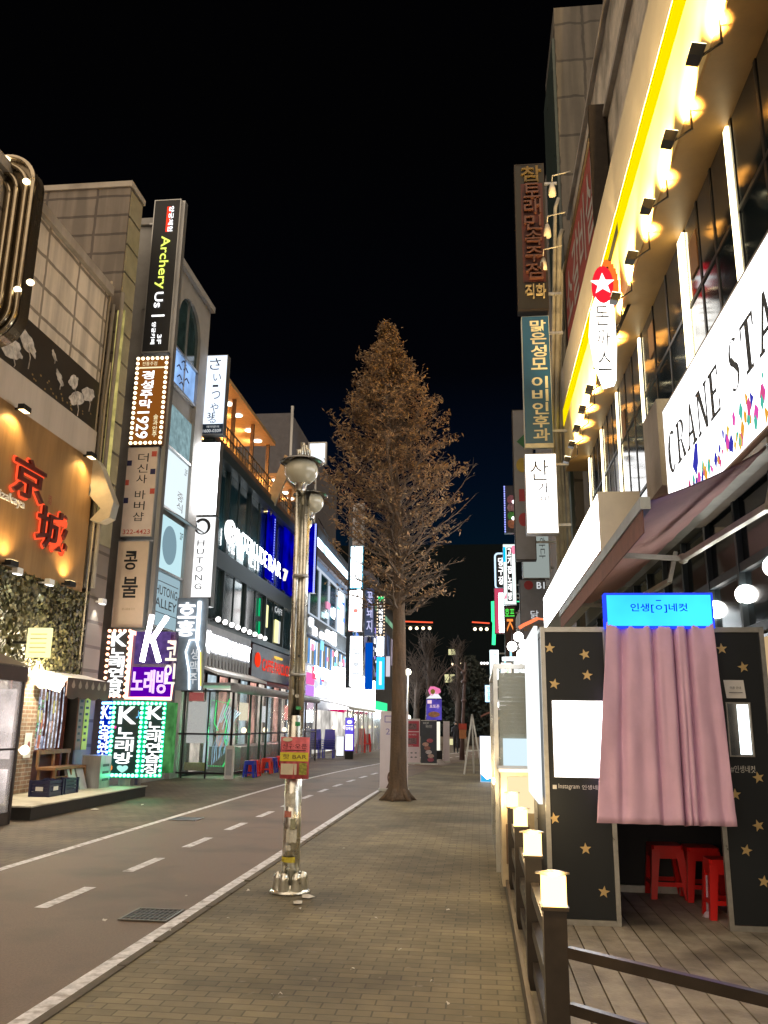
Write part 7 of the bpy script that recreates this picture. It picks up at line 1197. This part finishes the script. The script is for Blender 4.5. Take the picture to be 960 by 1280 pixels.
blade(34, (630, 607, 649, 666), 'dark vertical sign edged with indigo LEDs and dish pictures', mat('night_face', (.02, .02, .035), .5), dark, d_ind, .3, wall=2.4)
def d_out(t, fr, a0, a1, b0, b1):
    w_, h = a1 - a0, b1 - b0; P = [fr.P(a, b, .03) for a, b in rr(a0, a1, b0, b1, .15, 4)]; m = MB(); m.tube(P + P[:2], .04, 6); t.part('tube_outline', m, em('pale_blue_tube', (.6, .8, 1), 1.4, False)); m = MB(); m.vtext(fr, '당구장', a0 + .3 * w_, a1 - .2 * w_, b0 + .1 * h, b1 - .1 * h, .01, .02, off=.02); t.part('lettering', m, LETW)
blade(38, (619, 692, 632, 736), 'dark rounded sign outlined by a pale tube with white letters', blackm, dark, d_out, .25, wall=2.4)
def d_multi(t, fr, a0, a1, b0, b1):
    w_, h = a1 - a0, b1 - b0; m = MB(); m.fb(fr, a0 + .3 * w_, a1 - .3 * w_, b0 + .06 * h, b1 - .06 * h, .003, .01); o = t.part('dark_column', m, blackm); m = MB(); m.vtext(fr, '고기집노래방', a0 + .35 * w_, a1 - .35 * w_, b0 + .07 * h, b1 - .07 * h, .012, .02, off=.02); t.part('lettering', m, LETW, o); m = MB(); m.fb(fr, a0 + .02, a0 + .22 * w_, b1 - .3 * h, b1 - .05 * h, .003, .01); t.part('cyan_print', m, CYA); m = MB(); m.disc(fr, a1 - .15 * w_, b1 - .1 * h, .1, .2, .003, .01, 12); m.prism(fr, [(a0 + .02, b0 + .1 * h), (a0 + .25 * w_, b0 + .2 * h), (a0 + .25 * w_, b0 + .1 * h)], .003, .01); t.part('pink_print', m, em('pink_print_light', (1, .3, .45), 1., False))
blade(36, (629, 680, 645, 756), 'white multicoloured vertical sign with a dark column of white letters', em('white_mint_face', (.85, 1, .97), 1.3), galv, d_multi, .3, wall=2.4)
blade(37.5, (618, 735, 630, 792), 'pink topped vertical sign with a glowing white tube body', em('rose_face', (.7, .08, .16), .9), dark, lambda t, fr, a0, a1, b0, b1: t.part('white_tube', MB().fb(fr, a0 + .2, a1 - .02, b0 + .05, b1 - .25, .004, .12), WhB), .3, wall=2.4)
m = MB(); p = PY(616, 752, 38.5); q = PY(617, 806, 38.5); m.tube([p, p.lerp(q, .45), p.lerp(q, .5) + V((.05, 0, 0)), q], .08, 8); m.bar(p, (2.4, 38.5, p.z), .04); one('green_neon_line', 'vertical green neon tube farthest out among the shop signs', 'neon', p, m, em('green_line', (.05, 1, .35), 1.7, False))
def d_kt(t, fr, a0, a1, b0, b1):
    w_, h = a1 - a0, b1 - b0; m = MB(); m.text(fr, '호프', a0 + .05 * w_, a1 - .1 * w_, b1 - .2 * h, b1 - .04 * h, .004, .03, off=.01); t.part('lettering', m, em('green_letters', (.1, .9, .1), 1.1, False)); m = MB(); m.text(fr, 'K', a0 + .2 * w_, a1 - .25 * w_, b1 - .5 * h, b1 - .25 * h, .004, .03, rot=-90, off=.01); m.text(fr, 'T', a0 + .2 * w_, a1 - .3 * w_, b0 + .1 * h, b0 + .28 * h, .004, .03, rot=-90, off=.01); t.part('lettering', m, em('orange_letters', (1, .3, .06), 1.2, False))
for px_, c_, lb_ in (((612, 812, 624, 850), (.75, .95, 1), 'pale icy sign low on the right, under the green neon tube'), ((626, 828, 640, 858), (1, .9, .75), 'cream glowing sign low on the right, beneath the orange K and T'), ((606, 856, 616, 878), (.3, .6, 1), 'small sky blue sign above the reddish awning at the far right shops'), ((642, 826, 658, 848), (.9, 1, 1), 'white glowing sign just over the clear vinyl stall')):
    blade(30 if px_[0] > 620 else 36, px_, lb_, em('low_sign_%d' % px_[0], c_, 1.8), dark, dtx('영업중', inkg, f=(.3, .7, .1, .9)), .2, wall=2.4)
blade(34, (631, 758, 645, 822), 'dark brown vertical sign with green characters above orange K and T', mat('brown_night_face', (.06, .03, .025), .5), dark, d_kt, .3, wall=2.4)
m = MB(); m.box(2.4, 8, 40, 62, -.02, 8); one('far_right_building', 'dark low building beyond the cluster of right hand signs', 'building', (5, 50, 0), m, conc_d)
# shops and awnings at the right edge of the walkway
t = T('corner_shopfronts', 'bright shop entrances under small awnings past the photo booth', 'shopfront', (1.4, 26, 0))
for i, (x0, Y, z, mt) in enumerate(((.95, 23.5, 2.6, 'w'), (.85, 27, 2.9, 'w'), (1.0, 31, 2.8, 'w'))):
    m = MB(); m.box(x0, 2.4, Y, Y + 2.6, 0, z); t.part('shop_cabin', m, mat('cabin_grey', (.28, .28, .28), .5)); m = MB(); m.box(x0 - .02, 2.4, Y - .02, Y - .005, z - .5, z - .05); t.part('lit_header', m, em('header_pale', (.75, .85, .9), .9)); m = MB(); m.box(x0 + .1, x0 + .7, Y - .02, Y - .005, .9, z - .7); t.part('lit_window', m, em('cabin_window', (.8, .85, .85), .6, True, .5, 2))
for i in range(6): p = V((.78, 22 + i * 2.3, 2.2 + .15 * (i % 2))); m = MB(); m.sph(p, .09, 10); t.part('lamp', m, WhN)
for i in range(14):
    m = MB(); Y = 22.9 + i * .9; z = 1.6 + (i * 7 % 5) * .45; m.fb(FR(.93 + .03 * (i % 3)), -Y - .5, -Y, z, z + .3, 0, .04); t.part('small_lit_sign', m, em('clutter_%d' % (i % 5), ((.9, .97, 1), (1, .85, .6), (.4, .8, 1), (1, .4, .4), (.5, 1, .6))[i % 5], 1.4))
m = MB(); g = V((.62, 33, 0)); m.add([(.1, 34, 1.9), (1.0, 34, 2.3), (1.0, 31, 2.3), (.1, 31, 1.9), (.1, 34, 1.84), (1.0, 34, 2.24), (1.0, 31, 2.24), (.1, 31, 1.84)], [(0, 1, 2, 3), (7, 6, 5, 4), (0, 3, 7, 4), (3, 2, 6, 7)]); one('reddish_awning', 'small reddish brown awning sheet over the walkway edge', 'awning', (.5, 32, 1.9), m, mat('reddish_cloth', (.28, .13, .10), .8))
m = MB(); m.add([(.55, 25, 1.75), (1.0, 25, 2.15), (1.0, 23.4, 2.15), (.55, 23.4, 1.75), (.55, 25, 1.7), (1.0, 25, 2.1), (1.0, 23.4, 2.1), (.55, 23.4, 1.7)], [(0, 1, 2, 3), (7, 6, 5, 4), (0, 3, 7, 4), (3, 2, 6, 7)]); one('yellow_lit_awning', 'tiny awning glowing yellow along its underside', 'awning', (.8, 24, 1.7), m, mat('ochre_cloth', (.4, .28, .12), .7)); point((.85, 23.3, 1.7), 10, (1, .8, .4))
def d_bl(t, fr, a0, a1, b0, b1):
    m = MB(); h = b1 - b0; m.prism(fr, [(a0 + .02, b0 + .02), (a1 - .02, b0 + .02), (a1 - .02, b0 + .13 * h), (a0 + .45 * (a1 - a0), b0 + .06 * h), (a0 + .02, b0 + .18 * h)], .005, .008); t.part('blue_wave', m, em('blue_wave_light', (.05, .5, .9), 1., False))
standing((600, 920, 619, 978), 'white standing light box with a blue wave at its foot', em('white_face_e', (1, 1, 1), 1.8), em('white_side', (.8, .85, 1), .8), d_bl, .0)
# folded sign stand by fence
p = PZ(616, 1000); m = MB(); m.bar((p.x, p.y, 0), (p.x + .05, p.y, .42), .03); m.bar((p.x + .02, p.y - 1.2, 0), (p.x + .03, p.y - 1.2, .4), .03); m.bar((p.x, p.y, .3), (p.x + .02, p.y - 1.2, .3), .025); one('low_metal_stand', 'low bare metal stand beside the far end of the fence', 'stand', p, m, galv)
